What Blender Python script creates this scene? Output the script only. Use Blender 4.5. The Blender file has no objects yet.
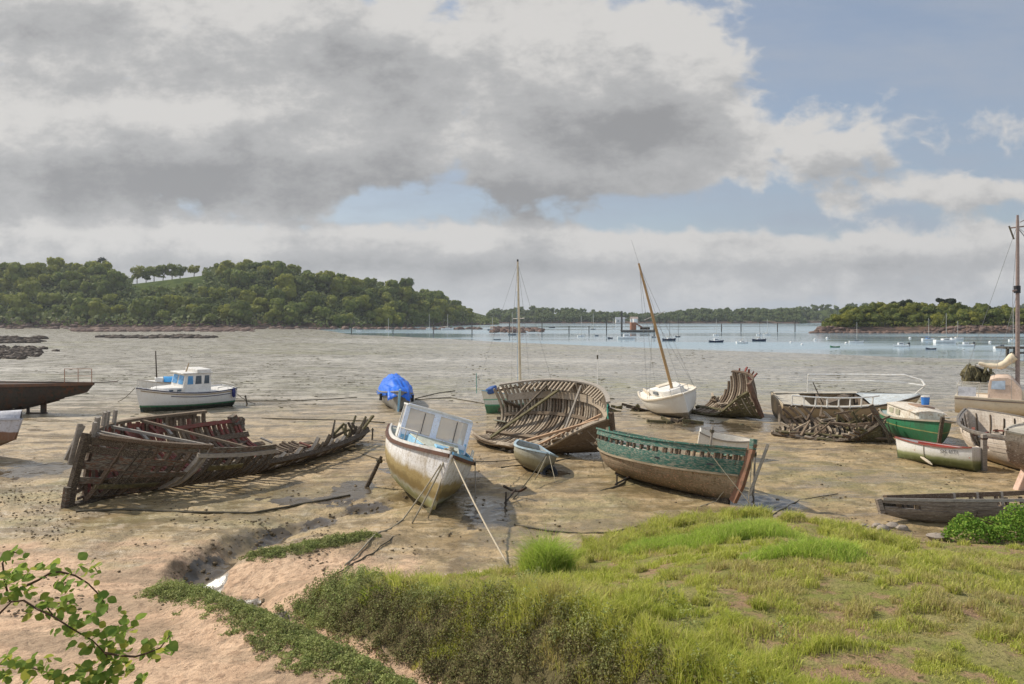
import bpy, math, random
import numpy as np
from mathutils import Vector, Matrix, Euler
R = math.radians
random.seed(7)
rng = np.random.default_rng(11)
sc = bpy.context.scene
COL = sc.collection
H, F, CX, HY = 5.2, 796.0, 512.0, 319.0      # eye height, focal length in pixels, optical centre, horizon row
SUN_AZ, SUN_EL = R(-62), R(42)               # from the view direction, to the left

# ---------------------------------------------------------------- noise
def _hash(ix, iy, seed):
    n = (ix.astype(np.int64) * 374761393 + iy.astype(np.int64) * 668265263 + seed * 974634777) & 0x7fffffff
    n = ((n ^ (n >> 13)) * 1274126177) & 0x7fffffff
    return ((n ^ (n >> 16)) & 0xffff) / 65535.0
def vnoise(x, y, seed=0):
    x = np.asarray(x, float); y = np.asarray(y, float)
    ix = np.floor(x); iy = np.floor(y); fx = x - ix; fy = y - iy
    fx = fx * fx * (3 - 2 * fx); fy = fy * fy * (3 - 2 * fy)
    a = _hash(ix, iy, seed); b = _hash(ix + 1, iy, seed); c = _hash(ix, iy + 1, seed); d = _hash(ix + 1, iy + 1, seed)
    return (a + (b - a) * fx) * (1 - fy) + (c + (d - c) * fx) * fy
def fbm(x, y, oct=4, seed=0):
    t = 0; amp = .5; tot = 0
    for o in range(oct):
        t = t + amp * vnoise(np.asarray(x) * 2 ** o + 17.3 * o, np.asarray(y) * 2 ** o - 9.1 * o, seed + o); tot += amp; amp *= .5
    return t / tot
def sstep(a, b, x):
    t = np.clip((np.asarray(x, float) - a) / (b - a), 0, 1); return t * t * (3 - 2 * t)
def polydist(x, y, pts):
    x = np.asarray(x, float); y = np.asarray(y, float); best = np.full(x.shape, 1e9); side = np.zeros(x.shape)
    for (ax, ay), (bx, by) in zip(pts[:-1], pts[1:]):
        dx, dy = bx - ax, by - ay; L2 = dx * dx + dy * dy
        t = np.clip(((x - ax) * dx + (y - ay) * dy) / L2, 0, 1)
        d = np.hypot(x - ax - t * dx, y - ay - t * dy)
        s = np.sign((x - ax) * dy - (y - ay) * dx)          # + : right of the line
        m = d < best; best = np.where(m, d, best); side = np.where(m, s, side)
    return best, side

# ---------------------------------------------------------------- objects
def tag(o, label=None, cat=None, group=None, kind=None):
    if label: o['label'] = label
    if cat: o['category'] = cat
    if group: o['group'] = group
    if kind: o['kind'] = kind
    return o
def empty(name, loc, rot=(0, 0, 0), label=None, cat=None, group=None):
    o = bpy.data.objects.new(name, None); COL.objects.link(o)
    o.location = loc; o.rotation_euler = rot; o.empty_display_size = .3
    return tag(o, label, cat, group)
def copy_tree(o, parent=None):
    c = o.copy(); COL.objects.link(c)
    if parent: c.parent = parent
    for ch in list(o.children): copy_tree(ch, c)
    return c
def mesh_np(name, V, Fc, m, parent=None, smooth=False, k=None):
    """fast mesh: V (n,3), Fc (f,k) of constant k"""
    me = bpy.data.meshes.new(name); n = len(V); f, k = Fc.shape
    me.vertices.add(n); me.vertices.foreach_set('co', np.asarray(V, np.float32).ravel())
    me.loops.add(f * k); me.loops.foreach_set('vertex_index', Fc.astype(np.int32).ravel())
    me.polygons.add(f); me.polygons.foreach_set('loop_start', np.arange(0, f * k, k, dtype=np.int32))
    if smooth: me.polygons.foreach_set('use_smooth', np.ones(f, bool))
    me.update(calc_edges=True); me.materials.append(m)
    o = bpy.data.objects.new(name, me); COL.objects.link(o)
    if parent: o.parent = parent
    return o
def attr(o, name, vals):
    a = o.data.attributes.new(name, 'FLOAT', 'POINT'); a.data.foreach_set('value', np.asarray(vals, np.float32))

class MB:
    def __init__(s): s.v = []; s.f = []
    def add(s, vs, fs):
        b = len(s.v); s.v += [tuple(p) for p in vs]; s.f += [tuple(i + b for i in f) for f in fs]; return s
    def box(s, c, d, rot=None, taper=1.0):
        x, y, z = d[0] / 2, d[1] / 2, d[2] / 2; t = taper
        P = [Vector(p) for p in ((-x, -y, -z), (x, -y, -z), (x, y, -z), (-x, y, -z), (-x * t, -y * t, z), (x * t, -y * t, z), (x * t, y * t, z), (-x * t, y * t, z))]
        if rot is not None:
            M = Euler(rot).to_matrix() if not isinstance(rot, Matrix) else rot
            P = [M @ p for p in P]
        c = Vector(c)
        return s.add([p + c for p in P], [(0, 3, 2, 1), (4, 5, 6, 7), (0, 1, 5, 4), (1, 2, 6, 5), (2, 3, 7, 6), (3, 0, 4, 7)])
    def bar(s, p, q, w, h, up=(0, 0, 1), w2=None, h2=None):
        p = Vector(p); q = Vector(q); d = (q - p).normalized(); up = Vector(up)
        sd = d.cross(up)
        if sd.length < 1e-4: sd = d.cross(Vector((1, 0, 0)))
        sd.normalize(); u = sd.cross(d)
        w2 = w if w2 is None else w2; h2 = h if h2 is None else h2
        vs = [a + sd * (i * ww / 2) + u * (j * hh / 2) for a, ww, hh in ((p, w, h), (q, w2, h2)) for i, j in ((-1, -1), (1, -1), (1, 1), (-1, 1))]
        return s.add(vs, [(0, 1, 2, 3), (7, 6, 5, 4), (0, 4, 5, 1), (1, 5, 6, 2), (2, 6, 7, 3), (3, 7, 4, 0)])
    def strip(s, pts, w, h, ups, closed=False):
        """rectangular beam along a polyline; ups: outward vector(s) along which h is measured, w across"""
        pts = [Vector(p) for p in pts]; n = len(pts); vs = []; fs = []
        for i, p in enumerate(pts):
            d = (pts[min(i + 1, n - 1)] - pts[max(i - 1, 0)]).normalized()
            u = Vector(ups[i] if isinstance(ups, list) else ups); sd = d.cross(u)
            if sd.length < 1e-5: sd = d.cross(Vector((.3, .5, .8)))
            sd.normalize(); u = sd.cross(d)
            ww = w[i] if isinstance(w, (list, tuple)) else w; hh = h[i] if isinstance(h, (list, tuple)) else h
            vs += [p + sd * (a * ww / 2) + u * (b * hh / 2) for a, b in ((-1, -1), (1, -1), (1, 1), (-1, 1))]
        for i in range(n - 1):
            for k in range(4): fs.append((i * 4 + k, i * 4 + (k + 1) % 4, i * 4 + 4 + (k + 1) % 4, i * 4 + 4 + k))
        fs += [(3, 2, 1, 0), tuple(n * 4 - 4 + k for k in range(4))]
        return s.add(vs, fs)
    def tube(s, pts, r, n=6, cap=True):
        pts = [Vector(p) for p in pts]; m = len(pts); vs = []; fs = []; ref = Vector((.21, .13, .97))
        for i, p in enumerate(pts):
            d = (pts[min(i + 1, m - 1)] - pts[max(i - 1, 0)]).normalized()
            a = d.cross(ref)
            if a.length < .05: a = d.cross(Vector((1, 0, 0)))
            a.normalize(); b = d.cross(a); rr = r[i] if isinstance(r, (list, tuple)) else r
            vs += [p + (a * math.cos(2 * math.pi * k / n) + b * math.sin(2 * math.pi * k / n)) * rr for k in range(n)]
        for i in range(m - 1):
            for k in range(n): fs.append((i * n + k, i * n + (k + 1) % n, i * n + n + (k + 1) % n, i * n + n + k))
        if cap: fs += [tuple(range(n - 1, -1, -1)), tuple((m - 1) * n + k for k in range(n))]
        return s.add(vs, fs)
    def grid(s, G, flip=False):
        r, c = len(G), len(G[0]); vs = [p for row in G for p in row]
        fs = [(i * c + j, i * c + j + 1, i * c + c + j + 1, i * c + c + j) for i in range(r - 1) for j in range(c - 1)]
        if flip: fs = [f[::-1] for f in fs]
        return s.add(vs, fs)
    def shell(s, G, t):
        """grid with thickness t inward (towards the normal side given by the sign of t)"""
        r, c = len(G), len(G[0]); G = [[Vector(p) for p in row] for row in G]
        N = []
        for i in range(r):
            for j in range(c):
                a = G[min(i + 1, r - 1)][j] - G[max(i - 1, 0)][j]; b = G[i][min(j + 1, c - 1)] - G[i][max(j - 1, 0)]
                nn = a.cross(b); N.append(nn.normalized() if nn.length > 1e-9 else Vector((0, 0, 0)))
        o = [p for row in G for p in row]; inn = [p + n * t for p, n in zip(o, N)]; n0 = r * c; fs = []
        for i in range(r - 1):
            for j in range(c - 1):
                q = (i * c + j, i * c + j + 1, i * c + c + j + 1, i * c + c + j); fs += [q, tuple(n0 + k for k in q[::-1])]
        for j in range(c - 1):
            fs += [(j + 1, j, n0 + j, n0 + j + 1)]; k = (r - 1) * c + j; fs += [(k, k + 1, n0 + k + 1, n0 + k)]
        for i in range(r - 1):
            k = i * c; fs += [(k, k + c, n0 + k + c, n0 + k)]; k = i * c + c - 1; fs += [(k + c, k, n0 + k, n0 + k + c)]
        return s.add(o + inn, fs)
    def prism(s, poly, z0, z1, axis='z'):
        n = len(poly)
        def P(a, b, c): return {'z': (a, b, c), 'y': (a, c, b), 'x': (c, a, b)}[axis]
        vs = [P(a, b, z0) for a, b in poly] + [P(a, b, z1) for a, b in poly]
        fs = [tuple(range(n - 1, -1, -1)), tuple(range(n, 2 * n))] + [(i, (i + 1) % n, n + (i + 1) % n, n + i) for i in range(n)]
        return s.add(vs, fs)
    def blob(s, c, r, seg=8, rings=6, jit=0, sd=0):
        rr = random.Random(sd); vs = []; fs = []
        for i in range(rings + 1):
            a = math.pi * i / rings
            for k in range(seg):
                b = 2 * math.pi * k / seg; j = 1 + rr.uniform(-jit, jit)
                vs.append((c[0] + r[0] * math.sin(a) * math.cos(b) * j, c[1] + r[1] * math.sin(a) * math.sin(b) * j, c[2] + r[2] * math.cos(a) * j))
        for i in range(rings):
            for k in range(seg): fs.append((i * seg + k, i * seg + seg + k, i * seg + seg + (k + 1) % seg, i * seg + (k + 1) % seg))
        return s.add(vs, fs)
    def build(s, name, m, parent=None, smooth=False, bevel=0, loc=None, **tags):
        me = bpy.data.meshes.new(name); me.from_pydata(s.v, [], s.f); me.materials.append(m)
        if smooth: me.polygons.foreach_set('use_smooth', np.ones(len(me.polygons), bool))
        me.update(); o = bpy.data.objects.new(name, me); COL.objects.link(o)
        if parent: o.parent = parent
        if loc: o.location = loc
        if bevel:
            b = o.modifiers.new('bevel', 'BEVEL'); b.width = bevel; b.segments = 2; b.limit_method = 'ANGLE'
        if smooth and smooth != 2:
            me.set_sharp_from_angle(angle=R(40))
        return tag(o, **tags)

# ---------------------------------------------------------------- materials
class NT:
    def __init__(s, nt): s.t = nt
    def n(s, typ, **kw):
        nd = s.t.nodes.new(typ)
        for k, v in kw.items():
            if k == 'I':
                for a, b in v.items():
                    sk = nd.inputs[a]
                    if isinstance(b, bpy.types.NodeSocket): s.t.links.new(b, sk)
                    else: sk.default_value = b
            else: setattr(nd, k, v)
        return nd
    def math(s, op, a, b=None, c=None, clamp=False):
        nd = s.t.nodes.new('ShaderNodeMath'); nd.operation = op; nd.use_clamp = clamp
        for i, v in enumerate((a, b, c)):
            if v is None: continue
            if isinstance(v, bpy.types.NodeSocket): s.t.links.new(v, nd.inputs[i])
            else: nd.inputs[i].default_value = v
        return nd.outputs[0]
    def vmath(s, op, a, b=None):
        nd = s.t.nodes.new('ShaderNodeVectorMath'); nd.operation = op
        for i, v in enumerate((a, b)):
            if v is None: continue
            if isinstance(v, bpy.types.NodeSocket): s.t.links.new(v, nd.inputs[i])
            else: nd.inputs[i].default_value = v
        return nd.outputs[0]
    def mix(s, f, a, b, typ='MIX'):
        nd = s.t.nodes.new('ShaderNodeMix'); nd.data_type = 'RGBA'; nd.blend_type = typ; nd.clamp_factor = True
        for k, v in ((0, f), (6, a), (7, b)):
            if isinstance(v, bpy.types.NodeSocket): s.t.links.new(v, nd.inputs[k])
            else: nd.inputs[k].default_value = v if k == 0 else (tuple(v) + (1,) if len(v) == 3 else v)
        return nd.outputs[2]
    def smooth(s, a, b, x):
        nd = s.t.nodes.new('ShaderNodeMapRange'); nd.interpolation_type = 'SMOOTHSTEP'
        for k, v in ((0, x), (1, a), (2, b)):
            if isinstance(v, bpy.types.NodeSocket): s.t.links.new(v, nd.inputs[k])
            else: nd.inputs[k].default_value = v
        return nd.outputs[0]
    def noise(s, vec, scale, detail=4, rough=.55, dist=0, out=0):
        nd = s.n('ShaderNodeTexNoise', I={'Scale': scale, 'Detail': detail, 'Roughness': rough, 'Distortion': dist})
        s.t.links.new(vec, nd.inputs['Vector']); return nd.outputs[out]
    def map(s, vec, scale=(1, 1, 1), loc=(0, 0, 0), rot=(0, 0, 0)):
        nd = s.n('ShaderNodeMapping', I={'Scale': scale, 'Location': loc, 'Rotation': rot}); s.t.links.new(vec, nd.inputs['Vector']); return nd.outputs[0]
    def attr(s, name): return s.n('ShaderNodeAttribute', attribute_name=name).outputs['Fac']
def newmat(name):
    m = bpy.data.materials.new(name); m.use_nodes = True; nt = NT(m.node_tree)
    return m, nt, m.node_tree.nodes['Principled BSDF']
def lk(nt, a, b): nt.t.links.new(a, b)
_mc = {}
def M(name, c1, c2=None, c3=None, scale=6, stretch=(1, 1, 1), rough=.8, bump=.3, bdist=.01, metal=0, amt=.5, amt3=.35, spec=.3, detail=6):
    """weathered procedural material: base colour, two noise-driven wear colours, bump"""
    if name in _mc: return _mc[name]
    m, nt, b = newmat(name); c2 = c2 or tuple(x * .7 for x in c1)
    co = nt.map(nt.n('ShaderNodeTexCoord').outputs['Object'], stretch)
    n1 = nt.noise(co, scale, detail, .6); n2 = nt.noise(nt.map(co, loc=(5, 9, 2)), scale * 3.1, 5, .65); n3 = nt.noise(nt.map(co, loc=(-7, 3, 11)), scale * .45, 4, .6)
    col = nt.mix(nt.smooth(.62 - amt * .35, .75 - amt * .15, n1), c1, c2)
    if c3: col = nt.mix(nt.smooth(.66 - amt3 * .3, .72 - amt3 * .25, n2), col, c3)
    n4 = nt.noise(nt.map(co, (1.3, 1.3, 1.6), loc=(3, 1, 7)), scale * 2.2, 6, .75); col = nt.mix(nt.math('MULTIPLY', nt.smooth(.50, .64, n4), .25 + .4 * bump), col, tuple(x * .45 for x in c1))
    col = nt.mix(nt.math('MULTIPLY', nt.smooth(.35, .7, n3), .35), col, tuple(x * .6 for x in c1))
    lk(nt, col, b.inputs['Base Color']); b.inputs['Metallic'].default_value = metal; b.inputs['Specular IOR Level'].default_value = spec
    lk(nt, nt.math('ADD', nt.math('MULTIPLY', n1, .25), rough - .12), b.inputs['Roughness'])
    if bump:
        bp = nt.n('ShaderNodeBump', I={'Strength': bump, 'Distance': bdist, 'Height': nt.math('ADD', n1, nt.math('MULTIPLY', n2, .5))})
        lk(nt, bp.outputs[0], b.inputs['Normal'])
    _mc[name] = m; return m
def MZ(name, bands, soft=.03, wob=.08, dirt=(.16, .12, .06), dirt_amt=.45, chip=None, rough=.55, streak=True, planks=0, bump=.15, chip_amt=.3):
    """hull paint: colour bands up the object's own z (list of (z, colour)), run-down dirt streaks, chips, plank seams"""
    if name in _mc: return _mc[name]
    m, nt, b = newmat(name); co = nt.n('ShaderNodeTexCoord').outputs['Object']
    sx = nt.n('ShaderNodeSeparateXYZ'); lk(nt, co, sx.inputs[0]); z = sx.outputs[2]
    nz = nt.noise(co, 3.0, 5, .6); zz = nt.math('ADD', z, nt.math('MULTIPLY', nt.math('SUBTRACT', nz, .5), wob * 2))
    col = None
    for z0, c in bands:
        if col is None: c0 = c; col = nt.mix(0.0, c, c)
        else: col = nt.mix(nt.smooth(z0 - soft, z0 + soft, zz if wob else z), col, c)
    st = nt.noise(nt.map(co, (7, 7, .9)), 1.6, 6, .65); bl = nt.noise(nt.map(co, loc=(3, 8, 1)), 1.3, 6, .6)
    if streak: col = nt.mix(nt.math('MULTIPLY', nt.smooth(.48, .72, st), dirt_amt), col, dirt)
    col = nt.mix(nt.math('MULTIPLY', nt.smooth(.45, .75, bl), dirt_amt * .8), col, dirt)
    fine = nt.noise(nt.map(co, (2.2, 2.2, 5)), 6, 8, .7)
    gr = nt.noise(nt.map(co, (3, 3, 6), loc=(2, 5, 8)), 4.5, 6, .75); col = nt.mix(nt.math('MULTIPLY', nt.smooth(.48, .66, gr), dirt_amt * .9), col, tuple(x * .55 for x in dirt))
    if chip: col = nt.mix(nt.smooth(.68 - chip_amt * .3, .70 - chip_amt * .27, fine), col, chip)
    lk(nt, col, b.inputs['Base Color'])
    lk(nt, nt.math('ADD', nt.math('MULTIPLY', fine, .35), rough - .15), b.inputs['Roughness'])
    hgt = nt.math('ADD', nt.math('MULTIPLY', fine, .5), nt.math('MULTIPLY', st, .3))
    if planks:
        w = nt.math('FRACT', nt.math('MULTIPLY', z, planks)); g = nt.math('SUBTRACT', 1, nt.smooth(0, .12, nt.math('ABSOLUTE', nt.math('SUBTRACT', w, .5))))
        hgt = nt.math('SUBTRACT', hgt, nt.math('MULTIPLY', g, .8))
    bp = nt.n('ShaderNodeBump', I={'Strength': bump, 'Distance': .012, 'Height': hgt}); lk(nt, bp.outputs[0], b.inputs['Normal'])
    _mc[name] = m; return m
def glass(name, col, rough=.08, spec=.6):
    if name in _mc: return _mc[name]
    m, nt, b = newmat(name); co = nt.n('ShaderNodeTexCoord').outputs['Object']; n = nt.noise(co, 3, 5, .6)
    lk(nt, nt.mix(nt.smooth(.35, .75, n), col, tuple(min(1, x * 1.5 + .03) for x in col)), b.inputs['Base Color'])
    lk(nt, nt.math('ADD', nt.math('MULTIPLY', n, .3), rough), b.inputs['Roughness']); b.inputs['Specular IOR Level'].default_value = spec
    _mc[name] = m; return m
# ---------------------------------------------------------------- camera, sun, sky
cd = bpy.data.cameras.new('camera'); cam = bpy.data.objects.new('camera', cd); COL.objects.link(cam); sc.camera = cam
cam.location = (0, 0, H); cam.rotation_euler = (R(90), 0, 0)
cd.sensor_width = 36; cd.lens = F / 1024 * 36; cd.shift_y = -(342 - HY) / 1024; cd.clip_start = .1; cd.clip_end = 20000
sd = Vector((math.sin(SUN_AZ) * math.cos(SUN_EL), math.cos(SUN_AZ) * math.cos(SUN_EL), math.sin(SUN_EL)))
sl = bpy.data.lights.new('sun', 'SUN'); sl.energy = 4.2; sl.angle = R(1.2); sl.color = (1, .93, .82)
so = bpy.data.objects.new('sun', sl); COL.objects.link(so); so.rotation_euler = sd.to_track_quat('Z', 'Y').to_euler(); so.location = (-20, 10, 40)
sc.view_settings.view_transform = 'Standard'; sc.view_settings.look = 'None'; sc.view_settings.gamma = 1; sc.view_settings.use_curve_mapping = False
sc.view_settings.exposure = 0.28
sc.cycles.max_bounces = 6; sc.cycles.diffuse_bounces = 3; sc.cycles.transparent_max_bounces = 8; sc.cycles.caustics_reflective = False; sc.cycles.caustics_refractive = False
try: sc.cycles.use_denoising = True
except Exception: pass

def build_world():
    w = bpy.data.worlds.new('World'); sc.world = w; w.use_nodes = True; nt = NT(w.node_tree); bg = w.node_tree.nodes['Background']
    sky = nt.n('ShaderNodeTexSky', sky_type='NISHITA'); sky.sun_disc = False; sky.sun_elevation = SUN_EL; sky.sun_rotation = SUN_AZ
    sky.air_density = 1.0; sky.dust_density = 1.6; sky.ozone_density = 1.0
    # cloud field in the direction plane (u = x/y to the right, v = z/y upwards)
    g = bpy.data.node_groups.new('cloud_density', 'ShaderNodeTree')
    g.interface.new_socket('V', in_out='INPUT', socket_type='NodeSocketVector'); g.interface.new_socket('D', in_out='OUTPUT', socket_type='NodeSocketFloat')
    q = NT(g); gi = q.n('NodeGroupInput'); go = q.n('NodeGroupOutput'); V = gi.outputs[0]
    wv = q.noise(q.map(V, (1, 1.5, 1)), 5, 3, .5, out=1); V2 = q.vmath('ADD', V, q.vmath('MULTIPLY', q.vmath('SUBTRACT', wv, (.5, .5, .5)), (.06, .045, 0)))
    sx = q.n('ShaderNodeSeparateXYZ'); q.t.links.new(V2, sx.inputs[0]); u, v = sx.outputs[0], sx.outputs[1]
    acc = None
    # (px, py, rx, ry, weight, flatness of the base)
    for px, py, rx, ry, wgt, base in CLOUDS:
        du = q.math('DIVIDE', q.math('SUBTRACT', u, (px - CX) / F), rx / F); dv = q.math('DIVIDE', q.math('SUBTRACT', v, (HY - py) / F), ry / F)
        if base: dv = q.math('MULTIPLY', dv, q.math('ADD', 1, q.math('MULTIPLY', q.math('LESS_THAN', dv, 0), base)))
        d2 = q.math('ADD', q.math('MULTIPLY', du, du), q.math('MULTIPLY', dv, dv))
        e = q.math('MULTIPLY', q.math('POWER', 2.718, q.math('MULTIPLY', q.math('POWER', d2, 1.2), -1.0)), wgt)
        acc = e if acc is None else q.math('ADD', acc, e)
    n = q.noise(q.map(V2, (1, 1.55, 1)), 7.5, 9, .66); n2 = q.noise(q.map(V2, (1, 1.4, 1), loc=(3, 1, 4)), 2.6, 3, .5)
    dn = q.math('ADD', q.math('MULTIPLY', q.math('SUBTRACT', n, .5), 2.5), q.math('MULTIPLY', q.math('SUBTRACT', n2, .5), .9))
    bl = q.math('ABSOLUTE', q.math('SUBTRACT', q.noise(q.map(V2, (1, 1.35, 1), loc=(8, 2, 6)), 13, 3, .5), .5)); dn = q.math('ADD', dn, q.math('MULTIPLY', q.math('SUBTRACT', .09, bl), 2.6))      # rounded billows
    q.t.links.new(q.math('ADD', acc, dn), go.inputs[0])
    tc = nt.n('ShaderNodeTexCoord').outputs['Generated']; s3 = nt.n('ShaderNodeSeparateXYZ'); lk(nt, tc, s3.inputs[0])
    yy = nt.math('MAXIMUM', nt.math('ABSOLUTE', s3.outputs[1]), .22)
    uu = nt.math('DIVIDE', s3.outputs[0], yy); vv = nt.math('DIVIDE', nt.math('MAXIMUM', s3.outputs[2], 0), yy)
    cv = nt.n('ShaderNodeCombineXYZ', I={0: uu, 1: vv, 2: 0.0}).outputs[0]
    def dens(off):
        nd = nt.n('ShaderNodeGroup'); nd.node_tree = g; lk(nt, nt.vmath('ADD', cv, off) if off else cv, nd.inputs[0]); return nd.outputs[0]
    d0 = dens(None); d1 = dens((-.014, .036, 0))
    alpha = nt.smooth(.22, .80, d0)
    su = nt.n('ShaderNodeSeparateXYZ'); lk(nt, cv, su.inputs[0]); sh = None
    for px, py, rx, ry, wgt in SHADES:          # flat grey undersides of the big clouds
        du = nt.math('MULTIPLY', nt.math('SUBTRACT', su.outputs[0], (px - CX) / F), F / rx); dv = nt.math('MULTIPLY', nt.math('SUBTRACT', su.outputs[1], (HY - py) / F), F / ry)
        e = nt.math('MULTIPLY', nt.math('POWER', 2.718, nt.math('MULTIPLY', nt.math('ADD', nt.math('MULTIPLY', du, du), nt.math('MULTIPLY', dv, dv)), -1)), wgt)
        sh = e if sh is None else nt.math('ADD', sh, e)
    bn = nt.noise(nt.map(cv, (1, 1.7, 1), loc=(9, 4, 0)), 8.5, 9, .66)
    sh = nt.math('ADD', nt.math('ADD', nt.math('MULTIPLY', sh, .62), nt.math('MULTIPLY', nt.smooth(.2, 2.0, d1), .42)), nt.math('MULTIPLY', nt.math('SUBTRACT', bn, .5), 2.1))
    lit, grey, dark = (5.4, 5.28, 5.12), (3.72, 3.72, 3.74), (2.5, 2.52, 2.58)
    cc = nt.mix(nt.smooth(.0, .55, sh), lit, grey); cc = nt.mix(nt.smooth(.45, 1.15, sh), cc, dark)
    # thin high veil over the blue
    veil = nt.noise(nt.map(cv, (1.2, 5, 1), rot=(0, 0, R(-14))), 3.2, 7, .6)
    base = nt.mix(nt.math('ADD', nt.math('MULTIPLY', nt.smooth(.30, .75, veil), .45), .42), sky.outputs[0], (3.05, 3.45, 4.15))
    hz = nt.math('SUBTRACT', 1, nt.smooth(0, .13, vv)); base = nt.mix(nt.math('MULTIPLY', hz, .55), base, (4.6, 4.9, 5.3))
    col = nt.mix(alpha, base, cc); col = nt.mix(nt.math('MULTIPLY', hz, .2), col, (4.5, 4.7, 5.0))
    # unseen sky behind the camera, added brightness to fill hull sides facing the view
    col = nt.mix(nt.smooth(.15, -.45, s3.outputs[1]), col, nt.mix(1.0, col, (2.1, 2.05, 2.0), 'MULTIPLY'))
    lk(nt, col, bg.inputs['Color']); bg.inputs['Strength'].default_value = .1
    w.cycles.sampling_method = 'MANUAL'; w.cycles.sample_map_resolution = 512
CLOUDS = [(600, 70, 150, 85, 1.25, .2), (690, 80, 85, 55, .75, .3), (545, 165, 115, 48, 1.1, .5), (640, 180, 130, 36, .8, .5), (505, 40, 60, 70, .6, 0),
          (180, 165, 250, 54, 1.45, .6), (20, 150, 160, 70, .6, .3), (140, 25, 330, 62, 1.25, 0), (390, 65, 95, 62, 1.15, .1), (330, 165, 90, 36, .7, .3),
          (200, 258, 420, 33, 1.35, .3), (520, 264, 260, 32, 1.15, .2), (60, 234, 140, 22, .6, 0), (650, 247, 130, 14, .55, 0), (400, 298, 560, 18, .7, 0),
          (930, 254, 190, 26, 1.1, .5), (970, 195, 120, 16, .85, .4), (855, 145, 105, 40, .70, 0), (745, 140, 80, 34, .62, 0), (830, 205, 34, 16, .75, 0),
          (790, 287, 320, 18, .75, 0), (1010, 230, 60, 30, .45, 0), (900, 30, 240, 70, -.5, 0), (745, 215, 70, 24, -.5, 0), (385, 208, 40, 11, -.9, 0), (300, 205, 90, 14, .4, 0), (455, 150, 26, 50, -.55, 0), (452, 14, 20, 26, -.8, 0), (190, 92, 60, 7, -.25, 0), (410, 180, 50, 20, -.4, 0), (215, 92, 160, 22, .75, 0), (340, 130, 90, 40, .5, 0), (60, 210, 120, 14, .5, 0)]
SHADES = [(190, 182, 270, 38, 1.1), (655, 132, 75, 36, 1.0), (545, 200, 140, 26, 1.05), (370, 66, 100, 50, .6), (70, 30, 150, 45, .5), (380, 264, 330, 13, .9), (930, 264, 170, 12, .75), (560, 130, 70, 40, .45),
          (960, 205, 120, 10, .5), (860, 165, 80, 24, .35), (700, 55, 40, 30, -.5), (180, 112, 200, 12, -.5), (560, 40, 90, 50, -.25), (300, 232, 400, 7, -.5)]
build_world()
# ---------------------------------------------------------------- the lie of the land
EDGE_PX = [-400, 250, 300, 350, 430, 500, 600, 700, 800, 900, 1000, 1400]
EDGE_D = [900, 900, 500, 287, 235, 194, 165, 144, 131, 117, 109, 90]
CREEK = [(-2.2, 24.5), (-3.9, 22.6), (-5.5, 20.8), (-6.5, 18.6), (-6.6, 16.6), (-5.15, 15.4), (-4.05, 14.4), (-2.95, 13.3), (-1.7, 11.9), (-.3, 10.1), (1.2, 8.0)]
FOOT_N = [(-4.45, 15.0), (-3.6, 14.15), (-2.55, 13.1), (-1.25, 11.65), (.15, 9.7), (1.5, 7.6)]                    # foot of the bank along the creek
FOOT_F = [(-4.45, 15.0), (-3.4, 15.9), (-1.6, 15.9), (.1, 16.7), (2.1, 18.6), (3.8, 20.4), (6.1, 21.3), (8.2, 20.2), (8.7, 18.9), (11.7, 18.4), (16, 18.2), (30, 18)]
STRIP = [(-6.35, 14.45), (-5.6, 14.2), (-4.7, 13.35), (-3.7, 12.4), (-2.5, 11.3), (-1.2, 9.9), (-.2, 8.4)]        # cushion strip along the near side of the creek
SPIT = [(-5.6, 17.3), (-5.0, 17.4), (-4.1, 18.1), (-3.3, 18.6)]
HILL_PX = [-500, -200, 0, 60, 130, 205, 280, 330, 360, 400, 430, 455, 475, 488, 496, 505]
HILL_Y = [262, 266, 269, 264, 277, 268, 267, 275, 280, 284, 291, 301, 311, 317, 321, 324]
HILLD_PX = [-500, 0, 200, 350, 420, 496]; HILLD = [430, 440, 450, 480, 580, 780]
FAR_PX = [440, 492, 512, 530, 560, 600, 640, 665, 690, 740, 790, 830, 870, 960, 1030, 1400]
FAR_Y = [312, 312, 308.5, 306, 308, 311, 313, 312.5, 309, 308, 308, 303.5, 303, 307, 303, 300]
ISL_PX = [808, 822, 835, 850, 872, 905, 960, 1000, 1024, 1100, 1400]
ISL_Y = [326, 321, 312, 306.5, 304, 305, 307, 309, 312, 312, 310]
TREE_H = 9.0
def px_of(x, y): return CX + F * x / np.maximum(y, 1e-3)
def inside_mound(x, y):
    dn, sn = polydist(x, y, FOOT_N); df, sf = polydist(x, y, FOOT_F)
    # inside: left of the near foot line (seen walking towards the camera) and right of the far one
    return np.where((sn < 0) | (dn > 50), dn, -dn), np.where(sf > 0, df, -df)
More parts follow.
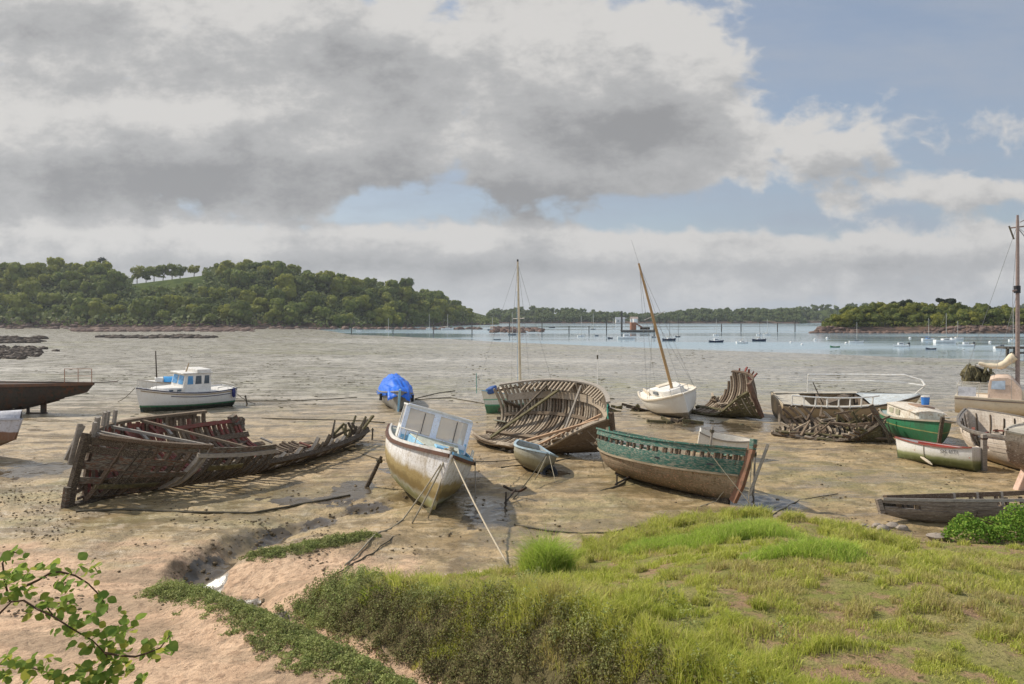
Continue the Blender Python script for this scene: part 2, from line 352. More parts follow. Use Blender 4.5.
def hill_parts(x, y):
    px = px_of(x, y); D = np.maximum(y, 1e-3)
    d0 = np.interp(px, HILLD_PX, HILLD); rd = d0 + 95
    top = np.maximum((HY - np.interp(px, HILL_PX, HILL_Y)) / F * rd + H - TREE_H + .5, 0)
    lh = sstep(-8, 14, D - d0) * 3.2 * (px < 500) + top * sstep(4, 95, D - d0) * (1 - .25 * sstep(110, 400, D - d0))
    lh = np.where(px < 503, lh, 0) * (y > 50) * sstep(506, 493, px)
    fd = 1000 + np.where(px > 800, 120, 0); ft = np.maximum((HY - np.interp(px, FAR_PX, FAR_Y)) / F * (fd + 90) + H - TREE_H - 1, 2)
    fh = (sstep(-14, 20, D - fd) * 2 + ft * sstep(5, 90, D - fd)) * (px > 430) * (y > 50)
    i0 = 318 + 8 * np.sin(px * .03); it = np.maximum((HY - np.interp(px, ISL_PX, ISL_Y)) / F * 350 + H - 6.3, 0)
    ih = (sstep(-3, 7, D - i0) * 2.6 * sstep(806, 826, px) + it * sstep(8, 30, D - i0)) * sstep(806, 816, px) * (1 - sstep(60, 120, D - i0) * .999) * (y > 50)
    return lh, fh, ih
def ground(x, y, fine=True):
    x = np.asarray(x, float); y = np.asarray(y, float); D = np.hypot(x, np.maximum(y, 0)); yy = np.maximum(y, .01); px = px_of(x, np.maximum(y, 1))
    de = np.interp(px, EDGE_PX, EDGE_D)
    z = -.40 * np.clip((yy - 40) / (de - 40), 0, 1) ** 1.3 - np.clip((yy - de) * .012, 0, 1.8)
    z = z + (fbm(x * .12, y * .12, 3, 5) - .5) * .16 * sstep(24, 45, yy) * sstep(130, 60, yy)
    lh, fh, ih = hill_parts(x, y); z = z + np.where(lh > 0, lh + .4 * sstep(0, 2, lh), 0) + np.where(fh > 0, fh + 1.8 * sstep(0, 1.5, fh), 0) + np.where(ih > 0, ih + 1.5 * sstep(0, 1.2, ih), 0)
    near = yy < 60
    # beach rising to the viewer on the left
    z = z + .35 * sstep(17, 9, yy) * (yy < 20)
    dc, sc_ = polydist(x, y, CREEK); dc = dc + (fbm(x * 1.6, y * 1.6, 4, 15) - .5) * .55; cut = np.exp(-(dc / .50) ** 2) * .26 + np.exp(-(dc / 1.1) ** 2) * .18
    z = np.where(near, z - cut * sstep(26, 20, yy), z)
    xw = x + (fbm(x * 1.9, y * 1.9, 4, 16) - .5) * .8; dl = polydist(xw, y, [(-3.2, 23.6), (-4.6, 22.0), (-6.0, 20.6), (-7.1, 18.6), (-7.3, 16.6)])[0]
    z = z + np.where(near, .17 * np.exp(-(dl / .5) ** 2), 0)
    ds = polydist(x, y, STRIP)[0]; z = z + np.where(near, .26 * np.exp(-(ds / .6) ** 2), 0)
    dp = polydist(x, y, SPIT)[0]; z = z + np.where(near, .16 * np.exp(-(dp / .7) ** 2), 0)
    a, b = inside_mound(x, y); m = np.where(near & (a > 0) & (b > 0), sstep(0, 1.15, a) * (.10 + .90 * sstep(0, 6.5, b)) * sstep(0, .8, b), 0)
    z = z + m * (1.12 + .25 * (fbm(x * .5, y * .5, 3, 9) - .5) - .25 * sstep(4, 10, x))
    bank = 3.55 - .50 * (yy - 3) + .15 * (fbm(x * .6, y * .6, 3, 3) - .5); z = np.where(yy < 12, np.maximum(z, bank), z)
    if fine:
        rough = sstep(60, 20, yy) * (1 - sstep(0, .2, m))
        z = z + rough * ((fbm(x * 1.1, y * 1.1, 4, 2) - .5) * .10 + (fbm(x * 5, y * 5, 3, 4) - .5) * .06)
    return z
def gz(x, y): return float(ground(np.array([x]), np.array([y]), False)[0])
def W(px, py, z=0.0):
    D = (H - z) * F / (py - HY); return Vector(((px - CX) / F * D, D, z))
def WD(px, py, D): return Vector(((px - CX) / F * D, D, H - (py - HY) / F * D))
def G(px, py):
    z = 0.0
    for _ in range(12):
        p = W(px, py, z); z = .5 * z + .5 * gz(p.x, p.y)
    p = W(px, py, z); p.z = gz(p.x, p.y); return p

def build_ground():
    ys = np.concatenate([[-12, -6, -2, .5, 2, 3], np.geomspace(4, 6.8, 16)[1:], np.geomspace(6.85, 62, 520), np.geomspace(63, 400, 210), np.geomspace(402, 1300, 150), [1500, 2000, 3000, 6000]])
    t = np.concatenate([np.linspace(-3.2, -.82, 40, endpoint=False), np.linspace(-.82, .82, 620), np.linspace(.82, 3.2, 41)[1:]])
    Y, T = np.meshgrid(ys, t, indexing='ij'); X = T * np.maximum(Y, 3.5)
    Z = ground(X, Y); Z = np.where(Y > 1400, -2, Z)
    V = np.stack([X, Y, Z], -1).reshape(-1, 3); r, c = X.shape
    i = np.arange(r - 1)[:, None] * c + np.arange(c - 1)[None]; Fc = np.stack([i, i + 1, i + c + 1, i + c], -1).reshape(-1, 4)
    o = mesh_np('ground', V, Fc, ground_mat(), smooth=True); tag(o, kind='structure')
    x, y = V[:, 0], V[:, 1]; a, b = inside_mound(x, y); near = y < 60
    m = np.where(near & (a > -.1) & (b > -.1), sstep(-.1, .35, a) * sstep(-.1, .5, b), 0)
    m = np.maximum(m, np.where(y < 7, sstep(7, 6, y), 0))
    attr(o, 'turf', m); attr(o, 'turfhi', sstep(.7, 1.5, a + (fbm(x * 2, y * 2, 3, 8) - .5)) * (y < 40))
    dc = polydist(x, y, CREEK)[0]
    # orange beach sand: left of the creek and close; fades into the mud flat
    sand = sstep(20.5, 15.5, y + (fbm(x * .8, y * .8, 4, 21) - .5) * 5 + .25 * np.maximum(x + 6, 0) * 2) * (y < 24)
    attr(o, 'sand', sand)
    px = px_of(x, np.maximum(y, 1)); py = HY + F * (H) / np.maximum(y, 1)
    wet = np.exp(-(dc / .40) ** 2) * near * sstep(13, 14.5, y)
    for (qx, qy, rx, ry, k) in WETS:
        wet = np.maximum(wet, k * np.exp(-(((x - qx) / rx) ** 2 + ((y - qy) / ry) ** 2) ** 2))
    attr(o, 'wet', wet); pool = np.zeros_like(x)
    for (qx, qy, rx, ry, k) in POOLS: pool = np.maximum(pool, k * np.exp(-(((x - qx) / rx) ** 2 + ((y - qy) / ry) ** 2)))
    attr(o, 'pool', pool)
    lh, fh, ih = hill_parts(x, y)
    attr(o, 'rock', np.maximum(np.maximum(sstep(.05, .5, lh) * sstep(6.5, 4.0, lh), sstep(.05, .4, fh) * sstep(3.5, 2.5, fh)), sstep(.05, .3, ih) * sstep(4.6, 3.2, ih)))
    attr(o, 'wood', np.maximum(np.maximum(sstep(4, 6.5, lh), sstep(2.5, 3.5, fh)), sstep(3.2, 4.6, ih)))
    alg = np.zeros_like(x)
    for (qx, qy, rx, ry, k) in ALGAE: alg = np.maximum(alg, k * np.exp(-(((x - qx) / rx) ** 2 + ((y - qy) / ry) ** 2)))
    attr(o, 'algae', alg)
    attr(o, 'gully', np.exp(-(polydist(x + (fbm(x * 2.2, y * 2.2, 4, 17) - .5) * .9, y + (fbm(x * 2.2 + 9, y * 2.2, 4, 18) - .5) * .6, [(-3.0, 23.4), (-4.4, 21.9), (-5.8, 20.5), (-6.85, 18.5), (-7.0, 16.6), (-6.6, 15.9)])[0] / .17) ** 2) * near)
    return o
def wp(px, py): p = W(px, py); return p.x, p.y
WETS = [(*wp(480, 512), 1.3, 2.4, 1), (*wp(375, 482), 2.6, 4.0, .7), (*wp(545, 472), 1.2, 1.6, .9), (*wp(765, 502), 1.7, 1.6, 1), (*wp(610, 448), 5, 5, .85), (*wp(715, 426), 4.2, 3.4, 1),
        (*wp(40, 470), 2.2, 3.2, 1), (*wp(300, 492), 3.4, 1.5, .8), (*wp(230, 402), 5, 3.5, .9), (*wp(560, 505), 3.5, 1.8, .55), (*wp(60, 412), 7, 3, .8), (*wp(645, 492), 2.0, 1.6, .8), (*wp(420, 430), 5, 4, .7), (*wp(330, 380), 22, 4, .5), (*wp(820, 450), 4, 3, .6), (*wp(180, 500), 3, 1.2, .7)]
POOLS = [(*wp(487, 513), .75, 1.7, 1), (*wp(716, 427), 2.3, 2.0, 1), (*wp(38, 470), 1.3, 1.7, 1), (*wp(228, 404), 3.2, 1.4, .9), (*wp(768, 503), 1.0, .9, .9), (*wp(352, 490), .8, 2.2, .8), (*wp(552, 474), .7, .8, .8), (*wp(635, 443), 2.2, 1.4, .7), (*wp(300, 500), 1.6, .7, .7), (-6.5, 17.3, .55, 1.2, 1), (-6.35, 16.4, .5, .6, 1), (-5.5, 15.6, .6, .28, .95), (-4.4, 14.7, .4, .3, .8), (-5.9, 19.6, .45, 1.1, .85), (-5.1, 21.0, .6, .7, .8), (-4.0, 22.2, .8, .8, .8), (*wp(400, 470), 1, 1.5, .6)]
ALGAE = [(*wp(660, 385), 16, 7, .9), (*wp(450, 388), 12, 4, .8), (*wp(60, 490), 3, 2.0, .8), (*wp(600, 520), 4, 2, .55), (*wp(850, 480), 4, 4, .7), (*wp(930, 495), 2, 1.5, .8), (*wp(300, 500), 3.5, 2, .6),
         (*wp(220, 520), 2.5, 1.8, .6), (*wp(620, 480), 2, 2, .6), (*wp(420, 345), 40, 12, .5), (*wp(800, 385), 10, 6, .6), (*wp(300, 347), 40, 10, .5)]
def ground_mat():
    m, nt, b = newmat('mud_sand_turf'); geo = nt.n('ShaderNodeNewGeometry').outputs['Position']
    sx = nt.n('ShaderNodeSeparateXYZ'); lk(nt, geo, sx.inputs[0]); Y = sx.outputs[1]
    P = nt.map(geo, (1, 1, .3))
    nb = nt.noise(P, .16, 5, .6); nm = nt.noise(P, 1.1, 6, .65); nf = nt.noise(P, 7, 6, .7); ns = nt.noise(nt.map(geo, (.5, 1.1, .3)), 2.6, 5, .7)
    vor = nt.n('ShaderNodeTexVoronoi', feature='F1', I={'Scale': 3.2, 'Randomness': 1.0}); lk(nt, nt.map(geo, (1, .6, .2)), vor.inputs['Vector'])
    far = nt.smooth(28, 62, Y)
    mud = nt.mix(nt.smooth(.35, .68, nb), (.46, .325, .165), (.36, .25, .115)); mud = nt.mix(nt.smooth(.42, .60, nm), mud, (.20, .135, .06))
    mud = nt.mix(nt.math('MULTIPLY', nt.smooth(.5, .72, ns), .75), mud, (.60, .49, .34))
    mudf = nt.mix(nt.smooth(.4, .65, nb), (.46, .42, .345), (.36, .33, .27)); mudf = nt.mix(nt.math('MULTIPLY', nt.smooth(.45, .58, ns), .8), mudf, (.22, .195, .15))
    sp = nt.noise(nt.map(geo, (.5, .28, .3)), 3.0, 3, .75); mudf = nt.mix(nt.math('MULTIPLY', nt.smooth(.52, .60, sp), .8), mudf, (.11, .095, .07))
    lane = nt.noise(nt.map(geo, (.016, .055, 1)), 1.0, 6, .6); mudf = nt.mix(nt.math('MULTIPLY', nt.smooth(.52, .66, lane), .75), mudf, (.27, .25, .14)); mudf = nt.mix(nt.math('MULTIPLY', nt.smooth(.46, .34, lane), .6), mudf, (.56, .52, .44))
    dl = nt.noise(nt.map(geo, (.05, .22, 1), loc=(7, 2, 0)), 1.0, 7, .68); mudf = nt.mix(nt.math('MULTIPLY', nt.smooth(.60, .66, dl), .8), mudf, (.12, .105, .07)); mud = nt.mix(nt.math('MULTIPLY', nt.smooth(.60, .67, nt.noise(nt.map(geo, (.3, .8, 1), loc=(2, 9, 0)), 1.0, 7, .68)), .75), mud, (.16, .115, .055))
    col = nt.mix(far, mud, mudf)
    # green algae film
    al = nt.math('MULTIPLY', nt.attr('algae'), nt.smooth(.32, .62, nt.noise(P, .55, 6, .65))); col = nt.mix(nt.math('MULTIPLY', al, .8), col, (.23, .215, .075))
    al2 = nt.math('MULTIPLY', nt.smooth(.50, .68, nt.noise(nt.map(P, loc=(31, 7, 0)), .35, 6, .7)), nt.math('SUBTRACT', .55, nt.math('MULTIPLY', far, .3))); col = nt.mix(al2, col, (.27, .24, .10))
    # dark clods and weed crumbs
    cl = nt.math('MULTIPLY', nt.smooth(.54, .64, nf), nt.smooth(.36, .58, nm)); col = nt.mix(nt.math('MULTIPLY', cl, .85), col, (.10, .075, .045)); c2 = nt.math('MULTIPLY', nt.smooth(.56, .64, nt.noise(nt.map(geo, (1, .8, .3), loc=(4, 8, 1)), 15, 4, .6)), nt.smooth(.5, .4, nm)); col = nt.mix(nt.math('MULTIPLY', c2, nt.math('MULTIPLY', nt.math('SUBTRACT', 1, far), .6)), col, (.16, .12, .07))
    sand = nt.mix(nt.smooth(.3, .7, nm), (.67, .46, .29), (.53, .345, .21)); sand = nt.mix(nt.math('MULTIPLY', nt.smooth(.48, .62, nf), .7), sand, (.33, .20, .115)); sand = nt.mix(nt.math('MULTIPLY', nt.smooth(.55, .66, nt.noise(nt.map(geo, loc=(3, 3, 3)), 3.0, 6, .7)), .55), sand, (.40, .26, .16)); sand = nt.mix(nt.math('MULTIPLY', nt.smooth(.62, .70, nt.noise(P, 19, 4, .6)), .5), sand, (.7, .55, .4))
    S = nt.smooth(.25, .75, nt.math('ADD', nt.attr('sand'), nt.math('MULTIPLY', nt.math('SUBTRACT', nm, .5), .5))); col = nt.mix(S, col, sand)
    gu = nt.math('MULTIPLY', nt.attr('gully'), nt.smooth(.38, .52, nt.math('ADD', nt.math('MULTIPLY', nf, .6), nt.math('MULTIPLY', nm, .4)))); col = nt.mix(nt.math('MULTIPLY', gu, .7), col, (.15, .11, .06))
    wn = nt.noise(nt.map(geo, (.35, 1.0, .3), loc=(3, 3, 0)), .9, 7, .65)
    wet = nt.smooth(.30, .62, nt.math('ADD', nt.attr('wet'), nt.math('MULTIPLY', nt.math('SUBTRACT', wn, .62), 1.6)))
    film = nt.math('MULTIPLY', nt.smooth(.46, .58, wn), .9); wet = nt.math('MAXIMUM', wet, film)
    col = nt.mix(nt.math('MULTIPLY', wet, .55), col, (.16, .12, .07))
    pool = nt.smooth(.42, .50, nt.math('ADD', nt.attr('pool'), nt.math('MULTIPLY', nt.math('SUBTRACT', nt.noise(nt.map(geo, (1, .7, .3)), 2.2, 5, .65), .5), 1.1)))
    col = nt.mix(pool, col, (.085, .065, .04))
    turf = nt.mix(nt.smooth(.35, .65, nm), (.19, .20, .055), (.27, .235, .10)); turf = nt.mix(nt.smooth(.48, .62, nt.noise(P, 1.6, 6, .65)), turf, (.31, .205, .125)); turf = nt.mix(nt.smooth(.55, .65, nf), turf, (.11, .10, .04)); turf = nt.mix(nt.smooth(.60, .5, nt.attr('turfhi')), turf, (.13, .11, .055))
    T = nt.smooth(.3, .7, nt.math('ADD', nt.attr('turf'), nt.math('MULTIPLY', nt.math('SUBTRACT', nf, .5), .6))); col = nt.mix(T, col, turf)
    nr = nt.noise(nt.map(geo, (.25, .25, .8)), 1.0, 7, .7)
    rk = nt.mix(nt.smooth(.4, .62, nr), (.13, .085, .06), (.055, .045, .04)); col = nt.mix(nt.attr('rock'), col, rk)
    wd = nt.mix(nt.smooth(.4, .6, nb), (.045, .062, .02), (.075, .095, .03)); col = nt.mix(nt.attr('wood'), col, wd)
    lk(nt, col, b.inputs['Base Color'])
    dry = nt.math('MAXIMUM', S, T)
    nd = nt.math('SUBTRACT', 1, nt.math('MULTIPLY', dry, 1)); wet = nt.math('MULTIPLY', wet, nd); pool = nt.math('MULTIPLY', pool, nt.math('SUBTRACT', 1, T))
    ro = nt.math('SUBTRACT', nt.math('ADD', .66, nt.math('MULTIPLY', dry, .25)), nt.math('MULTIPLY', wet, .46)); ro = nt.math('SUBTRACT', ro, nt.math('MULTIPLY', far, nt.math('MULTIPLY', nd, .28))); ro = nt.math('SUBTRACT', ro, nt.math('MULTIPLY', pool, .6))
    lk(nt, nt.math('MAXIMUM', ro, .10), b.inputs['Roughness']); lk(nt, nt.math('MULTIPLY', .5, nt.math('SUBTRACT', 1, nt.math('MAXIMUM', T, nt.math('MAXIMUM', nt.attr('wood'), nt.attr('rock'))), clamp=True)), b.inputs['Specular IOR Level'])
    hh = nt.math('ADD', nt.math('MULTIPLY', nm, .6), nt.math('ADD', nt.math('MULTIPLY', nf, .55), nt.math('MULTIPLY', ns, .5))); hh = nt.math('ADD', hh, nt.math('MULTIPLY', nt.noise(geo, 22, 3, .6), .14))
    bp = nt.n('ShaderNodeBump', I={'Distance': .15, 'Height': hh}); lk(nt, nt.math('MULTIPLY', nt.math('SUBTRACT', 1, nt.math('MULTIPLY', nt.math('MULTIPLY', nt.math('MAXIMUM', wet, nt.math('MULTIPLY', far, .85)), nd), .78)), nt.math('SUBTRACT', 1, nt.math('MULTIPLY', pool, .82))), bp.inputs['Strength']); lk(nt, bp.outputs[0], b.inputs['Normal'])
    return m
build_ground()
def build_water():
    m, nt, b = newmat('estuary_water'); geo = nt.n('ShaderNodeNewGeometry').outputs['Position']
    n = nt.noise(nt.map(geo, (.35, 1.2, 1)), 1.1, 4, .6); big = nt.noise(nt.map(geo, (.004, .02, 1)), 1.0, 4, .6)
    lk(nt, nt.mix(big, (.22, .31, .35), (.28, .37, .41)), b.inputs['Base Color'])
    lk(nt, nt.math('ADD', nt.math('MULTIPLY', nt.smooth(.4, .6, big), .16), .07), b.inputs['Roughness']); b.inputs['Specular IOR Level'].default_value = .5
    bp = nt.n('ShaderNodeBump', I={'Strength': .10, 'Distance': .08, 'Height': n}); lk(nt, bp.outputs[0], b.inputs['Normal'])
    o = MB().grid([[(x, y, -.4) for x in np.linspace(-1500, 3500, 20)] for y in np.geomspace(80, 6000, 20)]).build('water', m); o.data.polygons[0].flip() if False else None
    return tag(o, kind='structure')
water = build_water()
# ---------------------------------------------------------------- vegetation
def leafmat(name, c1, c2, c3, trans=.25, rnd=True, scale=.6, tint=None):
    if name in _mc: return _mc[name]
    m, nt, b = newmat(name); geo = nt.n('ShaderNodeNewGeometry'); ri = geo.outputs['Random Per Island']
    n = nt.noise(geo.outputs['Position'], scale, 4, .6)
    col = nt.mix(nt.smooth(.3, .7, n), c1, c2); col = nt.mix(nt.math('MULTIPLY', nt.smooth(.55, .95, ri), .8), col, c3)
    if rnd:
        oi = nt.n('ShaderNodeObjectInfo').outputs['Random']; col = nt.mix(nt.math('MULTIPLY', nt.smooth(.35, 1, oi), .75), col, tuple(x * y for x, y in zip(c2, (1.5, 1.25, .9)))); col = nt.mix(nt.math('MULTIPLY', nt.smooth(.3, 0, oi), .6), col, tuple(x * .62 for x in c1))
    if tint: col = nt.mix(nt.attr('tint'), col, tint)
    lk(nt, col, b.inputs['Base Color']); b.inputs['Roughness'].default_value = .7; b.inputs['Specular IOR Level'].default_value = .08
    if trans:
        t = nt.n('ShaderNodeBsdfTranslucent'); lk(nt, nt.mix(.5, col, (.25, .30, .03), 'ADD') if False else col, t.inputs['Color'])
        mx = nt.n('ShaderNodeMixShader', I={0: trans}); lk(nt, b.outputs[0], mx.inputs[1]); lk(nt, t.outputs[0], mx.inputs[2])
        lk(nt, mx.outputs[0], nt.t.nodes['Material Output'].inputs['Surface'])
    _mc[name] = m; return m
def quads(C, N, size, r, aspect=1.0, droop=0):
    """leaf quads at centres C (n,3) facing N (n,3) -> V,F"""
    n = len(C); N = N / np.maximum(np.linalg.norm(N, axis=1, keepdims=True), 1e-6)
    T = np.cross(N, r.normal(size=(n, 3))); T /= np.maximum(np.linalg.norm(T, axis=1, keepdims=True), 1e-6); B = np.cross(N, T)
    s = np.asarray(size).reshape(-1, 1) * np.ones((n, 1)); a = T * s; b = B * s * aspect
    V = np.stack([C - a, C - b * .9 + a * .1, C + a, C + b], 1).reshape(-1, 3)
    return V, np.arange(4 * n).reshape(-1, 4)
def crown_pts(r, n, rx, rz, cz, lobes, flat=.9):
    """points and normals over the skins of several lobes"""
    L = []
    for i in range(lobes):
        a = r.uniform(0, 2 * math.pi); q = math.sqrt(r.uniform(.05, 1)) * .62; L.append((math.cos(a) * q * rx, math.sin(a) * q * rx, cz + r.uniform(-.85, .62) * rz, r.uniform(.30, .52) * rx))
    L = np.array(L); k = r.integers(0, lobes, n); d = r.normal(size=(n, 3)); d[:, 2] = np.abs(d[:, 2]) * 1.0 - .35; d /= np.linalg.norm(d, axis=1, keepdims=True); crown_pts.L = L
    rad = L[k, 3] * r.uniform(.72, 1.08, n); C = L[k, :3] + d * rad[:, None] * np.array([1, 1, flat]); N = d + r.normal(size=(n, 3)) * .32
    return C, N
GREEN = leafmat('wood_leaves', (.115, .155, .036), (.18, .215, .050), (.26, .27, .075), trans=.45, scale=.05)
OLIVE = leafmat('island_leaves', (.085, .115, .030), (.165, .19, .045), (.25, .24, .07), trans=.4, scale=.12)
PINEM = leafmat('pine_needles', (.022, .032, .018), (.035, .045, .022), (.05, .055, .03), rnd=False)
FARM = leafmat('far_leaves', (.10, .135, .055), (.145, .18, .07), (.19, .21, .085), trans=.4, scale=.02, rnd=False)
BARK = M('bark', (.12, .095, .07), (.07, .055, .04), scale=3)
def tree_mesh(seed, n, h, rx, size, mat_, trunk=True):
    r = np.random.default_rng(seed); C, N = crown_pts(r, n, rx, h * .42, h * .56, int(r.integers(10, 15)))
    V, Fq = quads(C, N, r.uniform(.6, 1.15, n) * size, r); b = MB()
    for k, (x, y, z, q) in enumerate(crown_pts.L): b.blob((x, y, z), (q * .84, q * .84, q * .76), 8, 6, .08, k)      # leafy heart of each bough
    v2 = np.array(b.v); f2 = np.array(b.f) + len(V); return np.concatenate([V, v2]), np.concatenate([Fq, f2])
tree_var = []
for i in range(8):
    V, Fq = tree_mesh(100 + i, 620, 9.5, 5.4, .80, None); tv = mesh_np('broadleaf_tree', V, Fq, GREEN); tree_var.append(tv)
def hill_spots(n, px0, px1, f0, f1, dfun, seed, mind):
    r = np.random.default_rng(seed); out = []; tries = 0
    while len(out) < n and tries < n * 60:
        tries += 1; px = r.uniform(px0, px1); D = dfun(px) + f0 + (f1 - f0) * r.uniform() ** .8; x = (px - CX) / F * D
        if all((x - a) ** 2 + (D - b) ** 2 > mind ** 2 for a, b, _ in out): out.append((x, D, px))
    return out
dL = lambda px: np.interp(px, HILLD_PX, HILLD)
first = [True] * 8; K = 0
def put_tree(src, x, y, s, sz, label, group, cat='tree', dz=-.6, used={}):
    o = src if src.name not in used else src.copy()
    if src.name in used: COL.objects.link(o)
    used[src.name if o is src else o.name] = 1; used[src.name] = 1
    o.location = (x, y, gz(x, y) + dz); o.rotation_euler = (0, 0, random.uniform(0, 6.28)); o.scale = (s, s, s * sz)
    return tag(o, label, cat, group)
FIELD = lambda px, D: 133 < px < 203 and D - dL(px) > 62
for x, y, px in hill_spots(245, -40, 497, 3, 122, dL, 5, 9.0):
    if FIELD(px, y): continue
    e = 1 - .65 * sstep(440, 497, px); rim = .8 if y - dL(px) > 85 else 1
    put_tree(tree_var[random.randrange(8)], x, y, random.uniform(.85, 1.5) * e * rim * (.55 if 118 < px < 212 and y - dL(px) > 30 else 1), random.uniform(.85, 1.15), 'broadleaf tree with a rounded green crown in the dense wood covering the long headland', 'trees of the wood on the headland')
# understorey that closes the wood
def carpet(name, n, px0, px1, f0, f1, dfun, hmax, size, m, seed, skip=None):
    r = np.random.default_rng(seed); px = r.uniform(px0, px1, n); D = dfun(px) + f0 + (f1 - f0) * r.uniform(size=n); x = (px - CX) / F * D
    if skip is not None:
        k = ~skip(px, D); px, D, x = px[k], D[k], x[k]
    lump = fbm(x / 7, D / 7, 3, seed); z = ground(x, D, False) + hmax * r.uniform(-.1, 1, len(x)) * (.35 + 1.1 * lump)
    C = np.stack([x, D, z], 1); N = r.normal(size=C.shape) + np.array([0, -.4, .9]); V, Fq = quads(C, N, size * r.uniform(.6, 1.3, len(x)), r)
    return tag(mesh_np(name, V, Fq, m), kind='stuff')
carpet('wood_undergrowth', 26000, -70, 499, 1, 135, dL, 5.0, 1.0, leafmat('undergrowth', (.105, .135, .045), (.15, .175, .058), (.21, .215, .08), rnd=False, scale=.05), 31, skip=lambda p, D: (p > 133) & (p < 203) & (D - dL(p) > 62))
# the row of lone trees on the skyline field
def lone_tree(px, py_base, hpx, D, label, seed, wide=1.0, dark=False, group='lone trees on the skyline field'):
    x = (px - CX) / F * D; zb = gz(x, D); ztop = H + (HY - (py_base - hpx)) / F * D; h = ztop - zb
    t = empty('field_tree', (x, D, zb), label=label, cat='tree', group=group); r = np.random.default_rng(seed)
    mb = MB(); mb.tube([(0, 0, -.5), (.1, 0, h * .25), (.15, .1, h * .55)], [.35, .26, .16], 7)
    for k in range(6):
        a = k * 1.05 + r.uniform(-.3, .3); mb.tube([(.1, 0, h * (.28 + .04 * k)), (math.cos(a) * h * .22 * wide, math.sin(a) * h * .2, h * (.55 + .05 * (k % 3)))], [.16, .06], 5)
    mb.build('trunk', BARK, t)
    C, N = crown_pts(r, 800, h * .50 * wide, h * .40, h * .60, 12); V, Fq = quads(C, N, r.uniform(.35, .80, 800), r)
    mesh_np('crown', V, Fq, PINEM if dark else GREEN, t)
for i, (px, hp, wd, lb) in enumerate([(137, 11, .95, 'small round tree, leftmost of the row standing on the skyline field'), (146, 9, .6, 'slight thin tree between two rounder ones on the skyline field'),
        (154, 14, .95, 'tall round-headed tree in the middle of the skyline row'), (163, 11, .8, 'lower leafy tree just right of the tallest one in the skyline row'),
        (172, 13, .8, 'open tree with bare trunk, left half of the twin crowns on the skyline'), (180, 14, .85, 'spreading tree, right half of the twin crowns on the skyline'),
        (194, 12, .95, 'single round tree standing apart on the skyline just before the wood resumes')]):
    lone_tree(px, 276, hp, 560, lb, 50 + i, wd)
lone_tree(99, 268, 12, 600, 'umbrella-topped pine sticking up above the wood at the left skyline', 60, .55, True, None)
# the wooded islet / point on the right
isl = lambda px: 318 + 8 * np.sin(px * .03)
isl_var = []
for i in range(5):
    V, Fq = tree_mesh(200 + i, 420, 6.2, 3.6, .46, None); isl_var.append(mesh_np('shore_tree', V, Fq, OLIVE))
for x, y, px in hill_spots(105, 826, 1085, 9, 36, isl, 8, 3.6):
    s = random.uniform(.7, 1.15) * (.55 + .45 * sstep(822, 850, px)); put_tree(isl_var[random.randrange(5)], x, y, s, 1, 'bushy green tree crowded on the low rocky point across the water', 'trees of the wood on the rocky point', dz=-.3)
carpet('point_undergrowth', 7000, 822, 1090, 6, 40, isl, 2.4, .42, OLIVE, 33)
for i, (px, pyt, hp, wd, lb) in enumerate([(942, 294.5, 14, .5, 'tall thin umbrella pine with bare trunk above the rocky point'), (951, 298, 12, .8, 'dark broad-crowned pine beside the thin umbrella pine on the rocky point'),
        (907, 299.5, 10, 1.1, 'dark flat-topped pine, widest of those rising from the rocky point'), (893, 301, 9, .8, 'small dark pine left of the flat-topped one on the rocky point')]):
    lone_tree(px, pyt + hp, hp, 352, lb, 70 + i, wd, True, 'dark pines on the rocky point')
# far shores: one mass each
def far_wood(name, n, px0, px1, D0, dep, seed, s=1.0, cn=90):
    r = np.random.default_rng(seed); Vs = []; Fs = []; b = 0
    for i in range(n):
        px = r.uniform(px0, px1); f = r.uniform(); D = D0 + 8 + dep * f; x = (px - CX) / F * D; z = gz(x, D); h = r.uniform(7.5, 11.5) * s
        C, N = crown_pts(r, cn, h * .55, h * .42, h * .5, 5); C += np.array([x, D, z - .5]); V, Fq = quads(C, N, r.uniform(1.0, 1.9, cn), r); Vs.append(V); Fs.append(Fq + b); b += len(V)
    return tag(mesh_np(name, np.concatenate(Vs), np.concatenate(Fs), FARM), kind='stuff')
far_wood('far_woodland', 520, 488, 805, 1000, 95, 41)
far_wood('far_woodland', 300, 795, 1110, 1120, 95, 42)

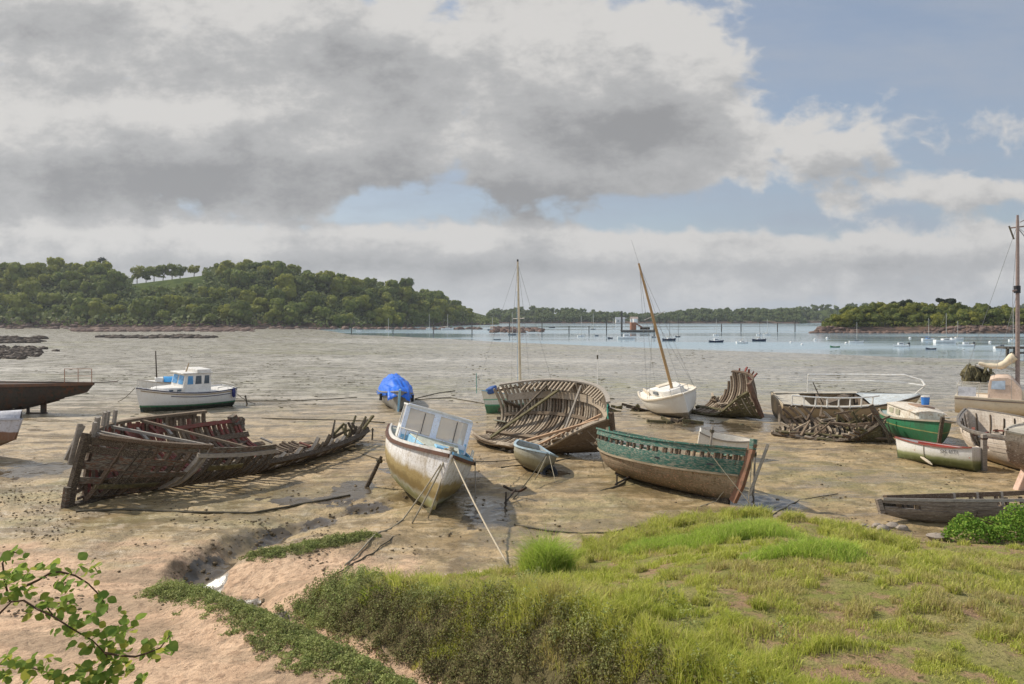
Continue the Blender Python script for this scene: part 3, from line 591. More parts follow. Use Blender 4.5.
# ---------------------------------------------------------------- foreground grass, cushions, brambles
GRASS = leafmat('grass_blades', (.37, .42, .065), (.50, .52, .10), (.62, .57, .20), trans=.42, rnd=False, scale=1.1, tint=(.47, .38, .19))
TUSS = leafmat('tussock_blades', (.30, .44, .055), (.42, .55, .085), (.54, .60, .14), trans=.42, rnd=False, scale=1.6, tint=(.47, .38, .19))
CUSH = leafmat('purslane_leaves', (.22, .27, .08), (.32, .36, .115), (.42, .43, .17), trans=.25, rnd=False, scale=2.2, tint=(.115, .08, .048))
def blades(name, x, y, z, hgt, wid, m, r, lean=.5, tint=None, parent=None):
    n = len(x); a = r.uniform(0, 6.283, n); dx, dy = np.cos(a), np.sin(a); l = lean * r.uniform(.1, 1, n) * hgt; b = r.uniform(0, 6.283, n); lx, ly = np.cos(b) * l, np.sin(b) * l
    w = wid * r.uniform(.6, 1.3, n); P = np.stack([x, y, z], 1); S = np.stack([dx * w, dy * w, np.zeros(n)], 1)
    m1 = P + np.stack([lx * .3, ly * .3, hgt * .55], 1); tp = P + np.stack([lx, ly, hgt * (1 - .25 * lean)], 1)
    V = np.stack([P - S * .5, P + S * .5, m1 - S * .4, m1 + S * .4, tp], 1).reshape(-1, 3)
    i = np.arange(n)[:, None] * 5; Fc = np.concatenate([i + np.array([[0, 1, 3]]), i + np.array([[0, 3, 2]]), i + np.array([[2, 3, 4]])], 1).reshape(-1, 3)
    o = mesh_np(name, V, Fc, m, parent)
    attr(o, 'tint', np.repeat(np.zeros(n) if tint is None else tint, 5)); return o
def grass_field():
    r = np.random.default_rng(3); n = 520000; y = 7.2 + 15 * r.uniform(size=n) ** 1.25; x = r.uniform(-.6, .86, n) * y
    a, b = inside_mound(x, y); k = (a > .55) & (b > .12); x, y, a, b = x[k], y[k], a[k], b[k]
    big = fbm(x * .55, y * .55, 4, 61); med = fbm(x * 1.7, y * 1.7, 4, 62); tuf = fbm(x * 3.6, y * 3.0, 3, 64)
    brink = np.exp(-((a - 1.2) / .75) ** 2) * sstep(-3.6, -2.2, x)
    bare = np.maximum(sstep(.52, .60, big) * sstep(2.6, 3.8, x), sstep(.60, .66, med) * .8) * (1 - brink)
    keep = (1 - .92 * bare) * (.12 + 1.0 * sstep(.40, .56, tuf)) * (1 - .75 * sstep(.75, .35, a)) * (1 - .85 * sstep(-2.2, -3.6, x))
    k = r.uniform(size=len(x)) < keep; x, y, a, b, big, med, brink, bare, tuf = [q[k] for q in (x, y, a, b, big, med, brink, bare, tuf)]
    h = .022 + .17 * sstep(.40, .68, tuf) * (.35 + sstep(.4, .65, med)) + .15 * brink * (.3 + sstep(.42, .62, tuf)); h = h * r.uniform(.5, 1.3, len(x)) * (1 - .5 * bare)
    z = ground(x, y, False) - .01; dry = fbm(x * .9, y * .9, 4, 77)
    tint = np.clip(1.0 * sstep(.46, .58, dry) + .5 * sstep(1.0, .5, a) + .35 * bare - .25 * brink, 0, 1) * r.uniform(.3, 1, len(x))
    xs, ys, zs, hs, ts = [x], [y], [z], [h], [tint]                     # larger loose tufts, thick along the far edge and the brink
    for i in range(2600):
        if len(xs) > 560: break
        cy = r.uniform(8.5, 21.3); cx = r.uniform(-.35, .75) * cy; aa, bb = inside_mound(np.array([cx]), np.array([cy])); aa, bb = aa[0], bb[0]
        if aa < .8 or bb < .15: continue
        edge = math.exp(-(bb / 1.5) ** 2) * float(sstep(-.5, 1.2, cx)) * float(sstep(10, 8.2, cx)); bk = math.exp(-((aa - 1.05) / .7) ** 2) * float(sstep(-2.8, -1, cx)); pr = max(edge, bk * .9, .13)
        if r.uniform() > pr: continue
        m = int(r.uniform(90, 260)); rad = r.uniform(.10, .34); q = np.sqrt(r.uniform(size=m)); an = r.uniform(0, 6.283, m); tx = cx + np.cos(an) * q * rad; ty = cy + np.sin(an) * q * rad
        hh = r.uniform(.14, .26) + .26 * edge * r.uniform(.3, 1) + .08 * bk; xs.append(tx); ys.append(ty); zs.append(ground(tx, ty, False) - .01); hs.append(hh * (1 - .5 * q ** 2) * r.uniform(.55, 1.15, m)); ts.append(r.uniform(0, 1, m) ** 2 * r.choice([.15, .35, .9]))
    x, y, z, h, tint = [np.concatenate(q) for q in (xs, ys, zs, hs, ts)]
    o = blades('grass', x, y, z, h, .010 + .0006 * (y - 8), GRASS, r, .8, tint); tag(o, kind='stuff')
grass_field()
def tussock(px, py, n, rx, ry, h, label, m=TUSS, seed=0, cat='grass tuft', group=None, tint=.12):
    p = G(px, py); r = np.random.default_rng(seed); a = r.uniform(0, 6.283, n); q = np.sqrt(r.uniform(size=n)) * (1 + .25 * np.sin(a * 3 + seed)); x = np.cos(a) * q * rx; y = np.sin(a) * q * ry
    hh = h * (1 - .45 * q ** 2) * r.uniform(.30, 1.15, n); zz = ground(x + p.x, y + p.y, False) - p.z - .02
    o = blades('grass_tussock', x, y, zz, hh, .011, m, r, .85, r.uniform(size=n) ** 3 * tint * 4); o.location = p; return tag(o, label, cat, group)
tussock(545, 577, 5600, .46, .40, 1.0, 'upright bright green tussock alone at the edge between turf and mud', seed=1)
tussock(371, 597, 900, .20, .17, .30, 'small vivid green tuft among the grey-green cushions of the creek bank', seed=2, tint=0)
tussock(735, 538, 6500, 1.25, .75, .50, 'broad tall clump of soft grass on the turf near the green railed boat', seed=3)
tussock(660, 548, 4200, .95, .6, .36, 'tall pale green grass clump left of the broad one', seed=4)
tussock(812, 556, 5200, 1.0, .55, .40, 'rounded bright grass mound right of the broad soft clump', seed=5)
tussock(480, 612, 3800, .9, .35, .24, 'yellow-green grass clump at the brink of the creek bank, nearer its left end', seed=6, m=GRASS)
def cushions(name, clumps, fx, seed, per=80):
    """low shrubby plants: leaves over the domes of many small clumps"""
    r = np.random.default_rng(seed); x, y, hc, kill, brown = fx(r, clumps); k = r.uniform(size=len(x)) > kill; x, y, hc, brown = x[k], y[k], hc[k], brown[k]; n = len(x)
    rad = r.uniform(.06, .17, n); hh = hc * r.uniform(.45, 1.35, n); z = ground(x, y, False); I = np.repeat(np.arange(n), per); d = r.normal(size=(len(I), 3)); d[:, 2] = np.abs(d[:, 2]); d /= np.linalg.norm(d, axis=1, keepdims=True)
    f = r.uniform(.72, 1.08, len(I)); C = np.stack([x[I] + d[:, 0] * rad[I] * f, y[I] + d[:, 1] * rad[I] * f, z[I] - .02 + d[:, 2] * hh[I] * f], 1); N = d + r.normal(size=d.shape) * .55
    V, Fq = quads(C, N, r.uniform(.011, .024, len(I)), r, .6); o = mesh_np(name, V, Fq, CUSH)
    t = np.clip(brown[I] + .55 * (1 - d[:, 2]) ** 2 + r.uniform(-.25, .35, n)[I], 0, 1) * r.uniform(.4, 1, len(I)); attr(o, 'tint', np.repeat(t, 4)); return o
def bank_f(r, n):
    y = r.uniform(7.0, 16.4, n); x = r.uniform(-4.7, 3.2, n); a, b = inside_mound(x, y); k = (a > .02) & (b > .0) & (a < 2.6); x, y, a, b = x[k], y[k], a[k], b[k]
    kill = np.clip(sstep(.80, 1.25, a) * sstep(-3.4, -2.2, x) * .985, 0, 1); nb = fbm(x * 1.3, y * 1.3, 4, 90)
    brown = .95 * sstep(1.15, .45, a) * sstep(-3.6, -1.6, x) + .5 * sstep(.45, .6, nb) * sstep(1.5, .9, a)  # dead brown scrub, plus shadow painted into the tint along the bank's foot
    return x, y, .13 + .15 * sstep(0, .5, a), kill, brown
def near_line(line, w, hc, y0=5):
    def f(r, n):
        P = np.array(line); t = r.uniform(0, len(P) - 1, n); i = np.minimum(t.astype(int), len(P) - 2); q = P[i] + (P[i + 1] - P[i]) * (t - i)[:, None]; wd = np.interp(t, np.arange(len(P)), w)
        off = r.normal(size=(n, 2)) * .5; off = np.clip(off, -1, 1) * wd[:, None]; q = q + off; e = np.hypot(off[:, 0], off[:, 1]) / wd; nb = fbm(q[:, 0] * 1.5, q[:, 1] * 1.5, 3, 7)
        return q[:, 0], q[:, 1], hc * np.clip(1.15 - e, .1, 1), np.clip(sstep(.9, 1.25, e + (nb - .5) * .6), 0, 1), .25 * sstep(.5, .65, nb)
    return f
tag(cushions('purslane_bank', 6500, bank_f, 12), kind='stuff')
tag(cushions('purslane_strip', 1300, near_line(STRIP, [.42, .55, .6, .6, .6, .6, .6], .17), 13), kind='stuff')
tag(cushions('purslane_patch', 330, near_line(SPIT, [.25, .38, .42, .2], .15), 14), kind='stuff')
LEAF = leafmat('bramble_leaves', (.16, .26, .05), (.28, .36, .07), (.46, .44, .08), trans=.45, rnd=False, scale=14)
def oval_leaf(C, N, T, s, V, Fs):
    """one pointed oval leaf, folded along its midrib"""
    N = N.normalized(); T = (T - N * T.dot(N)).normalized(); B = N.cross(T); b = len(V)
    for u, w in ((0, 0), (.25, .34), (.55, .40), (.82, .22), (1, 0)):
        z = -.18 * u * u
        if w == 0: V.append(C + T * (u * s) + N * (z * s))
        else: V += [C + T * (u * s) + B * (w * s) + N * ((z + .12 * w) * s), C + T * (u * s) + N * ((z - .03) * s), C + T * (u * s) - B * (w * s) + N * ((z + .12 * w) * s)]
    Fs += [(b, b + 2, b + 1), (b, b + 3, b + 2)]
    for k in range(2):
        o = b + 1 + 3 * k; Fs += [(o, o + 1, o + 4, o + 3), (o + 1, o + 2, o + 5, o + 4)]
    o = b + 7; Fs += [(o, o + 1, b + 10), (o + 1, o + 2, b + 10)]
def bramble():
    c2 = lambda cx, cy, D=4.0: WD(cx / 4, 513 + cy / 4, D)
    root = Vector((-3.15, 4.3, gz(-3.15, 4.3))); t = empty('bramble', root, label='leafy bramble arching over the sand with fresh yellow-green leaves', cat='bramble'); rr = random.Random(4)
    base = [root + Vector((0, 0, -.1)), root + Vector((.15, -.1, .35))]
    st = [[(0, 400), (45, 355), (95, 350), (150, 385), (215, 415), (300, 470), (370, 510), (420, 560), (440, 600)],
          [(75, 305), (150, 270), (200, 240), (240, 235), (300, 250), (350, 280), (390, 320), (415, 355), (430, 400)],
          [(0, 605), (80, 605), (150, 625), (230, 650), (300, 665), (400, 690)], [(420, 560), (480, 570), (540, 575), (590, 560), (640, 540), (680, 490)], [(40, 355), (20, 280), (10, 200), (40, 150), (80, 165)], [(215, 415), (190, 380), (240, 360), (290, 350)]]
    tips = []
    for i, s in enumerate(st):
        D = 4.0 + .12 * (i % 3); pts = [c2(a, b, D + .05 * math.sin(a * .02)) for a, b in s]
        if i in (0, 2): pts = base[:1] + [base[1] + Vector((0, .1 * i, 0))] + pts
        n = len(pts); MB().tube([p - root for p in pts], [.0065 * (1 - .55 * k / (n - 1)) for k in range(n)], 6).build('stem', M('bramble_stem', (.13, .07, .04), (.07, .05, .03), scale=20), t, smooth=2)
    spots = [(30, 160), (80, 165), (60, 240), (20, 250), (100, 260), (130, 240), (230, 210), (330, 220), (360, 210), (400, 215), (370, 260), (410, 330), (230, 300), (250, 280), (290, 280), (40, 330), (110, 320), (30, 280), (60, 290), (190, 360), (240, 360), (270, 355), (250, 410), (280, 470), (240, 455), (310, 470), (350, 420), (390, 410), (460, 380), (480, 440), (510, 440), (440, 470), (520, 490), (480, 490), (395, 480), (345, 540), (410, 525), (450, 530), (480, 560), (540, 600), (500, 570), (600, 540), (620, 510), (660, 485), (680, 530), (635, 560), (590, 540), (20, 570), (40, 590), (90, 610), (150, 600), (200, 600), (190, 640), (240, 650), (260, 660), (310, 640), (350, 630), (400, 620), (440, 600), (470, 640), (500, 620), (520, 650), (560, 660), (380, 660), (420, 660), (15, 330), (5, 640), (30, 650), (130, 350), (160, 400), (330, 500), (130, 640), (460, 600), (350, 660), (300, 430), (200, 230), (385, 590), (440, 640)]
    V, Fs = [], []
    for cx, cy in spots:
        for k in range(rr.choice((4, 6, 7, 9))):
            C = c2(cx + rr.uniform(-30, 30), cy + rr.uniform(-24, 24), 4.08 + rr.uniform(-.16, .14)) - root
            N = Vector((rr.uniform(-.7, .5), rr.uniform(-.9, .5), rr.uniform(.2, 1))); T = Vector((rr.uniform(-1, 1), rr.uniform(-.6, .4), rr.uniform(-.9, .5)))
            oval_leaf(C, N, T, rr.uniform(.026, .068), V, Fs)
    mb = MB(); mb.v = [tuple(v) for v in V]; mb.f = Fs; mb.build('foliage', LEAF, t, smooth=2)
bramble()
def leafy(name, px, py, n, rx, ry, h, s, label, cat, seed, m=None, group=None, dome=True):
    p = G(px, py); rr = random.Random(seed); V, Fs = [], []; t = empty(name, p, label=label, cat=cat, group=group)
    for k in range(n):
        a = rr.uniform(0, 6.283); q = math.sqrt(rr.random()); x, y = math.cos(a) * q * rx, math.sin(a) * q * ry; z = h * math.sqrt(max(0, 1 - q * q * .9)) * (rr.random() ** .45) * (.8 + .35 * math.sin(x * 5 + seed) * math.cos(y * 4)) + gz(p.x + x, p.y + y) - p.z
        oval_leaf(Vector((x, y, z)), Vector((rr.uniform(-.8, .8), rr.uniform(-1, .4), rr.uniform(.2, 1))), Vector((rr.uniform(-1, 1), rr.uniform(-1, 1), rr.uniform(-.5, .6))), s * rr.uniform(.7, 1.3), V, Fs)
    mb = MB(); mb.v = [tuple(v) for v in V]; mb.f = Fs; mb.build('foliage', m or LEAF, t, smooth=2); sb = MB()
    for k in range(9):
        a = rr.uniform(0, 6.28); sb.tube([(0, 0, -.05), (math.cos(a) * rx * .35, math.sin(a) * ry * .35, h * .5), (math.cos(a) * rx * .7, math.sin(a) * ry * .7, h * .75)], [.012, .008, .004], 5)
    sb.build('stem', M('bramble_stem', (.13, .07, .04), (.07, .05, .03), scale=20), t)
BUSH = leafmat('bush_leaves', (.10, .20, .025), (.17, .28, .04), (.28, .36, .06), trans=.3, rnd=False, scale=8)
leafy('leafy_bush', 1018, 541, 7000, 1.75, .6, .80, .055, 'glossy green leafy bush in front of the grey wooden hull at the frame edge', 'bush', 8, BUSH)
leafy('dock_weed', 741, 668, 60, .22, .16, .16, .055, 'broad-leaved green weed with pale leaves, right of the two on the near turf', 'weed', 9, BUSH)
leafy('dock_weed', 712, 672, 60, .17, .14, .13, .05, 'smaller broad-leaved weed, left of the two at the bottom of the turf', 'weed', 10, BUSH)
leafy('dock_weed', 726, 684, 50, .15, .12, .07, .06, 'low pale yellowish weed at the lower edge of the turf below the two green weeds', 'weed', 11, LEAF)
# ---------------------------------------------------------------- boats
class Hull:
    def __init__(s, L, B, D, tr=.6, tm=.42, q=2.3, sb=.35, ss=.12, rake=.3, kb=.0, ks=.0, p=.8, bowp=1.5, e=1.0, kbt=.72, srake=0, tp=2.0):
        s.__dict__.update(L=L, B=B, D=D, tr=tr, tm=tm, q=q, sb=sb, ss=ss, rake=rake, kb=kb, ks=ks, p=p, bowp=bowp, e=e, kbt=kbt, srake=srake, tp=tp)
    def half(s, t):
        if t < s.tm: return s.B / 2 * (1 - (1 - s.tr) * ((s.tm - t) / s.tm) ** s.tp)
        return s.B / 2 * max(0, 1 - ((t - s.tm) / (1 - s.tm)) ** s.q)
    def sheer(s, t): return s.D + s.sb * max(0, (t - .4) / .6) ** 2 + s.ss * max(0, (.4 - t) / .4) ** 2
    def keel(s, t): return s.kb * max(0, (t - s.kbt) / (1 - s.kbt)) ** 2 + s.ks * max(0, (.3 - t) / .3) ** 2
    def pt(s, t, v, off=0, dz=0):
        """t stern 0..1 bow, v -1 starboard rail .. 0 keel .. 1 port rail; off moves outward"""
        a = min(abs(v), 1.0) * math.pi / 2; sg = 1 if v >= 0 else -1; w = max(0, (t - .55) / .45); p = s.p + (s.bowp - s.p) * w ** 1.5
        zk, zs = s.keel(t), s.sheer(t); f = 1 - math.cos(a) ** s.e; z = zk + (zs - zk) * f; y = s.half(t) * math.sin(a) ** p
        x = (t - .5) * s.L + s.rake * (z / max(s.sheer(1), .1)) * w ** 2 - s.srake * f * max(0, (.25 - t) / .25)
        if abs(v) > 1: z += (abs(v) - 1) * s.D
        n = Vector((0, sg * math.sin(a), -math.cos(a) * .8)); return Vector((x, y * sg, z + dz)) + n * off
    def grid(s, t0=0, t1=1, v0=-1, v1=1, nt=28, nv=22, off=0):
        return [[s.pt(t0 + (t1 - t0) * i / nt, v0 + (v1 - v0) * j / nv, off) for j in range(nv + 1)] for i in range(nt + 1)]
    def rail(s, side, t0=0, t1=1, v=1.0, off=0, n=26, dz=0): return [s.pt(t0 + (t1 - t0) * i / n, side * v, off, dz) for i in range(n + 1)]
    def deck_z(s, t, drop): return s.sheer(t) - drop
    def deck_grid(s, t0, t1, drop=.05, camber=.05, inset=.04, nt=14, ny=8):
        G = []
        for i in range(nt + 1):
            t = t0 + (t1 - t0) * i / nt; b = max(s.half(t) - inset, .003); z = s.sheer(t) - drop; x = s.pt(t, 1).x
            G.append([Vector((x, b * (2 * j / ny - 1), z + camber * (1 - (2 * j / ny - 1) ** 2))) for j in range(ny + 1)])
        return G
boats = {}
def place(name, bow, stern, hull, label, cat='boat', heel=0, trim=0, group=None, sink=.06, fit=True, zoff=0):
    b = G(*bow) if len(bow) == 2 else Vector(bow); s_ = G(*stern) if len(stern) == 2 else Vector(stern)
    d = b - s_; L = math.hypot(d.x, d.y); mid = (b + s_) / 2
    if fit: hull.L = L
    root = empty(name, mid, (R(heel), R(trim), math.atan2(d.y, d.x)), label, cat, group)
    Rm = Euler((R(heel), R(trim), math.atan2(d.y, d.x))).to_matrix(); low = min((Rm @ p).z for row in hull.grid(nt=20, nv=16) for p in row)
    root.location.z = gz(mid.x, mid.y) - low - sink + zoff; root['_'] = 0; del root['_']
    boats[name + str(len(boats))] = root; return root
def at(root, p): return Matrix.LocRotScale(root.location, root.rotation_euler, None) @ Vector(p)
def transom(hull, v=1, t=0, n=12, th=.05):
    pts = [hull.pt(t, -v + 2 * v * i / (2 * n)) for i in range(2 * n + 1)]; b = MB(); vs = pts + [p + Vector((th, 0, 0)) for p in pts]; k = len(pts)
    b.add(vs, [tuple(range(k)), tuple(range(2 * k - 1, k - 1, -1)), (k - 1, 0, k, 2 * k - 1)]); return b
def solid_hull(root, hull, m, th=.05, trans=True, v=1.0):
    h = MB().shell(hull.grid(v0=-v, v1=v), th).build('hull', m, root, smooth=True)
    if trans and hull.tr > .05: transom(hull, v).build('transom', m, root)
    return h
def rails(root, hull, m, w=.06, hgt=.07, name='rubbing_strake', v=1.0, off=.02, dz=0, t0=0, t1=.995):
    for sd_ in (-1, 1): MB().strip(hull.rail(sd_, t0, t1, v, off, dz=dz), w, hgt, (0, 0, 1)).build(name, m, root, smooth=True)
def ribs(root, hull, m, n, t0, t1, vmax, sides=(-1, 1), w=.09, th=.10, inset=.07, lean=0, jit=.03, v0=.02, seed=1, skip=0, steps=9):
    r = random.Random(seed)
    for i in range(n):
        t = t0 + (t1 - t0) * i / (n - 1)
        for sg in sides:
            vm = vmax(t, sg) + r.uniform(-jit, jit)
            if vm < .08 or r.random() < skip: continue
            tt = t + r.uniform(-.15, .15) / n; pts = [hull.pt(min(1, max(0, tt + lean * (k / steps) ** 2)), sg * (v0 + (vm - v0) * k / steps), -inset) for k in range(steps + 1)]
            MB().strip(pts, [w * r.uniform(.85, 1.1)] * steps + [w * .75], th, [Vector((0, -sg * math.sin(k / steps * 1.4), math.cos(k / steps * 1.4))) for k in range(steps + 1)]).build('rib', m if not isinstance(m, list) else r.choice(m), root)
def planking(root, hull, m, strakes, side, keep, name='hull_planking', th=.04, seed=2, seg=(.10, .28), gap=.006, off=0, t0=0.0, t1=1.0):
    """strakes: list of v edges; keep(t, v, r) -> bool per board"""
    r = random.Random(seed); mb = MB()
    for a, b in zip(strakes[:-1], strakes[1:]):
        t = t0
        while t < t1 - .02:
            l = r.uniform(*seg); e = min(t1, t + l)
            if keep((t + e) / 2, (a + b) / 2, r):
                n = max(2, int((e - t) * 24)); w = (b - a); rag0, rag1 = r.uniform(-.02, .02), r.uniform(-.02, .02); o = off + r.uniform(-.008, .012)
                mb.shell([[hull.pt(min(1, max(0, t + (e - t) * i / n + (rag0 if i == 0 else rag1 if i == n else 0))), side * (a + gap + (w - 2 * gap) * j / 2), o) for j in range(3)] for i in range(n + 1)], th * side)
            t = e + .002
    return mb.build(name, m, root)
def lin(a, b): return [a + (b - a) * i / 10 for i in range(11)]
# paints and timbers
OLDWOOD = M('wreck_timber', (.13, .085, .052), (.055, .038, .026), (.34, .29, .22), scale=5, stretch=(1, 4, 6), rough=.85, bump=.6, bdist=.02)
DARKWOOD = M('wreck_dark_planks', (.060, .042, .028), (.028, .021, .016), (.26, .21, .14), scale=5, stretch=(1, 3, 7), rough=.85, bump=.7, bdist=.03, amt3=.5)
RUSTWOOD = M('wreck_bow_planks', (.085, .065, .048), (.17, .065, .03), (.20, .185, .14), scale=3.2, stretch=(.7, 1, 5), rough=.85, bump=.7, bdist=.03, amt=.55, amt3=.6)
REDWOOD = M('wreck_red_timber', (.19, .075, .05), (.28, .045, .045), (.10, .06, .045), scale=4, stretch=(1, 3, 5), rough=.8, bump=.5)
GREYWOOD = M('grey_driftwood', (.33, .29, .24), (.21, .18, .145), (.42, .38, .32), scale=5, stretch=(1, 5, 5), rough=.85, bump=.5)
PALEWOOD = M('pale_ribs', (.36, .29, .21), (.23, .175, .12), (.46, .39, .29), scale=6, stretch=(2, 2, 4), rough=.85, bump=.4)
BROWNWOOD = M('brown_ribs', (.20, .145, .095), (.12, .085, .055), (.30, .24, .17), scale=6, stretch=(2, 2, 4), rough=.85, bump=.5)
MOSSWOOD = M('weedy_timber', (.12, .10, .045), (.06, .05, .025), (.20, .17, .08), scale=4, rough=.85, bump=.8, bdist=.03)
WHITE = M('white_paint', (.74, .71, .65), (.60, .56, .48), (.45, .37, .26), scale=3, rough=.45, bump=.08, amt=.4, amt3=.12)
CREAM = M('cream_paint', (.70, .61, .47), (.60, .50, .37), (.46, .36, .24), scale=2, rough=.45, bump=.08, amt=.4, amt3=.12)
LBLUE = M('pale_blue_paint', (.22, .47, .66), (.36, .54, .62), (.55, .50, .40), scale=5, rough=.6, bump=.2, amt3=.35)
DECK = M('chalky_deck', (.52, .54, .45), (.42, .43, .33), (.33, .27, .17), scale=3, rough=.75, bump=.2, amt3=.4)
RUBRAIL = M('brown_rubrail', (.13, .06, .035), (.08, .045, .03), scale=5, rough=.6)
RUST = M('rust_steel', (.055, .042, .032), (.10, .042, .02), (.035, .038, .028), scale=2.2, rough=.85, bump=.6, bdist=.03, amt3=.5)
RUSTRED = M('red_rust', (.30, .12, .06), (.20, .08, .04), scale=8, rough=.8)
TEAL = M('green_teal_paint', (.030, .110, .082), (.07, .18, .14), (.27, .26, .20), scale=4, stretch=(.6, 1, 4), rough=.65, bump=.3, amt3=.58)
GREENP = M('bright_green_paint', (.018, .14, .05), (.03, .19, .08), (.09, .08, .04), scale=4, rough=.5, bump=.15, amt3=.3)
SPAR = M('varnished_spar', (.40, .25, .11), (.30, .18, .08), (.50, .36, .2), scale=6, stretch=(6, 6, .6), rough=.5)
ALU = M('aluminium_mast', (.55, .53, .47), (.45, .43, .38), scale=8, rough=.45, bump=0)
WIREM = M('rigging_wire', (.22, .22, .21), scale=30, rough=.5, bump=0)
ROPE = M('dirty_rope', (.36, .31, .22), (.22, .18, .11), scale=40, rough=.9, bump=.4)
DROPE = M('weedy_rope', (.10, .085, .055), (.06, .05, .035), scale=30, rough=.9, bump=.4)
BLACK = M('black_rubber', (.025, .025, .028), scale=10, rough=.6)
INSIDE = M('hull_inside', (.30, .27, .21), (.20, .17, .13), (.40, .37, .30), scale=4, rough=.8, bump=.3)
GL = glass('cabin_glass', (.035, .055, .075)); GLB = glass('blue_glass', (.06, .22, .42), rough=.12)
def pane_mat():
    m, nt, b = newmat('hazy_pane'); b.inputs['Base Color'].default_value = (.66, .58, .49, 1); b.inputs['Roughness'].default_value = .15
    t = nt.n('ShaderNodeBsdfTransparent'); co = nt.n('ShaderNodeTexCoord').outputs['Object']; n = nt.noise(co, 2.5, 4, .6)
    mx = nt.n('ShaderNodeMixShader', I={0: nt.math('ADD', .38, nt.math('MULTIPLY', n, .30))}); lk(nt, t.outputs[0], mx.inputs[1]); lk(nt, b.outputs[0], mx.inputs[2]); lk(nt, mx.outputs[0], nt.t.nodes['Material Output'].inputs['Surface']); return m
PANE = pane_mat()
def wire(root, a, b, name='stay', m=None, r=.008): return MB().tube([a, b], r, 4).build(name, m or WIREM, root)

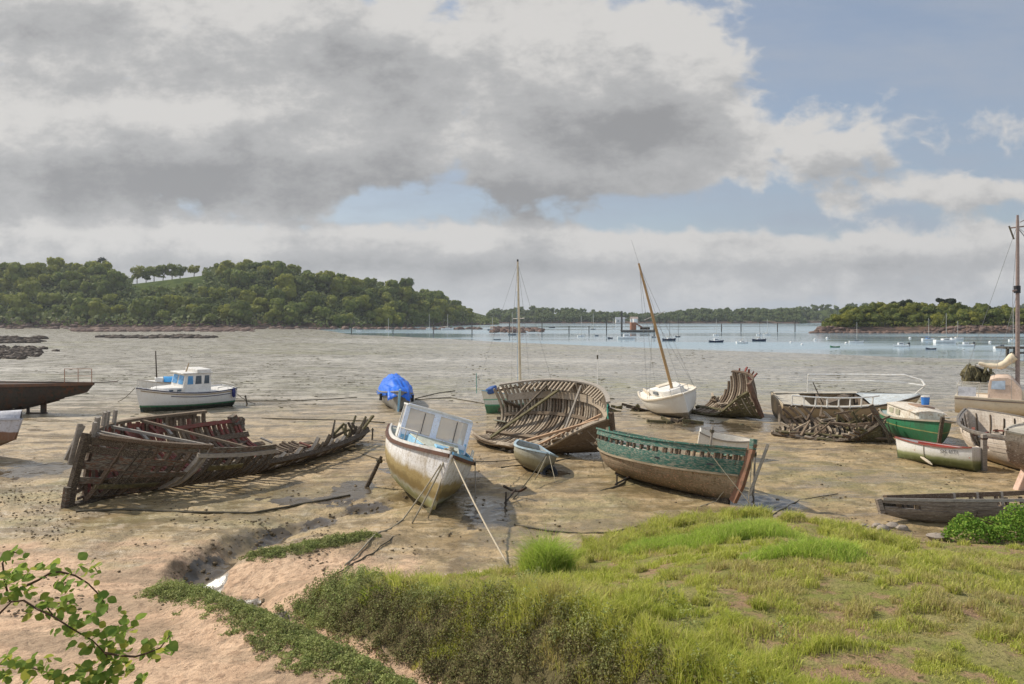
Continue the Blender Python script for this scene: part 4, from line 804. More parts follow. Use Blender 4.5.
# ---- A: the long wreck on the left
def wreck_left():
    h = Hull(13.4, 4.9, 1.40, tr=.35, tm=.5, q=2.6, sb=.50, ss=-.25, rake=-.45, p=.75, bowp=1.2)
    w = place('shipwreck', (70, 506), (352, 441), h, 'long dark broken wreck with red-stained open ribs, in front of the white fishing boat', 'shipwreck', heel=-8)
    nearmax = lambda t: .98 if t > .78 else .90 if t > .60 else .80 + .08 * math.sin(t * 19) if t > .10 else .7
    farmax = lambda t: .98 if t > .46 else .84 if t > .35 else .22
    vm = lambda t, sg: nearmax(t) if sg > 0 else farmax(t)
    ribs(w, h, [OLDWOOD, DARKWOOD, DARKWOOD, GREYWOOD], 46, .03, .965, vm, (1,), w=.11, th=.12, jit=.11, seed=5, steps=8, lean=-.03); ribs(w, h, [REDWOOD, BROWNWOOD, REDWOOD, OLDWOOD], 46, .20, .965, vm, (-1,), w=.11, th=.12, jit=.05, seed=55, steps=8)
    S = [.04 + .08 * i for i in range(13)]
    planking(w, h, RUSTWOOD, S, 1, lambda t, v, r: (r.random() < .62 if v > .62 else r.random() < .36 if v > .40 else r.random() < .12) and (t > .82 or (v > .72 and r.random() < .5) or (.3 < v < .5 and r.random() < .5)), 'bow_planking', .05, seed=3, seg=(.04, .16), t0=.58, gap=.003)
    planking(w, h, DARKWOOD, S, 1, lambda t, v, r: t > .80 and r.random() < (.42 if v > .4 else .12), 'dark_bow_planking', .05, seed=103, seg=(.05, .2), t0=.58); planking(w, h, MOSSWOOD, S, 1, lambda t, v, r: t > .70 and .45 < v < .85 and r.random() < .16, 'weathered_planking', .05, seed=104, seg=(.05, .15), t0=.58, off=.03)
    planking(w, h, DARKWOOD, S, 1, lambda t, v, r: v < nearmax(t) - .02 and (r.random() < .55 if .25 < v < .66 else r.random() < .25), 'side_planking', .05, seed=4, t1=.58)
    planking(w, h, OLDWOOD, S, -1, lambda t, v, r: v < farmax(t) and r.random() < (.35 if v < .5 else .16), 'far_planking', .05, seed=6)
    k = [h.pt(.02 + .98 * i / 20, 0, .08) for i in range(21)]; MB().strip(k, .2, .24, (0, 0, 1)).build('keel', DARKWOOD, w)
    stem = [h.pt(1, 0) + Vector((.02, 0, -.05)), h.pt(1, .5) + Vector((.12, 0, 0)), h.pt(1, 1) + Vector((.14, 0, .10))]
    MB().strip(stem, .16, .20, (1, 0, 0)).build('stem_post', DARKWOOD, w)
    MB().strip([p + Vector((.16, .02, 0)) for p in stem[:2]], .16, .12, (1, 0, 0)).build('stem_shoe', RUSTWOOD, w, label='rusty red foot of the stem')
    for i, (a, b, tw) in enumerate([(.45, .98, .10), (.52, 1.02, .24)]):
        MB().bar(stem[1].lerp(stem[2], a) + Vector((.1 + .06 * i, -.12 - tw, -.1)), stem[2] + Vector((.08 - .2 * i, -.10 - tw, .25 - .1 * i)), .05, .15, (1, 0, 0)).build('loose_plank', GREYWOOD, w)
    MB().strip(h.rail(1, .77, .985, 1, -.03, dz=.04), .17, .10, (0, 0, 1)).build('gunwale', OLDWOOD, w); MB().strip(h.rail(1, .58, .80, .90, -.02), .14, .12, (0, 0, 1)).build('gunwale', GREYWOOD, w)
    MB().strip(h.rail(-1, .46, .985, 1, -.03, dz=.04), .15, .09, (0, 0, 1)).build('gunwale', BROWNWOOD, w)
    MB().strip(h.rail(-1, .36, .93, .80, -.16), .14, .06, (0, .8, .6)).build('beam_shelf', REDWOOD, w); MB().strip(h.rail(-1, .34, .9, .52, -.16), .2, .06, (0, .8, .6)).build('stringer', OLDWOOD, w)
    MB().strip(h.rail(1, .05, .95, .50, -.16), .2, .06, (0, -.8, .6)).build('stringer', DARKWOOD, w)
    MB().strip(h.rail(1, .03, .60, .74, .06), .16, .10, (0, .6, .6)).build('wale', DARKWOOD, w)
    r = random.Random(9)
    for t1, t2, m in ((.955, .90, GREYWOOD), (.93, .82, GREYWOOD), (.84, .74, GREYWOOD), (.70, .60, BROWNWOOD)):
        a = h.pt(t1, -1, -.1); b = h.pt(t2, 1, -.15); b.z -= r.uniform(.0, .35); MB().bar(a, a.lerp(b, .92), .10, .08, w2=.08).build('deck_beam', m, w)
    for i in range(7):
        a = h.pt(.92 - .05 * i, -.9, -.15); MB().bar(a, a + Vector((.1, .55 + .1 * (i % 3), -.25)), .1, .07).build('broken_knee', REDWOOD if i % 2 else GREYWOOD, w)
    for t, hh in ((.985, .4), (.955, .48), (.935, .46), (.885, .52), (.862, .52), (.82, .5)):
        a = h.pt(t, -1, -.05); MB().bar(a + Vector((0, 0, -.2)), a + Vector((.03, .08, hh)), .10, .08, (1, 0, 0)).build('stanchion', GREYWOOD, w)
    for i in range(16):                                       # collapsed stern timbers
        t = r.uniform(.0, .10); a = h.pt(t, r.uniform(-.25, .5), -.1); d = Vector((r.uniform(-.9, .3), r.uniform(-.5, .6), r.uniform(.25, 1.0)))
        MB().bar(a, a + d, .11, .09, w2=.06).build('stern_timber', MOSSWOOD if i % 2 else DARKWOOD, w)
    for i in range(16):
        t = r.uniform(.15, .6); a = h.pt(t, r.uniform(-.3, .3), -.2); d = Vector((r.uniform(-.9, .9), r.uniform(-.5, .5), r.uniform(-.05, .2)))
        MB().bar(a, a + d, .16, .05).build('bottom_board', r.choice([GREYWOOD, BROWNWOOD, OLDWOOD]), w)
    p = h.pt(.355, -.80, -.05); b = MB()
    for i in range(6): b.box(p + Vector((r.uniform(-.3, .3), r.uniform(-.1, .1), r.uniform(-.25, .12))), (.3, .22, .25), (r.random(), r.random(), r.random()))
    b.build('rusty_block', RUSTWOOD, w)
    return w, h
wA, hA = wreck_left()

# ---- B: the cabin boat in the middle
def cabin_boat():
    h = Hull(6.3, 2.55, 1.30, tr=.82, tm=.45, q=2.5, sb=.42, ss=.05, rake=.35, kb=.18, p=.62, bowp=1.25)
    w = place('cabin_boat', (431, 516), (408, 470), h, 'heeled white cabin boat with pale blue trim and ochre-stained hull, ropes at its bow', 'boat', heel=-17)
    HM = MZ('stained_white_hull', [(-1, (.34, .36, .20)), (.16, (.24, .25, .10)), (.33, (.42, .42, .33)), (.41, (.20, .14, .045)), (.66, (.36, .27, .11)), (.90, (.66, .62, .55)), (1.05, (.76, .74, .71))], soft=.08, wob=.20, dirt=(.27, .17, .045), dirt_amt=.55, chip=(.24, .18, .10), chip_amt=.14, rough=.6)
    solid_hull(w, h, HM); rails(w, h, RUBRAIL, .07, .10, off=.03, dz=-.03)
    MB().grid(h.deck_grid(.02, .985, .06, .07)).build('deck', DECK, w, smooth=True)
    for sd_ in (-1, 1): MB().strip(h.rail(sd_, .05, .985, 1, -.05, dz=.05), .05, .10, (0, 0, 1)).build('toe_rail', LBLUE if sd_ > 0 else WHITE, w)
    x0, x1 = h.pt(.50, 1).x, h.pt(.84, 1).x; z = h.sheer(.7) - .06
    # forward trunk with a pale blue front and a dark round port
    tr_ = MB(); P = [(x0, -.82), (x1 - .15, -.50), (x1, -.25), (x1, .25), (x1 - .15, .50), (x0, .82)]; tr_.prism(P, z - .1, z + .24); trunk = tr_.build('trunk_cabin', LBLUE, w, bevel=.02)
    MB().prism([(a * .985 + .02, b * .96) for a, b in P], z + .24, z + .275).build('trunk_roof', DECK, w, bevel=.01)
    q = Vector((x1 - .07, -.38, z + .09)); MB().tube([q + Vector((0, 0, 0)), q + Vector((.03, -.04, 0))], .055, 12).build('porthole', BLACK, w)
    MB().box((x1 - .45, .05, z + .30), (.5, .5, .06)).build('fore_hatch', LBLUE, w, bevel=.015)
    # windscreen and wheelhouse
    wx = x0 + .05; zb = z + .24; zt = zb + .80; hw = 1.0; rk = -.20
    fr = MB()
    for y in (-hw, -.05, hw): fr.bar((wx, y, zb - .2), (wx + rk, y, zt), .20 if y == -.05 else .13, .09, (1, 0, 0))
    fr.bar((wx, -hw, zb), (wx, hw, zb), .13, .09, (1, 0, 0)); fr.bar((wx + rk, -hw, zt), (wx + rk, hw, zt), .13, .09, (1, 0, 0)); fr.build('windscreen_frame', M('lilac_white_paint', (.74, .77, .84), (.60, .66, .76), (.55, .42, .28), scale=5, rough=.55, bump=.15, amt3=.2), w)
    for ya, yb in ((-hw + .06, -.14), (.04, hw - .06)):
        pn = MB(); pn.box((wx + rk / 2, (ya + yb) / 2, (zb + zt) / 2), (.012, yb - ya, zt - zb - .06), (0, -math.atan2(-rk, .80), 0)); pn.build('windscreen_pane', PANE, w)
        MB().bar((wx + .03, (ya + yb) / 2 + .1, zb + .08), (wx + rk * .9 + .03, (ya + yb) / 2 + .1, zt - .1), .02, .015, (1, 0, 0)).build('wiper', BLACK, w)
    MB().box((wx + .01, 0, zb - .11), (.06, 2 * hw + .02, .20)).build('windscreen_sill', LBLUE, w); MB().box((wx + .05, 0, zb - .19), (.06, 1.5, .09)).build('sill_board', RUBRAIL, w)
    rx = wx - 1.2
    rf = MB().shell([[Vector((wx + rk + .08 - 1.15 * i / 6, y * (hw + .04), zt + .05 + .03 * (1 - y * y) - .08 * i / 6)) for y in [-1, -.6, -.2, .2, .6, 1]] for i in range(7)], .05); rf.build('cabin_roof', WHITE, w, smooth=True)
    for sd_ in (-1, 1):
        MB().box((wx - .62, sd_ * hw, zb - .12), (1.25, .05, .50)).build('cabin_side', WHITE if sd_ < 0 else LBLUE, w)
        for x in (wx - .72, wx - 1.18): MB().box((x, sd_ * hw, (zb + zt) / 2 - .03), (.07, .055, zt - zb + .0)).build('roof_post', WHITE, w)
        MB().box((wx - .44, sd_ * hw, (zb + zt) / 2 + .02), (.46, .012, .60)).build('side_window', PANE, w)
    MB().box((wx - 1.22, 0, zb - .25), (.05, 2 * hw, .45)).build('aft_bulkhead', WHITE, w)
    # pulpit and side rails
    rl = MB(); pts = [h.pt(t, -1, -.06) + Vector((0, 0, .42)) for t in (.60, .70, .80)]; rl.tube(pts, .014, 6)
    for t in (.60, .70, .80): rl.tube([h.pt(t, -1, -.06), h.pt(t, -1, -.06) + Vector((0, 0, .42))], .014, 6)
    rl.build('hand_rail', ALU, w); rl = MB(); rl.tube([h.pt(t, 1, -.06) + Vector((0, 0, .3)) for t in (.55, .66, .76)], .014, 6)
    for t in (.55, .66, .76): rl.tube([h.pt(t, 1, -.06), h.pt(t, 1, -.06) + Vector((0, 0, .3))], .014, 6)
    rl.build('hand_rail', ALU, w)
    bt = h.pt(.965, 1); bt.y = 0; bb = MB(); bb.tube([bt + Vector((-.05, 0, -.1)), bt + Vector((-.05, 0, .22))], .07, 10).tube([bt + Vector((-.05, -.18, .12)), bt + Vector((-.05, .18, .12))], .03, 8)
    for k in range(5): bb.tube([bt + Vector((-.05 + .09 * math.cos(a), .09 * math.sin(a), .0 + .035 * k)) for a in [j * .7 for j in range(10)]], .022, 5)
    bb.build('mooring_bitt', M('rope_bundle', (.42, .36, .26), (.28, .23, .15), scale=20, bump=.6), w, smooth=True)
    MB().strip([h.pt(.05 + .92 * i / 16, 0, .05) for i in range(17)], .09, .14, (0, 0, 1)).build('keel', MOSSWOOD, w)
    return w, h
wB, hB = cabin_boat()

# ---- C: white fishing boat on the left
def fishing_boat():
    h = Hull(7, 2.5, 1.12, tr=.72, tm=.4, q=2.4, sb=.35, ss=.10, rake=.35, kb=.05, p=.68, bowp=1.3)
    w = place('fishing_boat', (141, 412), (229, 405), h, 'white fishing boat with wheelhouse, blue-black stripes and green waterline, upright on the sand', 'boat', heel=-3)
    HM = MZ('white_green_hull', [(-1, (.022, .035, .024)), (.34, (.03, .16, .08)), (.44, (.70, .69, .66))], soft=.02, wob=.02, dirt=(.45, .36, .22), dirt_amt=.22, rough=.45); solid_hull(w, h, HM)
    NAVY = M('navy_stripe', (.03, .035, .09), scale=6, rough=.5, bump=0)
    rails(w, h, NAVY, .05, .05, off=.03, dz=-.02); rails(w, h, NAVY, .03, .035, name='painted_strake', v=.86, off=.012, t0=.0, t1=.75); rails(w, h, M('tan_strake', (.36, .27, .17), scale=6), .03, .05, name='rubbing_strake', v=.93, off=.014, t0=.0, t1=.97)
    MB().grid(h.deck_grid(.02, .985, .07, .05)).build('deck', WHITE, w, smooth=True)
    def X(t): return h.pt(t, 1).x
    z = h.sheer(.5) - .05
    MB().prism([(X(.60), -.85), (X(.80), -.55), (X(.86), -.2), (X(.86), .2), (X(.80), .55), (X(.60), .85)], z, z + .32).build('trunk_cabin', WHITE, w, bevel=.04)
    for x in (.66, .74): MB().box((X(x), .86 - .4 * (x - .55), z + .17), (.22, .04, .12)).build('window', GL, w)
    # wheelhouse: raked screen, side windows, stepped roof
    xa, xb, hw, zt = X(.63), X(.30), .82, z + 1.08
    wh = MB(); wh.add([(xa, -hw, z), (xa, hw, z), (xb, hw, z), (xb, -hw, z), (xa - .22, -hw * .9, zt), (xa - .22, hw * .9, zt), (xb, hw * .9, zt), (xb, -hw * .9, zt)], [(0, 1, 2, 3), (4, 7, 6, 5), (0, 4, 5, 1), (1, 5, 6, 2), (2, 6, 7, 3), (3, 7, 4, 0)]); wh.build('wheelhouse', WHITE, w, bevel=.03)
    MB().box(((xa + xb) / 2 - .05, 0, zt + .03), (xa - xb + .1, 1.62, .06)).build('roof', WHITE, w, bevel=.02); MB().box((xb + .42, 0, zt + .14), (.85, 1.5, .18)).build('roof_hatch', WHITE, w, bevel=.03)
    for sd_ in (-1, 1):
        for f0, f1, gl, nm in ((.08, .30, GLB, 'side_window'), (.38, .62, GL, 'side_window'), (.72, .92, GL, 'side_window')):
            xx0 = xa - .18 + (xb - xa + .18) * f0; xx1 = xa - .18 + (xb - xa + .18) * f1; y0, y1 = hw * .955 + .012, hw * .92 + .012
            MB().add([(xx0, sd_ * y0, z + .48), (xx1, sd_ * y0, z + .48), (xx1, sd_ * y1, z + .95), (xx0 - .06, sd_ * y1, z + .95), (xx0, sd_ * (y0 - .02), z + .48), (xx1, sd_ * (y0 - .02), z + .48), (xx1, sd_ * (y1 - .02), z + .95), (xx0 - .06, sd_ * (y1 - .02), z + .95)], [(0, 1, 2, 3), (7, 6, 5, 4), (0, 4, 5, 1), (1, 5, 6, 2), (2, 6, 7, 3), (3, 7, 4, 0)]).build(nm, gl, w)
    for ya, yb in ((-.66, -.08), (.08, .66)):
        MB().add([(xa - .09 + .015, ya, z + .48), (xa - .09 + .015, yb, z + .48), (xa - .19 + .015, yb * .95, z + .97), (xa - .19 + .015, ya * .95, z + .97)], [(0, 1, 2, 3)]).build('windscreen_pane', GLB, w)
    mb = MB(); mx = (xa + xb) / 2 + .3; mb.tube([(mx, 0, zt), (mx - .18, .0, zt + .55)], [.05, .03], 6); mb.build('mast', M('tan_strake', (.36, .27, .17)), w); wire(w, (mx - .18, 0, zt + .5), (mx - .75, 0, zt + 1.6), 'aerial', ALU, .012)
    rl = MB(); rp = [h.pt(t, sg, -.05) + Vector((0, 0, .45)) for sg, t in ((1, .86), (1, .93), (1, .985), (-1, .93), (-1, .86))]; rl.tube(rp, .015, 6)
    for p in rp: rl.tube([p - Vector((0, 0, .45)), p], .015, 6)
    rl.build('pulpit_rail', ALU, w); rl = MB(); rp = [h.pt(t, sg, -.08) + Vector((0, 0, .18)) for sg, t in ((1, .25), (1, .12), (1, .02), (-1, .02), (-1, .12), (-1, .25))]; rl.tube(rp, .02, 6)
    for p in rp: rl.tube([p - Vector((0, 0, .2)), p], .015, 6)
    rl.build('stern_rail', ALU, w)
    MB().box((X(0) - .06, .1, .45), (.10, .08, .9)).build('rudder', BLACK, w)
    f = h.pt(.06, 1, .12); MB().tube([f + Vector((0, 0, .05)), f + Vector((0, 0, -.1)), f + Vector((0, 0, -.45)), f + Vector((0, 0, -.52))], [.03, .10, .10, .04], 10).build('fender', M('blue_fender', (.03, .04, .16), scale=5, rough=.5), w, smooth=True)
    return w, h
wC, hC = fishing_boat()
def little_sailer():
    h = Hull(4.6, 1.7, .95, tr=.7, sb=.2, rake=.2, p=.7); b0 = W(141, 394.5); s0 = W(196, 392.5)
    w = place('sailing_dinghy', b0, s0, h, 'small white boat with bright blue cover and leaning bare mast, behind the fishing boat', 'boat', heel=-3)
    solid_hull(w, h, WHITE); MB().grid(h.deck_grid(.55, .98, .02, .04)).build('foredeck', WHITE, w, smooth=True); rails(w, h, M('tan_strake', (.36, .27, .17)), .04, .04)
    MB().prism([(.35, -.45), (.9, -.3), (.9, .3), (.35, .45)], .98, 1.25).build('cuddy', WHITE, w, bevel=.04)
    Gd = [[Vector((x, y * (.72 - .1 * abs(x + .6)), h.sheer(.4) + .05 + .30 * (1 - y * y) + .02 * math.sin(x * 9 + y * 4))) for y in [-1, -.6, -.2, .2, .6, 1]] for x in [-1.9 + .28 * i for i in range(9)]]; MB().shell(Gd, -.02).build('cover', M('blue_cover', (.03, .30, .62), (.02, .22, .5), scale=3, rough=.6), w, smooth=True)
    MB().tube([(.75, 0, .4), (.85, .05, 3.1)], [.055, .035], 7).build('mast', M('dark_spar', (.07, .05, .035), scale=8), w)
little_sailer()

# ---- E: rusty hulk, F: grey hull at the left edge
def hulk():
    h = Hull(10, 2.6, 1.70, tr=.5, tm=.4, q=2.0, sb=.05, ss=.0, rake=1.5, kb=1.15, kbt=.50, p=.7, bowp=.9)
    w = place('rusty_hulk', (68, 413.5), (-114, 413.5), h, 'dark rusted hulk with overhanging end and broken guard rail at the left edge', 'shipwreck', heel=0)
    r = random.Random(3); S = [.0, .12, .24, .36, .48, .60, .72, .84, 1.0]
    hp = MB().shell(h.grid(v0=.30, v1=1.0, nt=30, nv=10), .04); hp.build('hull', RUST, w, smooth=True)
    MB().shell(h.grid(v0=-1.0, v1=-.30, nt=30, nv=10), .04).build('far_side', RUST, w, smooth=True)
    MB().grid(h.deck_grid(.0, .985, .04, .03)).build('deck', RUST, w)
    for sg in (-1, 1): planking(w, h, RUST, [.0, .1, .2, .31], sg, lambda t, v, r: r.random() < .62 and t < .9, 'bottom_plating', .03, seed=8 + sg, seg=(.05, .12))
    rails(w, h, M('rust_band', (.12, .07, .045), (.18, .08, .04), scale=6), .04, .16, name='rail_band', dz=-.05)
    x = h.pt(.8, 0).x
    for dx, wd in ((.55, .28), (-.3, .12)): MB().box((x + dx, 0, .55), (wd, .12, 1.3)).build('rudder_post', RUST, w)
    MB().bar((x - .4, 0, .06), (x + .75, 0, .06), .12, .12).build('keel_shoe', RUST, w)
    rl = MB(); xs = [h.pt(1, 1).x - .25, h.pt(1, 1).x - 1.0, h.pt(1, 1).x - 1.75]
    for q in xs: rl.tube([(q, .1, h.sheer(1) - .05), (q, .1, h.sheer(1) + .75)], .018, 5)
    for zz in (.75, .36): rl.tube([(xs[0], .1, h.sheer(1) + zz), (xs[2], .1, h.sheer(1) + zz)], .016, 5)
    rl.build('guard_rail', RUSTRED, w); MB().bar((xs[0], 0, h.sheer(1)), (xs[0] + 1.4, .15, h.sheer(1) + .05), .05, .04).build('spar_stub', RUST, w)
    r2 = h.pt(.55, 1, .03)
    for i in range(9): MB().box(h.pt(.70 + .02 * i, 1, .012) + Vector((0, 0, -.25)), (.05, .01, random.uniform(.05, .12))).build('paint_flake', WHITE, w)
hulk()
def edge_hull():
    h = Hull(6, 2.3, 1.35, tr=.7, tm=.4, q=2.2, sb=.25, rake=.35, kb=.85, kbt=.55, p=.75, bowp=.8, )
    w = place('moored_hull', (7, 463), (-157, 453), h, 'grey-white boat end with rust-brown bottom jutting in at the left edge', 'boat', heel=-12)
    solid_hull(w, h, MZ('grey_brown_hull', [(-1, (.15, .10, .055)), (.80, (.17, .075, .035)), (1.12, (.46, .44, .44)), (1.5, (.55, .53, .53))], soft=.03, wob=.06, dirt=(.2, .15, .10), dirt_amt=.5, chip=(.2, .12, .08), chip_amt=.25), trans=False)
    MB().grid(h.deck_grid(.0, .99, -.01, .34, .0)).build('deck', M('grey_deck', (.42, .42, .44), (.32, .31, .33), (.5, .5, .5), scale=3, rough=.7), w, smooth=True); rails(w, h, M('grey_deck', (.42, .42, .44)), .05, .07)
    MB().prism([(1.9, .75), (1.2, .75), (.7, -.06), (2.6, -.06), (2.3, .25)], -.1, .1, 'y').build('keel', MOSSWOOD, w)
edge_hull()

# ---- G: boat under the blue tarpaulin
def tarp_boat():
    h = Hull(5, 2.05, .85, tr=.75, sb=.4, rake=.3, p=.7, bowp=1.2)
    w = place('covered_boat', (398, 411.5), (392, 399), h, 'grey open boat bow-on under a crumpled bright blue tarpaulin', 'boat', heel=-4)
    solid_hull(w, h, M('grey_hull_paint', (.30, .29, .26), (.20, .18, .14), (.36, .33, .26), scale=3, rough=.7), trans=True); rails(w, h, M('grey_hull_paint', (.3, .29, .26)), .06, .07)
    Gd = []
    for i in range(25):
        t = .04 + .78 * i / 24; row = []
        for j in range(25):
            y = j / 12 - 1; b = h.half(t) + .09; ridge = .80 * (1 - .25 * ((t - .35) / .5) ** 2) * (1 - .55 * sstep(.60, .82, t)); yy = abs(y)
            z = h.sheer(t) + ridge * (1 - .80 * max(0, (yy - .30) / .70)) - .34 * max(0, (yy - .80) / .20)
            wv = .11 * abs(math.sin(y * 4.1 + t * 7 + 1.1 * math.sin(t * 13))) - .08 * abs(math.sin(y * 7.3 - t * 11)) + .03 * math.sin(y * 23 - t * 31)
            row.append(Vector((h.pt(t, 1).x + .04 * math.sin(y * 9), y * b + wv * .4, z + wv)))
        Gd.append(row)
    TARP = M('blue_tarpaulin', (.012, .13, .62), (.02, .19, .72), (.008, .08, .42), scale=3, rough=.42, bump=.35, bdist=.03, amt3=.2)
    MB().shell(Gd, -.015).build('tarpaulin', TARP, w, smooth=2)
    fr = [Vector((h.pt(.80, 1).x + .06, y * (h.half(.8) + .05), h.sheer(.8) - .12 + (.62 if abs(y) < .5 else .45) * (1 - k) + .02 * math.sin(y * 14))) for k in (0,) for y in [-1, -.5, 0, .5, 1]]
    Gf = [[Vector((h.pt(.82 + .05 * k, 1).x + .03, (j / 6 - 1) * (h.half(.82) + .04), h.sheer(.82) + (.40 - .20 * abs(j / 6 - 1)) * (1 - k / 3) - .38 * k / 3 * abs(j / 6 - 1) + .03 * math.sin(j * 2.3))) for j in range(13)] for k in range(4)]; MB().shell(Gf, -.015).build('tarpaulin_flap', TARP, w, smooth=2)
    MB().bar(h.pt(1, 0) + Vector((.03, 0, .05)), h.pt(1, 1) + Vector((.06, 0, .12)), .12, .10, (1, 0, 0)).build('stem_post', LBLUE, w)
    MB().grid(h.deck_grid(.86, .985, .03, .04)).build('foredeck', DECK, w)
    for s_ in (-1, 1): MB().tube([h.pt(.7, s_, .08) + Vector((0, 0, -.1)), h.pt(.7, s_, .10) + Vector((0, 0, -.5))], .09, 8).build('fender', BLACK, w)
tarp_boat()

# ---- H: the big open wreck in the centre
def wreck_centre():
    h = Hull(8, 4.5, 1.75, tr=.50, tm=.42, q=2.8, sb=.20, ss=.0, rake=.25, p=.72, bowp=1.0)
    w = place('shipwreck', (614, 457), (486, 437), h, 'broad pale-ribbed wooden wreck lying open on its side behind the small dinghy', 'shipwreck', heel=19)
    nearmax = lambda t: .60 + .03 * math.sin(t * 17) + .26 * sstep(.72, 1.0, t)
    vm = lambda t, sg: .985 if sg > 0 else nearmax(t) - .02
    ribs(w, h, [PALEWOOD, PALEWOOD, BROWNWOOD], 40, .05, .96, vm, w=.085, th=.10, inset=.06, jit=.02, seed=15, lean=-.05, steps=10)
    S = [.0, .09, .18, .27, .36, .45, .54, .63, .72]
    planking(w, h, DARKWOOD, S, 1, lambda t, v, r: r.random() < .93, 'far_planking', .045, seed=21, off=.03, t0=.02); planking(w, h, OLDWOOD, [.90, .945, .985], 1, lambda t, v, r: r.random() < .9, 'upper_planking', .045, seed=22, off=.03, t0=.02)
    planking(w, h, M('muddy_planks', (.16, .11, .065), (.09, .06, .035), (.28, .22, .14), scale=3, stretch=(1, 2, 6), bump=.5), [.09 * i for i in range(12)], -1, lambda t, v, r: v < nearmax(t) + .03, 'near_planking', .06, seed=23, off=.03, gap=-.004)
    MB().strip(h.rail(1, .03, .985, 1, -.02, dz=.03), .16, .07, (0, 0, 1)).build('gunwale', GREYWOOD, w)
    MB().strip([h.pt(.03 + .955 * i / 26, -nearmax(.03 + .955 * i / 26), -.02) for i in range(27)], .16, .07, (0, -.4, 1)).build('gunwale', PALEWOOD, w)
    MB().strip(h.rail(1, .08, .95, .77, -.17), .30, .06, (0, -.9, .5)).build('beam_shelf', PALEWOOD, w); MB().strip(h.rail(1, .06, .9, .45, -.15), .14, .05, (0, -.8, .6)).build('stringer', BROWNWOOD, w)
    MB().strip([h.pt(.02 + .96 * i / 20, 0, -.1) for i in range(21)], .22, .2, (0, 0, 1)).build('keelson', BROWNWOOD, w)
    MB().strip([h.pt(1, 0) + Vector((.05, 0, -.05)), h.pt(1, .5) + Vector((.05, 0, 0)), h.pt(1, .9) + Vector((.06, 0, .0))], .14, .16, (1, 0, 0)).build('stem_post', OLDWOOD, w)
    transom(h, .95, 0.02).build('transom', DARKWOOD, w) if False else None
    r = random.Random(6)
    for i in range(12):                                      # outward bulwark pieces hanging over the far rail
        t = .20 + .032 * i; a = h.pt(t, 1, -.02); MB().bar(a + Vector((0, .02, .02)), a + Vector((-.16, -.42, -.26)), .09, .05).build('broken_bulwark', PALEWOOD, w)
    for i in range(7):
        t = .70 + .03 * i; a = h.pt(t, 1, -.02); MB().bar(a + Vector((0, .02, .02)), a + Vector((-.22, -.38, -.22)), .09, .05).build('broken_bulwark', PALEWOOD, w)
    for i in range(15):
        p = h.pt(.44 + .025 * (i % 8), -.12 - .14 * (i % 3), -.20 - .06 * (i // 8)); d = Vector((.12 + r.uniform(-.1, .1), .45, 0)).normalized() * r.uniform(.35, .6); MB().bar(p - d, p + d, .17, .06, (0, -.2, 1)).build('floor_board', PALEWOOD, w)
    A = h.pt(.97, .9, -.2)
    for d in (0, .22): MB().bar(A + Vector((-.1, -.2 - d, -.1 - d * .5)), h.pt(.62, -.45 - d, -.2), .10, .09).build('loose_spar', M('warm_plank', (.42, .27, .16), (.32, .2, .12), scale=5), w)
    MB().bar(h.pt(.62, .98, -.2), h.pt(.60, .1, -.35), .08, .06).build('loose_spar', GREYWOOD, w); MB().bar(h.pt(.45, .9, -.3), h.pt(.15, -.2, -.2), .2, .06).build('fallen_plank', MOSSWOOD, w); MB().bar(h.pt(.35, .95, -.3), h.pt(.12, .1, -.2), .16, .06).build('fallen_plank', DARKWOOD, w)
    MB().box(h.pt(.10, .62, -.12), (.8, .06, .5), (.6, .3, .2)).build('hull_panel', DARKWOOD, w); MB().box(h.pt(.06, .28, -.12), (.7, .05, .55), (.9, .1, .1)).build('hull_panel', M('grey_green_ply', (.34, .33, .25), (.24, .24, .17), scale=4), w)
    Gd = [[h.pt(.95 + .012 * i, .98 - .10 * j, -.12) + Vector((.03 * math.sin(i * 2 + j), .05 * math.sin(j * 1.7 + i), .04 * math.cos(i * 3 + j))) for j in range(7)] for i in range(4)]; MB().shell(Gd, .02).build('torn_netting', M('green_net', (.05, .26, .19), (.10, .34, .26), (.03, .14, .1), scale=12, rough=.9, bump=.6), w)
    return w, h
wH, hH = wreck_centre()
